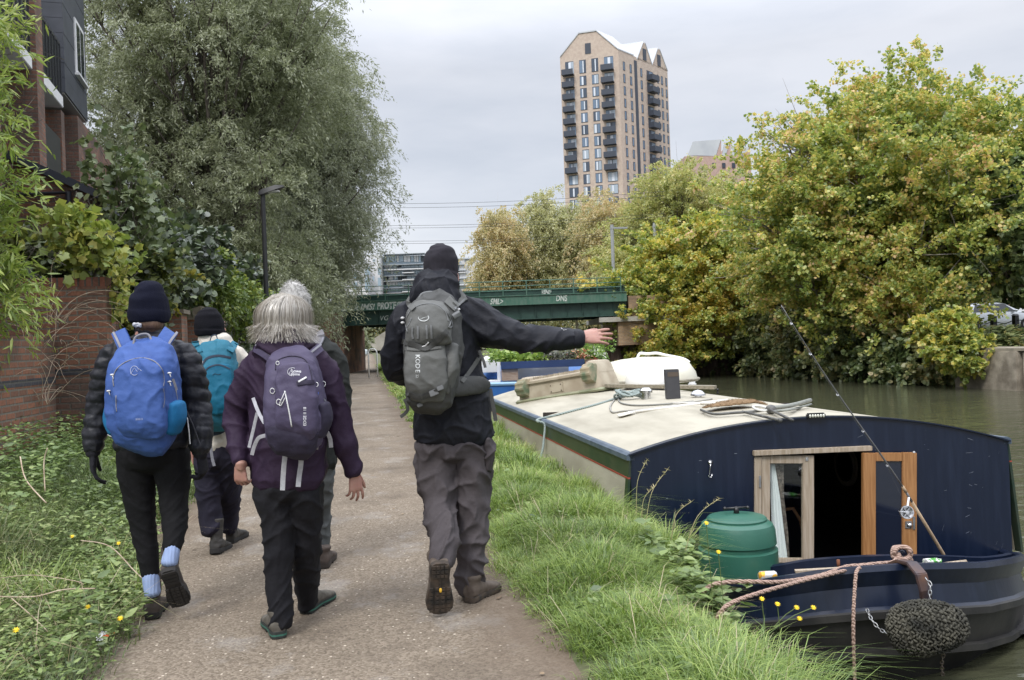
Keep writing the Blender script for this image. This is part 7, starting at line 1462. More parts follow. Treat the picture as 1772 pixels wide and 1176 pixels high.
# A: blue pack ------------------------------------------------------------------
def person_a():
 d = 4.5; T = [S(258, 566, d, 20, .07), S(258, 580, d, 26, .085), S(258, 592, d, 46, .10), S(258, 602, d, 62, .115), S(258, 620, d, 68, .125), S(259, 660, d, 64, .13), S(260, 705, d, 59, .125), S(262, 740, d, 61, .13), S(264, 766, d, 65, .135)]
 al = [S(212, 604, d, 17, .06), S(193, 618, d, 21, .065), S(183, 650, d, 22.5, .068), S(174, 695, d+.02, 22, .064), S(165, 740, d+.0, 19.5, .058), S(161, 778, d-.02, 15, .046)]
 ar = [S(304, 602, d, 17, .06), S(322, 616, d, 21, .065), S(333, 650, d, 22, .068), S(341, 695, d+.02, 22.5, .065), S(346, 740, d-.02, 21, .058), S(347, 780, d-.05, 17, .048)]
 hips = [S(264, 758, d, 52, .11), S(264, 778, d, 60, .13), S(265, 795, d, 60, .125)]
 ll = [S(236, 785, d, 32, .10), S(236, 815, d, 31, .095), S(242, 867, d, 25, .075), S(249, 918, d, 20.5, .062), S(255, 955, d-.01, 18, .054), S(260, 992, d-.02, 15.5, .045)]
 lr = [S(296, 785, d, 31, .10), S(299, 815, d, 29, .095), S(301, 867, d-.02, 23.5, .075), S(303, 905, d-.06, 20.5, .062), S(301, 930, d-.10, 17.5, .052), S(298, 948, d-.13, 16, .046)]
 hc = P(257, 545, d); hl = (P(161, 782, d-.02), (-.02, .02, -1), (-1, -.25, 0), 1); hr_ = (P(347, 784, d-.05), (.10, .15, -1), (1, -.3, 0), -1)
 bo = feet(268, d);
 o = person('walker in black puffer jacket, black leggings and beanie with the blue backpack', bo, [scale_secs(T, .86), scale_secs(al[:-1], .7), scale_secs(ar[:-1], .7), scale_secs(hips, .88), scale_secs(ll, .8), scale_secs(lr, .8), [S(258, 575, d, 17, .05), S(258, 555, d, 17, .05)]], (hc, (0.03, 1, 0), 1.0))
 PUF = M_('black_puffer_nylon', (.012, .013, .018), (.018, .019, .025), ns=5, rough=.5, bump=.6, bs=30, bdist=.008, spec=.3)
 jk = cloth('jacket', [T, al, ar], PUF, o, .0075, f_puffer(0), 2); cloth('jacket_collar', [[S(258, 573, d, 23, .08), S(258, 560, d, 21.5, .075)]], PUF, o, .006, f_puffer(.01, .05, .008), 2)
 cloth('leggings', [hips, ll, lr], fabric('black_leggings', (.006, .006, .007), bump=.15), o, .0075, f_trouser(1, .0035, 16), 3)
 gl = fabric('black_gloves', (.014, .014, .018))
 for h, kw in ((hl, dict(s=1.12, curl=(.25, .3, .25), spread=.13, fvar=(0, .1, .2, .1))), (hr_, dict(s=1.12, curl=(.7, .9, .6), spread=.04))):
  mb = MB(); hand(mb, *h, **kw); loft_secs(mb, [(h[0]+Vector((0, 0, .04)), .04, .04), (h[0]-Vector((0, 0, .01)), .034, .034)]); me = remesh(mb, .0042, 1, .4); displace(me, lambda p, n: .0012*noise.noise(p*60)); link('glove', me, gl, o)
 bt = M_('dark_brown_leather', (.035, .026, .022), (.075, .058, .048), ns=9, rough=.7, bump=.4, bs=60, bdist=.003); sl = M_('black_rubber_sole', (.012, .011, .011), (.025, .022, .02), ns=15, rough=.8)
 hz = G(267, 1068, 0); boot(o, Vector((hz.x, hz.y-.045, .008)), (-.08, 1, 0), (0, 0, 1), Lh=.27, w=.055, shaft=.20, upm=bt, solem=sl)
 e = P(291, 990, d-.22); t = P(312, 1053, d-.13); F = (t-e).normalized(); boot(o, e, F+Vector((0, .15, 0)), (-.12, 1, .25), Lh=.235, w=.053, shaft=.15, upm=bt, solem=sl, shaft_dir=(-.1, .55, 1))
 sk = M_('light_blue_ribbed_sock', (.20, .27, .46), (.28, .36, .56), ns=20, rough=.9, stretch=(1, 1, .02)); cloth('sock', [[S(260, 990, d-.02, 11, .035), S(261, 1002, d-.03, 13.2, .040), S(264, 1026, d-.04, 13.5, .040)]], sk, o, .004, lambda p, n: .0013*sin(p.x*420), 1); cloth('sock', [[S(299, 946, d-.13, 11, .034), S(297, 956, d-.15, 12.8, .038), S(293, 974, d-.17, 13.5, .040)]], sk, o, .004, lambda p, n: .0013*sin(p.x*420), 1)
 bn = knit('navy_black_knit', (.007, .008, .018)); beanie([S(258, 553, d, 31, .105), S(258, 538, d, 33, .115), S(257, 520, d, 31, .115), S(256, 504, d, 25, .095), S(251, 494, d, 18, .07), S(249, 490, d, 10, .04)], bn, o, [S(258, 556, d, 32.5, .113), S(258, 545, d, 34.5, .120), S(258, 538, d, 34, .118)])
 cloth('hair', [[S(258, 552, d-.02, 26, .085), S(259, 562, d-.03, 22, .07), S(259, 570, d-.03, 16, .05)]], M_('brown_hair', (.10, .055, .035), (.17, .10, .065), ns=40, stretch=(1, 1, .3), rough=.5), o, .005, lambda p, n: .003*ridged(p, 60, 60, 8, 1), 1)
 c = P(238, 562, d-.10); mb = MB(); mb.sphere(c, .016, 20, 14, (1.3, .8, .9)); me = mb.mesh(); displace(me, lambda p, n: .012*noise.noise(p*90)); link('scrunchie', me, M_('grey_white_scrunchie', (.22, .24, .30), (.6, .6, .64), ns=60, rough=.8), o)
 # backpack
 r = empty('backpack', P(252, 760, d-.2), label='bright blue backpack with grey piping worn by the leftmost walker', cat='backpack'); db = d-.215; BL = fabric('royal_blue_nylon', (.04, .085, .27), (.055, .11, .32), rough=.6, bs=700, ns=5); BL2 = fabric('bright_blue_mesh', (.01, .12, .28), (.02, .15, .33), rough=.7)
 body = pack_body('pack_body', [(252, 600, db+.05, 36, .06), (251, 612, db+.03, 50, .08), (250, 640, db, 57, .105), (250, 690, db-.01, 60, .12), (251, 730, db-.01, 60, .125), (252, 752, db, 52, .11), (253, 764, db+.03, 38, .08)], 0, BL, r, p=3.4)
 fp = pack_body('front_panel', [(240, 626, db-.10, 34, .03), (239, 645, db-.115, 42, .035), (241, 690, db-.125, 44, .042), (245, 728, db-.125, 44, .042), (249, 750, db-.10, 38, .035)], 0, BL, r, p=3.6)
 for xs in (((200, 705, 14), (199, 725, 16), (206, 745, 14)), ((303, 700, 15), (303, 722, 17), (297, 744, 14))): cloth('mesh_pocket', [[(P(x, y, db-.02), hw*db/FPX, .08) for x, y, hw in xs]], BL2, r, .006, None, 2)
 bv = bvh_of(body, fp, jk)
 dtube(bv, [(197, 668), (196, 652), (204, 636), (222, 624), (245, 619), (266, 624), (280, 638), (284, 655), (283, 668)], .0028, GREYWEB, r, 'piping', d); dtube(bv, [(283, 672), (285, 690), (283, 705)], .002, GREYWEB, r, 'zip', d); dtube(bv, [(201, 684), (201, 700), (202, 712)], .0025, GREYWEB, r, 'zip', d)
 for a in ((276, 608, 285, 590, 297, 572), (222, 608, 214, 590, 206, 572)):
  zz = (d-.17, d-.145, d-.07); sp = dstrip(bv, [(a[2*i], a[2*i+1], zz[i]) for i in range(3)], 25, BL, r, 'shoulder_strap', .014, d)
  for e in (-10, 10): dstrip(bv, [(a[2*i]+e, a[2*i+1]+(2 if i == 2 else 0), zz[i]-.018) for i in range(3)], 4, GREYWEB, r, 'strap_edging', .002, d)
 hp = [P(231, 598, db-.02), P(234, 584, db-.01), P(246, 578, db), P(258, 580, db), P(264, 597, db-.02)]; mb = MB(); mb.tube(smooth(hp, 5), .006, 8); mb.build('grab_handle', GREYWEB, r, smooth=True)
 m = M_('silver_print', (.42, .46, .62), rough=.5); mb = MB(); c0 = [cast(bv, 233+7*cos(t), 641-8*sin(t), d)[0]-VDIR*.002 for t in [.3+5.2*i/16 for i in range(17)]]; mb.tube(c0, .0012, 5); c1 = [cast(bv, x, y, d)[0]-VDIR*.002 for x, y in ((226, 647), (233, 636), (238, 643), (241, 638), (245, 641))]; mb.tube(c1, .0012, 5); mb.build('logo', m, r); dtext(bv, 'IIIIIII II', 241, 725, 3.6, .05, m, r, d)
 for x, y in ((195, 648), (294, 660), (189, 676), (294, 645)): c = cast(bv, x, y, d)[0]-VDIR*.006; mb = MB(); mb.sphere(c, .008, 10, 6, (1.3, 1, .6)); mb.tube([c, c+Vector((.008, -.01, -.02))], .0022, 5); mb.build('buckle', BUCK, r, smooth=True)
 dstrip(bv, [(300, 655), (308, 680), (312, 705)], 4, GREYWEB, r, 'strap', .003, d, off=.004); q = smooth([P(186, 752, d-.1), P(200, 757, d-.2), P(222, 756, d-.22)], 5); mb = MB(); mb.tube(q, .0018, 5); mb.build('cord', BUCK, r)
 # white cord end and pole strap at the right hip
 mb = MB(); mb.tube([P(324, 722, d-.12), P(327, 745, d-.14), P(329, 768, d-.14)], .003, 6); mb.build('cord', BUCK, r); mb = MB(); mb.tube([P(318, 700, d-.13), P(334, 735, d-.16), P(346, 768, d-.17)], .0035, 6); mb.build('cord', fabric('dark_cord', (.03, .03, .035)), r)
person_a()
# B: teal pack ------------------------------------------------------------------
def person_b():
 d = 5.9; T = [S(374, 588, d, 26, .09), S(374, 602, d, 40, .10), S(375, 618, d, 48, .115), S(375, 670, d, 46, .12), S(374, 720, d, 42, .12), S(374, 768, d, 43, .13)]
 al = [S(340, 608, d, 13, .055), S(328, 630, d, 15, .055), S(322, 665, d, 15, .055), S(322, 710, d, 13, .05), S(330, 750, d+.02, 11, .042), S(334, 772, d+.02, 9, .038)]
 ar = [S(410, 608, d, 13, .055), S(421, 630, d, 15, .055), S(428, 665, d, 15, .055), S(428, 710, d, 13, .05), S(421, 750, d+.02, 11, .042), S(418, 772, d+.02, 9, .038)]
 hips = [S(376, 758, d, 38, .12), S(377, 778, d, 39, .125), S(378, 795, d, 36, .12)]
 ll = [S(360, 790, d, 22, .10), S(360, 840, d, 21.5, .085), S(363, 880, d, 19.5, .075), S(366, 918, d-.03, 17.5, .066)]; lr = [S(395, 790, d, 21, .10), S(397, 840, d+.1, 18.5, .08), S(398, 880, d+.2, 16, .07), S(397, 915, d+.25, 14.5, .06)]
 hc = P(364, 566, d); o = person('second walker in cream jacket and dark trousers with the teal backpack, partly hidden', feet(375, d), [scale_secs(T, .86), scale_secs(al[:-1], .75), scale_secs(ar[:-1], .75), scale_secs(hips, .88), scale_secs(ll, .75), scale_secs(lr, .75), [S(368, 600, d, 13, .05), S(367, 580, d, 13, .05)]], (hc, (.75, .65, 0), 1.0), [((P(334, 776, d+.02), (0, .1, -1), (-1, 0, 0), 1), dict(curl=(.4, .4, .3))), ((P(418, 776, d+.02), (0, .1, -1), (1, 0, 0), -1), dict(curl=(.4, .4, .3)))], voxel=.005)
 CRM = fabric('cream_jacket_fabric', (.50, .46, .40), (.58, .54, .48), bs=500); jk = cloth('jacket', [T, al, ar], CRM, o, .008, f_jacket(3, .007), 3); cloth('jacket_collar', [[S(370, 596, d, 27, .09), S(368, 584, d, 24, .08), S(368, 578, d, 22, .075)]], CRM, o, .006, f_jacket(4, .004), 2)
 cloth('scarf', [[S(368, 582, d, 17, .062), S(367, 573, d, 16, .058)]], fabric('checked_scarf', (.05, .05, .12), (.2, .15, .2), ns=60), o, .006, None, 1)
 cloth('trousers', [hips, ll, lr], fabric('dark_navy_trousers', (.016, .015, .026), (.022, .02, .034)), o, .008, f_trouser(7, .008), 3)
 bt = M_('black_walking_boot', (.025, .023, .022), (.05, .045, .04), ns=9, rough=.7); sl = M_('dark_sole', (.015, .014, .014), rough=.8); z = G(372, 962, 0); boot(o, Vector((z.x, z.y, .02)), (.12, 1, -.12), (0, .1, 1), Lh=.26, w=.055, shaft=.20, upm=bt, solem=sl); z = G(398, 942, 0); boot(o, Vector((z.x, z.y, .008)), (.25, 1, 0), (0, 0, 1), Lh=.26, w=.048, shaft=.15, upm=bt, solem=sl)
 beanie([S(363, 577, d, 23.5, .10), S(362, 562, d, 25, .108), S(361, 548, d, 22.5, .10), S(360, 538, d, 16, .075), S(359, 533, d, 8, .04)], knit('black_fleece_knit', (.008, .008, .011)), o, [S(363, 579, d, 24, .103), S(363, 571, d, 25.5, .11)])
 gm = M_('spectacle_frame', (.03, .03, .03), rough=.3); a = P(388, 566, d+.0); mb = MB(); F = Vector((.75, .65, 0)).normalized(); X = F.cross(Vector((0, 0, 1))); c = hc+F*.095+Vector((0, 0, .012))
 for s in (-1, 1): mb.tube([c+X*s*.033+X*.022*cos(t)+Vector((0, 0, .017*sin(t))) for t in [2*pi*i/14 for i in range(15)]], .0018, 5); mb.tube([c+X*s*.056, hc+X*s*.078+Vector((0, 0, .012))], .002, 5)
 mb.build('glasses', gm, o)
 db = d-.20; r = empty('backpack', P(374, 735, db), label='teal and aqua backpack on the walker in the cream jacket', cat='backpack'); TE = fabric('teal_nylon', (.02, .125, .19), (.03, .155, .23), rough=.65); AQ = fabric('aqua_nylon', (.30, .58, .56), (.36, .64, .6), rough=.65); TL = fabric('deep_teal_nylon', (.005, .095, .17), (.01, .12, .2), rough=.65)
 body = pack_body('pack_body', [(373, 598, db+.04, 28, .06), (374, 615, db+.02, 33, .08), (375, 650, db, 36, .10), (374, 690, db, 38, .115), (376, 715, db, 34, .11), (379, 731, db+.03, 24, .08)], 0, TE, r); fp = pack_body('front_pocket', [(377, 634, db-.085, 22, .03), (378, 655, db-.10, 26, .035), (380, 690, db-.11, 24, .04), (382, 712, db-.10, 20, .035)], 0, TL, r)
 sd = pack_body('side_panel', [(346, 648, db-.03, 5, .03), (353, 675, db-.06, 12, .05), (360, 700, db-.07, 14, .055), (367, 722, db-.05, 12, .05)], 0, AQ, r); bv = bvh_of(body, fp, jk, sd)
 dk = fabric('dark_zip', (.03, .04, .06)); dstrip(bv, [(348, 634), (358, 620), (378, 615), (400, 619)], 4, dk, r, 'zip', .003, d); dstrip(bv, [(350, 648), (362, 635), (380, 631), (398, 638)], 2.5, dk, r, 'zip', .003, d)
 for a in ((346, 610, 340, 598, 338, 590), (398, 608, 404, 598, 408, 592)): dstrip(bv, [a[:2], a[2:4], a[4:]], 12, TE, r, 'shoulder_strap', .01, d)
 mb = MB(); mb.tube(smooth([P(362, 596, db), P(366, 582, db+.03), P(374, 580, db+.03), P(378, 594, db)], 5), .004, 6); mb.build('grab_handle', dk, r, smooth=True); mb = MB(); c = cast(bv, 349, 627, d)[0]; mb.sphere(c, .012, 10, 6); mb.build('buckle', BUCK, r, smooth=True)
 dstrip(bv, [(362, 752, d-.16), (380, 748, d-.17), (390, 742, d-.17)], 7, dk, r, 'hip_belt', .006, d); dstrip(bv, [(364, 764, d-.2), (367, 790, d-.2), (371, 806, d-.2)], 5, GREYWEB, r, 'strap', .003, d)
 c = cast(bv, 373, 648, d)[0]-VDIR*.002; mb = MB(); mb.tube([cast(bv, x, y, d)[0]-VDIR*.002 for x, y in ((368, 649), (372, 646), (378, 648), (382, 647))], .002, 5); mb.build('logo', dk, r)
person_b()
# D: white-haired man behind ------------------------------------------------------
def person_d():
 d = 5.5; T = [S(522, 580, d, 28, .09), S(524, 592, d, 46, .105), S(525, 606, d, 60, .12), S(526, 650, d, 60, .13), S(528, 700, d, 55, .13), S(530, 760, d, 54, .13), S(530, 800, d, 54, .13)]
 al = [S(480, 606, d, 17, .06), S(466, 630, d, 18, .062), S(462, 680, d, 17, .06), S(466, 730, d, 15, .05), S(470, 770, d+.03, 12, .045)]
 ar = [S(570, 604, d, 17, .06), S(584, 630, d, 18.5, .064), S(590, 675, d, 17.5, .06), S(590, 715, d, 16, .055), S(583, 748, d+.1, 14, .05), S(577, 768, d+.16, 12, .045)]
 hips = [S(530, 785, d, 44, .12), S(532, 805, d, 43, .125)]; ll = [S(512, 800, d, 23, .10), S(510, 850, d, 21, .09), S(506, 900, d, 18, .075), S(502, 955, d-.05, 15, .06)]; lr = [S(556, 795, d, 23, .10), S(557, 850, d+.03, 19, .085), S(556, 900, d+.05, 16, .07), S(555, 960, d+.02, 13.5, .058)]
 hc = P(508, 532, d); o = person('white-haired man in dark jacket and grey trousers walking behind the purple-jacket walker', feet(530, d), [scale_secs(T, .86), scale_secs(al[:-1], .75), scale_secs(ar, .75), scale_secs(hips, .88), scale_secs(ll, .75), scale_secs(lr, .75), [S(515, 592, d, 18, .06), S(511, 560, d, 17, .06)]], (hc, (.02, 1, -.02), 1.02), [((P(470, 775, d+.03), (0, .1, -1), (-1, 0, 0), 1), dict(curl=(.4, .4, .3))), ((P(574, 776, d+.2), (-.1, .4, -1), (1, 0, 0), -1), dict(curl=(.5, .5, .3)))], voxel=.005)
 CH = fabric('charcoal_green_jacket', (.018, .02, .019), (.026, .028, .027)); jk = cloth('jacket', [T, al, ar], CH, o, .008, f_jacket(13, .008), 3); cloth('jacket_collar', [[S(517, 586, d, 27, .09), S(514, 574, d, 24, .08)]], CH, o, .006, None, 2)
 cloth('trousers', [hips, ll, lr], fabric('grey_green_trousers', (.06, .065, .066), (.085, .09, .09)), o, .008, f_trouser(17, .008), 3); bt = M_('brown_suede_shoe', (.05, .037, .03), (.08, .06, .05), ns=9, rough=.9); sl = M_('brown_sole', (.03, .022, .018), rough=.8)
 for px, py in ((560, 985), (502, 985)): z = G(px, py, 0); boot(o, Vector((z.x, z.y, .01)), (.1, 1, 0), (0, 0, 1), w=.05, shaft=.10, upm=bt, solem=sl, name='shoe')
 wh = hairmat('white_hair', [(.36, .35, .33), (.48, .47, .45), (.60, .59, .57)]); mb = MB(); loft_secs(mb, [S(509, 552, d-.01, 27, .092), S(508, 535, d-.01, 29, .102), S(508, 515, d-.01, 27, .10), S(508, 502, d-.01, 20, .08), S(508, 497, d, 12, .05)], p=2); me = remesh(mb, .006, 3); hb = link('hair', me, M_('white_scalp_hair', (.40, .385, .37), (.50, .49, .47), ns=50, rough=.7), o)
 V = []; Dd = []; rng = np.random.default_rng(3); vv = [(v.co.copy(), v.normal.copy()) for v in me.vertices if v.normal.z > -.75]
 for i in rng.integers(0, len(vv), 5200): c, n = vv[i]; V.append(c-n*.004); g = Vector((0, 0, -1)); t = (g-n*g.dot(n)); Dd.append(t*.9+n*.16+Vector(rng.normal(size=3)*.30))
 n = len(V); link('hair_strands', leaf_mesh('hair_strands', np.array(V), np.array(Dd), rnd3(n), .032, .0026, 'dia'), wh, hb, smooth=False)
 r = empty('backpack', P(520, 720, d-.2), label='grey backpack with grey shoulder straps on the white-haired man, mostly hidden', cat='backpack'); g1 = fabric('mid_grey_nylon', (.16, .155, .17), (.2, .195, .21)); db = d-.21
 body = pack_body('pack_body', [(516, 612, db+.04, 26, .06), (517, 640, db, 34, .10), (518, 690, db, 36, .12), (518, 725, db, 32, .10)], 0, g1, r); bv = bvh_of(body, jk)
 sp = dstrip(bv, [(535, 606), (546, 592), (551, 582), (548, 575)], 22, g1, r, 'shoulder_strap', .012, d); dstrip(bvh_of(sp), [(546, 604), (556, 592), (560, 582)], 3, GREYWEB, r, 'strap_edging', .002, d-.1, off=.002); dstrip(bv, [(500, 608), (490, 595), (486, 585)], 22, g1, r, 'shoulder_strap', .012, d)
person_d()
# C: purple jacket ----------------------------------------------------------------
def person_c():
 d = 4.15; T = [S(494, 592, d, 34, .10), S(496, 604, d, 54, .115), S(498, 617, d, 67, .125), S(500, 640, d, 70, .135), S(501, 690, d, 66, .14), S(500, 740, d, 65, .14), S(500, 790, d, 65, .145), S(499, 824, d, 65, .15)]
 al = [S(452, 620, d, 20, .065), S(436, 640, d, 23, .07), S(421, 675, d, 24, .072), S(410, 718, d+.02, 23.5, .07), S(411, 756, d-.02, 20, .062), S(417, 800, d-.10, 14, .048)]
 ar = [S(546, 618, d, 20, .065), S(562, 640, d, 23, .07), S(573, 675, d, 24, .072), S(585, 722, d+.02, 24, .07), S(597, 765, d+.02, 20, .06), S(611, 815, d+.04, 16, .05)]
 hips = [S(499, 808, d, 50, .12), S(499, 828, d, 54, .125), S(499, 843, d, 55, .13)]
 ll = [S(473, 842, d, 31, .112), S(474, 862, d, 32, .11), S(481, 900, d, 28, .09), S(482, 953, d, 25.5, .08), S(482, 1011, d, 23, .07), S(486, 1052, d-.01, 20, .066), S(486, 1077, d-.01, 19, .066)]
 lr = [S(527, 842, d, 30, .112), S(529, 862, d+.02, 30, .11), S(530, 900, d+.06, 26, .09), S(531, 953, d+.13, 24, .08), S(531, 1005, d+.25, 20.5, .068), S(532, 1042, d+.33, 17, .06)]
 hc = P(494, 557, d); hands = [((P(416, 803, d-.10), (.0, .1, -1), (-.45, -.85, .0), 1), dict(curl=(.6, .75, .5), spread=.12, fvar=(0, .05, .1, .15), thumb_out=.4, s=.86)), ((P(612, 818, d+.04), (.10, .05, -1), (.5, -.85, .1), -1), dict(curl=(.16, .3, .22), spread=.15, fvar=(.0, .10, .2, .3), thumb_out=.6, s=.92))]
 o = person('grey-bobbed walker in purple hooded jacket and black trousers with hands hanging loose', feet(495, d), [scale_secs(T, .86), scale_secs(al, .72)+[S(417, 806, d-.1, 8, .022)], scale_secs(ar, .72)+[S(612, 822, d+.04, 8, .022)], scale_secs(hips, .88), scale_secs(ll, .72), scale_secs(lr, .72), [S(494, 600, d, 18, .055), S(493, 570, d, 18, .055)]], (hc, (0, 1, -.08), 1.0), hands, voxel=.0038)
 PU = fabric('aubergine_shell', (.023, .012, .029), (.032, .018, .040), rough=.7, bs=600); jk = cloth('jacket', [T, al, ar], PU, o, .0075, f_jacket(23, .0085), 3); cloth('hood', [[S(492, 582, d-.0, 34, .085), S(493, 590, d-.03, 43, .12), S(494, 602, d-.04, 49, .135), S(494, 614, d-.03, 48, .13)], [S(478, 596, d-.14, 30, .028), S(508, 592, d-.14, 26, .026)], [S(470, 612, d-.13, 20, .05), S(515, 613, d-.13, 26, .045)]], PU, o, .007, f_jacket(29, .016), 2)
 cloth('trousers', [hips, ll, lr], fabric('black_trousers', (.010, .010, .013), (.015, .015, .018)), o, .008, f_trouser(27, .007), 3)
 bt = M_('grey_brown_shoe', (.07, .062, .05), (.12, .108, .09), ns=12, rough=.85, bump=.4, bs=80); sl = M_('charcoal_sole', (.02, .024, .022), rough=.8); gr = M_('teal_green_sole', (.03, .12, .085), rough=.7)
 z = G(485, 1101, 0); boot(o, Vector((z.x, z.y-.045, .008)), (-.25, 1, 0), (0, 0, 1), w=.052, shaft=.10, upm=bt, solem=sl, solecol=gr, name='shoe'); z = G(530, 1058, 0); boot(o, Vector((z.x, z.y-.05, .008)), (.42, 1, 0), (0, 0, 1), w=.052, shaft=.10, upm=bt, solem=sl, solecol=gr, name='shoe')
 # bobbed hair: shell plus strands
 mb = MB(); hh = [S(489, 580, d-.02, 37, .11), S(489, 566, d-.02, 43, .13), S(491, 548, d-.02, 42, .13), S(493, 532, d-.02, 37, .12), S(496, 520, d-.02, 27, .095), S(498, 513, d-.02, 15, .06)]; loft_secs(mb, hh, p=2.1, cap=.3); me = remesh(mb, .006, 3); displace(me, lambda p, n: .004*ridged(p, 40, 40, 5, 2)); hb = link('hair', me, M_('grey_blonde_hair', (.13, .11, .085), (.30, .27, .22), ns=30, stretch=(3, 3, .4), rough=.5, lo=.4, hi=.6), o)
 gm = hairmat('grey_blonde_strands', [(.14, .115, .085), (.26, .225, .18), (.38, .345, .29), (.52, .49, .44)]); rng = np.random.default_rng(5); top = P(499, 510, d-.03); ctr = P(490, 549, d-.02); bv = bvh_of(hb); Vs = []; Fs = []; base = 0
 for i in range(7500):
  az = rng.uniform(-pi, pi); sp = rng.uniform(.05, 1.0); pts = []; az0 = az; end = rng.uniform(-.125, -.045); seg = 8; off = rng.normal()*.008+.003+.012*noise.noise(Vector((az*3.5, sp*2, 7))); wob = rng.normal()*.05; ph = rng.uniform(0, 6); fl = rng.uniform(-.025, .075); z0 = top.z-ctr.z
  for k in range(seg):
   u = (sp*.5+(1-sp*.5)*k/(seg-1)) if rng is not None else 0; ang = min(1.0, u*1.6)*pi/2; zz = (z0)*cos(ang) if u < .62 else (u-.62)/.38*end; r_ = sin(ang)
   q = ctr+(top-ctr)*Vector((1, 1, 0)).length*0+Vector((top.x-ctr.x, top.y-ctr.y, 0))*(1-r_)+CRX*(.121*r_*sin(az+.12*u+wob*sin(u*5+ph)))+Vector((0, 1, 0))*(.136*r_*cos(az+.12*u+wob*sin(u*5+ph)))+Vector((0, 0, zz))
   ex = max(0, u-.8)*5; dirr = Vector((sin(az)*CRX.x, sin(az)*CRX.y+cos(az), 0)).normalized(); q += dirr*(off+fl*ex*ex*.7 - .012*max(0, u-.62)); pts.append(list(q))
  if cos(az) > .35: continue
  pts = np.array(pts); t = np.gradient(pts, axis=0); oo = nrm(np.cross(t, pts-np.array(ctr))); w = .0012*(1-.6*np.linspace(0, 1, seg))[:, None]; Vs.append(np.stack([pts-oo*w, pts+oo*w], 1).reshape(-1, 3)); k = np.arange(seg-1)[:, None]*2+base; Fs.append(np.concatenate([k, k+1, k+3, k+2], 1)); base += seg*2
 link('hair_strands', npmesh('hair_strands', np.concatenate(Vs), np.concatenate(Fs)), gm, hb)
 # backpack
 db = d-.225; r = empty('backpack', P(512, 770, db), label='purple-grey backpack with dangling grey straps on the purple jacket', cat='backpack'); PK = fabric('purple_grey_nylon', (.060, .050, .092), (.078, .066, .115), rough=.6); PD = fabric('dark_purple_nylon', (.028, .024, .042), (.036, .03, .055), rough=.7)
 body = pack_body('pack_body', [(503, 616, db+.05, 34, .06), (505, 630, db+.03, 44, .08), (509, 660, db, 48, .105), (512, 700, db-.01, 51, .12), (514, 728, db-.01, 53, .125), (513, 748, db, 48, .115), (512, 764, db+.04, 34, .08)], 0, PK, r); fp = pack_body('front_pocket', [(508, 634, db-.09, 28, .03), (511, 660, db-.105, 35, .036), (514, 700, db-.12, 37, .042), (515, 730, db-.12, 36, .042), (514, 748, db-.10, 32, .035)], 0, PK, r)
 for xs in (((470, 706, 9), (471, 730, 12), (482, 752, 12)), ((560, 700, 10), (562, 725, 13), (552, 750, 12))): cloth('side_pocket', [[(P(x, y, db-.02), hw*db/FPX, .075) for x, y, hw in xs]], PD, r, .006, None, 2)
 bp = pack_body('base_panel', [(512, 742, db-.03, 50, .115), (512, 756, db-.02, 43, .11), (512, 768, db+.02, 28, .08)], 0, PD, r); bv = bvh_of(body, fp, jk, bp)
 m = M_('white_print', (.62, .62, .66), rough=.5); dtext(bv, 'Lowe', 513, 641.5, 5.6, -.04, m, r, d, .01); dtext(bv, 'alpine', 511, 647.5, 5.0, -.04, m, r, d, .008); mb = MB(); mb.tube([cast(bv, 506+8*cos(t), 643-7*sin(t), d)[0]-VDIR*.002 for t in [1.0+3.7*i/16 for i in range(17)]], .0011, 5); mb.tube([cast(bv, x, y, d)[0]-VDIR*.002 for x, y in ((500, 648), (505, 637), (508, 644))], .0011, 5); mb.build('logo', m, r); dtext(bv, 'EDGE II 18', 527.5, 720, 5.2, pi/2, m, r, d, .012)
 dtube(bv, [(493, 676), (497, 695), (501, 715), (505, 738)], .0032, BUCK, r, 'zip', d); dtube(bv, [(477, 640), (479, 625), (495, 617), (512, 616), (528, 622), (537, 640), (541, 662)], .0025, PD, r, 'piping', d)
 dstrip(bv, [(514, 663), (530, 661), (545, 660)], 7, PD, r, 'strap', .004, d, off=.003); dstrip(bv, [(517, 660), (531, 652)], 3, BUCK, r, 'tag', .002, d, off=.006)
 for x, y, s in ((483, 695, .010), (548, 665, .008), (472, 676, .010), (560, 664, .010), (481, 628, .007)): c = cast(bv, x, y, d)[0]-VDIR*.006; mb = MB(); mb.tube([c+CRX*s*cos(t)+CUP*s*sin(t)*1.2 for t in [2*pi*i/12 for i in range(13)]], .002, 5); mb.build('buckle', BUCK, r, smooth=True)
 mb = MB(); c = cast(bv, 551, 678, d)[0]-VDIR*.01; mb.tube([c, c-CUP*.03], .0035, 6); mb.build('key_fob', M_('blue_fob', (.05, .12, .5), rough=.4), r); mb = MB(); mb.tube(smooth([cast(bv, x, y, d)[0]-VDIR*.008 for x, y in ((494, 677), (488, 690), (484, 698), (487, 701), (494, 688))], 4), .002, 5); mb.build('zip_pull', BUCK, r)
 for a in ((474, 624, 460, 612, 442, 601), (532, 620, 545, 609, 556, 600)):
  zz = (d-.17, d-.155, d-.10); dstrip(bv, [(a[2*i], a[2*i+1], zz[i]) for i in range(3)], 15, PK, r, 'shoulder_strap', .012, d); dstrip(bv, [(a[2*i], a[2*i+1]-5, zz[i]-.014) for i in range(3)], 3.5, GREYWEB, r, 'strap_edging', .002, d)
 mb = MB(); mb.tube(smooth([P(488, 620, db-.01), P(494, 608, db+.02), P(508, 606, db+.02), P(520, 612, db+.01), P(524, 622, db-.01)], 5), .0055, 8); mb.build('grab_handle', PD, r, smooth=True)
 W_ = M_('light_grey_webbing', (.33, .33, .36), (.42, .42, .45), ns=60, rough=.8)
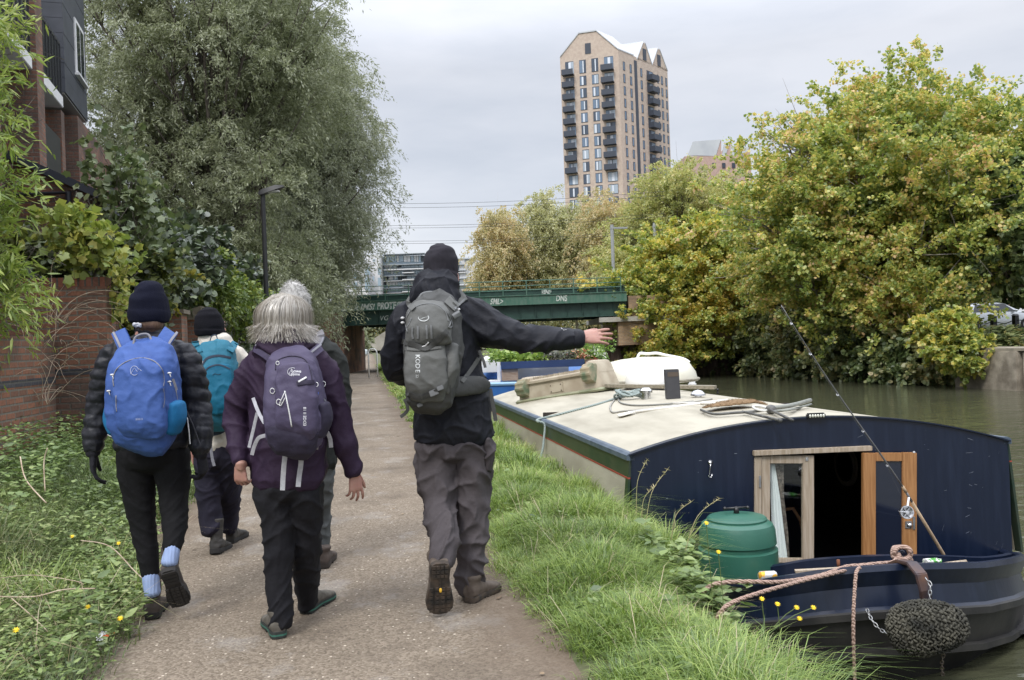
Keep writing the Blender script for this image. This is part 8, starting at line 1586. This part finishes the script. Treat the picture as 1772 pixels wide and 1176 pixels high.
 for pts, w in (([(438, 688, d-.13), (447, 712, d-.17), (458, 732, d-.21)], 6), ([(445, 714, d-.17), (438, 745, d-.16), (431, 774, d-.16)], 5.5), ([(462, 753, d-.22), (448, 757, d-.21), (440, 772, d-.19), (436, 787, d-.18)], 6.5), ([(495, 776, d-.21), (492, 800, d-.2), (490, 825, d-.19), (489, 848, d-.19)], 8.5), ([(521, 776, d-.21), (521, 800, d-.2), (518, 822, d-.19), (516, 842, d-.19)], 8.5), ([(497, 776, d-.23), (508, 778, d-.23), (520, 776, d-.23)], 3.5), ([(564, 744, d-.2), (571, 758, d-.18), (573, 774, d-.17)], 7), ([(548, 762, d-.2), (548, 770, d-.19), (547, 777, d-.18)], 7), ([(560, 690, d-.24), (573, 706, d-.2)], 3)): dstrip(bv, pts, w, W_, r, 'strap', .002, d, flat=True)
person_c()
# E: tall man pointing -------------------------------------------------------------
def person_e():
 d = 4.62; T = [S(759, 502, d, 36, .10), S(758, 516, d, 50, .115), S(758, 532, d, 64, .125), S(760, 560, d, 67, .135), S(768, 620, d, 62, .135), S(776, 665, d, 63, .14), S(783, 705, d, 68, .145), S(784, 735, d, 70, .15), S(784, 752, d, 68, .15)]
 al = [S(712, 538, d, 20, .07), S(697, 556, d, 24, .075), S(688, 590, d+.02, 25, .075), (P(686, 628, d+.06), .072, .072), (P(692, 645, d+.14), .066, .066), (P(712, 650, d+.24), .058, .058), (P(738, 646, d+.30), .048, .048)]
 ar = [S(795, 535, d, 25, .08), S(820, 545, d, 31, .085), S(845, 566, d-.01, 34, .085), S(880, 578, d-.02, 29, .08), S(915, 586, d-.03, 24.5, .072), S(960, 588, d-.04, 21, .062), S(1003, 586.5, d-.05, 16, .05)]
 hips = [S(784, 744, d, 50, .115), S(784, 758, d, 58, .13), S(785, 775, d, 60, .135)]
 ll = [S(754, 772, d, 35, .115), S(756, 805, d, 35, .11), S(759, 845, d-.03, 33, .10), S(760, 880, d-.08, 26.5, .088), S(764, 905, d-.15, 26.5, .082), S(767, 935, d-.22, 26, .08), S(765, 962, d-.28, 25, .078), S(764, 972, d-.29, 24.5, .075)]
 lr = [S(818, 770, d, 32, .115), S(820, 805, d, 29, .105), S(819, 845, d, 27, .095), S(817, 881, d, 27, .09), S(816, 930, d, 28, .088), S(815, 970, d, 26, .082), S(813, 1000, d, 22, .075), S(813, 1022, d, 20.5, .075)]
 hc = P(764, 480, d); hnd = [((P(1004, 585, d-.05), (1, .02, .06), (-.1, -.85, .55), -1), dict(s=1.08, curl=(.06, .10, .08), spread=.085, fvar=(-.02, .0, .04, .12), thumb_out=.45, thumb_curl=.4)), ((P(742, 646, d+.32), (1, .1, 0), (0, 1, .3), 1), dict(curl=(.6, .6, .4)))]
 o = person('tall man in black hooded jacket and beanie pointing across the canal with outstretched right arm', feet(790, d), [scale_secs(T, .86), scale_secs(al, .72), scale_secs(ar, .72)+[(P(1008, 585, d-.05), .026, .024)], scale_secs(hips, .88), scale_secs(ll, .72), scale_secs(lr, .72), [S(762, 520, d, 20, .06), S(763, 490, d, 19, .06)]], (hc, (.05, 1, -.05), 1.08), hnd, voxel=.004)
 BK = fabric('black_shell', (.010, .011, .016), (.016, .017, .023), rough=.62, bs=600); jk = cloth('jacket', [T, al, ar], BK, o, .0075, f_jacket(33, .011), 3); cloth('hood', [[S(762, 487, d-.01, 30, .11), S(759, 498, d-.03, 38, .13), S(757, 510, d-.04, 43, .145), S(757, 522, d-.04, 43, .14)], [S(738, 514, d-.14, 26, .05), S(772, 505, d-.13, 24, .05)]], BK, o, .007, f_jacket(39, .017), 2)
 mb = MB(); c = [P(1001+0, 570.5+31.5*i/8, d-.05) for i in range(9)]; rr = [S(998, 586.5, d-.05, 17, .052), S(1004, 586.5, d-.05, 16.6, .051)]; cloth('cuff', [rr], BK, o, .006, None, 1)
 cloth('trousers', [hips, ll, lr], fabric('taupe_grey_trousers', (.062, .054, .058), (.082, .072, .076), bs=500), o, .0075, f_trouser(37, .015, 9), 2)
 cloth('cargo_pocket', [[(P(843, 758, d-.03), .028, .06), (P(846, 785, d-.03), .034, .065), (P(843, 812, d-.03), .028, .05)]], fabric('taupe_pocket', (.058, .05, .054), (.076, .067, .07)), o, .007, f_trouser(41, .012), 2)
 bt = M_('brown_nubuck', (.075, .055, .042), (.12, .095, .075), ns=12, rough=.85); sl = M_('worn_brown_black_sole', (.02, .018, .016), (.07, .05, .035), ns=22, rough=.75)
 e = P(762, 978, d-.40); t = P(761, 1070, d-.30); b1 = boot(o, e, (t-e)+Vector((0, .0, 0)), (0, 1, .15), Lh=.275, w=.066, shaft=.11, upm=bt, solem=sl, shaft_dir=(0, .8, .8)); c = P(762, 1020, d-.37); mb = MB(); mb.sphere(c+Vector((0, -.012, 0)), .010, 12, 8, (.7, .4, 1.2)); mb.build('sole_badge', M_('amber_yellow_badge', (.6, .35, .03), rough=.5), b1)
 z = G(812, 1045, 0); boot(o, Vector((z.x, z.y, .008)), (.75, 1, 0), (0, 0, 1), w=.055, shaft=.11, upm=bt, solem=sl)
 fl = fabric('charcoal_fleece', (.022, .020, .026), (.032, .03, .037), rough=.95, bs=350, bump=.5, sheen=.4); beanie([S(764, 484, d, 28.5, .105), S(763, 468, d, 30, .118), S(763, 450, d, 29.5, .12), S(763, 436, d, 25, .105), S(762, 428, d, 18, .08), S(762, 424, d, 9, .04)], fl, o, [S(764, 486, d-.01, 29.5, .112), S(764, 476, d-.005, 30.5, .118)], f=lambda p, n: .006*(ridged(p, 7, 7, 11, 5)-.5))
 # backpack
 db = d-.235; r = empty('backpack', P(745, 700, db), label='slate grey technical backpack on the back of the tall pointing man', cat='backpack'); GY = fabric('slate_grey_nylon', (.098, .100, .096), (.13, .132, .127), rough=.65); GD = fabric('dark_slate_nylon', (.058, .059, .058), (.078, .079, .078), rough=.65); GL = fabric('light_grey_trim', (.15, .155, .16), (.19, .195, .2))
 body = pack_body('pack_body', [(748, 518, db+.05, 30, .06), (750, 530, db+.03, 42, .08), (751, 555, db, 48, .105), (751, 600, db, 51, .12), (748, 650, db-.01, 48, .125), (745, 680, db, 43, .115), (743, 697, db+.03, 30, .08)], 0, GD, r)
 top = pack_body('top_pocket', [(742, 526, db-.08, 28, .03), (741, 545, db-.115, 38, .05), (742, 568, db-.13, 40, .055), (742, 590, db-.12, 40, .045)], 0, GY, r); fp = pack_body('front_panel', [(737, 596, db-.115, 34, .035), (737, 625, db-.13, 36, .045), (738, 660, db-.13, 37, .045), (740, 688, db-.10, 30, .035)], 0, GY, r)
 cloth('side_panel', [[(P(783, 600, db-.05), .035, .06), (P(780, 640, db-.07), .04, .07), (P(772, 675, db-.06), .035, .06)]], GY, r, .007, f_jacket(44, .006), 2)
 belt = cloth('hip_belt', [[(P(772, 672, db-.01), .045, .03), (P(800, 668, db+.05), .052, .03), (P(828, 666, db+.12), .048, .028), (P(843, 668, db+.19), .03, .02)]], GD, r, .006, None, 2); bv = bvh_of(body, top, fp, belt, jk)
 m = M_('pale_print', (.55, .57, .57), rough=.5)
 for ch, y in (('K', 617), ('O', 625), ('D', 633.5), ('E', 642)): dtext(bv, ch, 723, y, 8, -pi/2, m, r, d, .01)
 dtext(bv, '22', 722, 650.5, 4.5, -pi/2, m, r, d)
 mb = MB(); mb.tube([cast(bv, 733+9*cos(t), 549+6.5*sin(t), d)[0]-VDIR*.002 for t in [-.6+3.9*i/14 for i in range(15)]], [.0008+.0022*sin(pi*i/14) for i in range(15)], 6); mb.tube([cast(bv, x, y, d)[0]-VDIR*.002 for x, y in ((728, 552), (734, 549), (741, 548))], .0012, 5); mb.build('logo', m, r)
 dtube(bv, [(705, 575), (702, 556), (710, 538), (728, 527), (752, 526), (770, 538), (776, 556)], .003, GL, r, 'zip', d); dtube(bv, [(708, 556), (712, 550), (708, 560), (704, 566)], .0025, GL, r, 'zip_pull', d)
 for a in ([(714, 566), (713, 578), (715, 586)], [(723, 564), (723, 586)], [(738, 562), (739, 586)], [(746, 562), (747, 586)]): dstrip(bv, a, 3.5, GL, r, 'strap', .003, d, off=.002)
 dstrip(bv, [(696, 590), (715, 596), (736, 602), (752, 594), (764, 584), (775, 572)], 9, GD, r, 'strap', .006, d, off=.004); dtube(bv, [(728, 600), (736, 598), (742, 592)], .003, BUCK, r, 'strap_hook', d, off=.008); dstrip(bv, [(700, 603), (730, 604), (764, 600)], 5, GY, r, 'flap_edge', .005, d, off=.002)
 dstrip(bv, [(705, 680), (725, 688), (744, 683), (762, 672)], 8, GD, r, 'strap', .005, d, off=.004)
 for x, y, s in ((751, 679, .022), (762, 671, .016), (727, 700, .014)): c = cast(bv, x, y, d)[0]-VDIR*.008; mb = MB(); M = Matrix((CRX, CUP, -VDIR)).transposed().to_4x4(); M.translation = c; M = M @ Matrix.Rotation(.4, 4, 'Z'); mb.box((-s, -s*.7, -.006), (s, s*.7, .006), M); mb.build('buckle', GL, r, bevel=.003)
 sp = dstrip(bv, [(778, 530), (787, 520), (797, 512), (803, 507)], 24, GY, r, 'shoulder_strap', .014, d); dstrip(bvh_of(sp), [(787, 534), (796, 525), (806, 516)], 3.5, GL, r, 'strap_edging', .002, d-.1, off=.001); dstrip(bv, [(716, 534), (708, 524), (712, 515)], 10, GY, r, 'shoulder_strap', .012, d)
 mb = MB(); mb.tube(smooth([P(724, 524, db), P(729, 510, db+.01), P(742, 505.5, db+.02), P(755, 508, db+.02), P(765, 519, db)], 6), .0075, 8); mb.build('grab_handle', GL, r, smooth=True)
 dstrip(bv, [(788, 540), (793, 548)], 14, GL, r, 'webbing', .006, d, off=.004); dstrip(bv, [(789, 550, d-.26), (792, 575, d-.25), (796, 603, d-.24)], 6, GY, r, 'strap', .003, d); dtube(bv, [(775, 540), (780, 556), (777, 566), (783, 564), (781, 554)], .003, GL, r, 'carabiner', d, off=.006)
 for x, y in ((793, 535), (791, 543), (697, 550), (697, 558)): c = cast(bv, x, y, d)[0]-VDIR*.006; mb = MB(); mb.sphere(c, .009, 10, 6, (1.2, .6, .8)); mb.build('buckle', BUCK, r, smooth=True)
 dstrip(bv, [(800, 660), (815, 640), (827, 622), (831, 612)], 7, GY, r, 'strap', .004, d, off=.004); dstrip(bv, [(829, 606, d-.1), (836, 622, d-.11), (840, 636, d-.12)], 5, GD, r, 'strap', .004, d); dstrip(bv, [(848, 672, d-.06), (853, 700, d-.07), (858, 728, d-.07)], 7, GD, r, 'strap', .003, d); dstrip(bv, [(700, 690, d-.2), (706, 706, d-.2), (700, 716, d-.19), (693, 721, d-.19)], 6, GD, r, 'strap', .003, d)
 q = M_('white_sleeve_print', (.5, .5, .52)); mb = MB(); b2 = bvh_of(jk); mb.tube([cast(b2, x, y, d)[0]-VDIR*.002 for x, y in ((971, 567), (975, 571), (980, 570))], .0022, 5); mb.build('sleeve_logo', q, o)
person_e()
# F: tiny walker under the bridge ---------------------------------------------------
def person_f():
 d = 78; k = 1/1.0; T = [S(588, 590, d, 5, .14), S(588, 594, d, 5.4, .15), S(588, 601, d, 4.6, .14)]; L1 = [S(586, 601, d, 2.2, .1), S(585, 608, d, 1.7, .08), S(584.5, 614.5, d, 1.4, .07)]; L2 = [S(590, 601, d, 2.2, .1), S(590.5, 608, d, 1.7, .08), S(591, 614.5, d, 1.4, .07)]
 a1 = [S(583.5, 591, d, 1.5, .07), S(582, 597, d, 1.3, .06), S(582.5, 602, d, 1.1, .05)]; a2 = [S(592.5, 591, d, 1.5, .07), S(594.5, 597, d, 1.3, .06), S(596, 603, d, 1.1, .05)]
 mb = MB();
 for l in (T, L1, L2, a1, a2): loft_secs(mb, l, n=12)
 head(mb, P(588, 585.5, d), (0, 1, 0), 1.1); hand(mb, P(582.5, 602, d), (0, 0, -1), (-1, 0, 0), 1, s=1.1); hand(mb, P(596, 603, d), (0, 0, -1), (1, 0, 0), -1, s=1.1)
 me = remesh(mb, .012, 1); f = P(588, 616, d); o = tag(link('person', me, SKIN, origin=f), 'tiny dark-clad figure walking away on the towpath beyond the bridge', 'person'); bk = fabric('far_black_coat', (.01, .01, .012)); cloth('coat', [scale_secs(T, 1.12), scale_secs(a1, 1.15), scale_secs(a2, 1.15)], bk, o, .02); cloth('trousers', [scale_secs(L1, 1.15), scale_secs(L2, 1.15)], bk, o, .02); mb = MB(); mb.sphere(P(588, 585, d), .125, 12, 8); mb.build('hood', bk, o, smooth=True)
 c = P(597.5, 609, d); mb = MB(); M = Matrix.Translation(c); mb.box((-.16, -.1, -.2), (.16, .1, .2), M); tag(mb.build('carrier_bag', M_('dark_bag', (.03, .03, .035), (.5, .5, .5), ns=5), origin=c, bevel=.05), 'dark carrier bag held by the distant figure under the bridge', 'bag')
person_f()
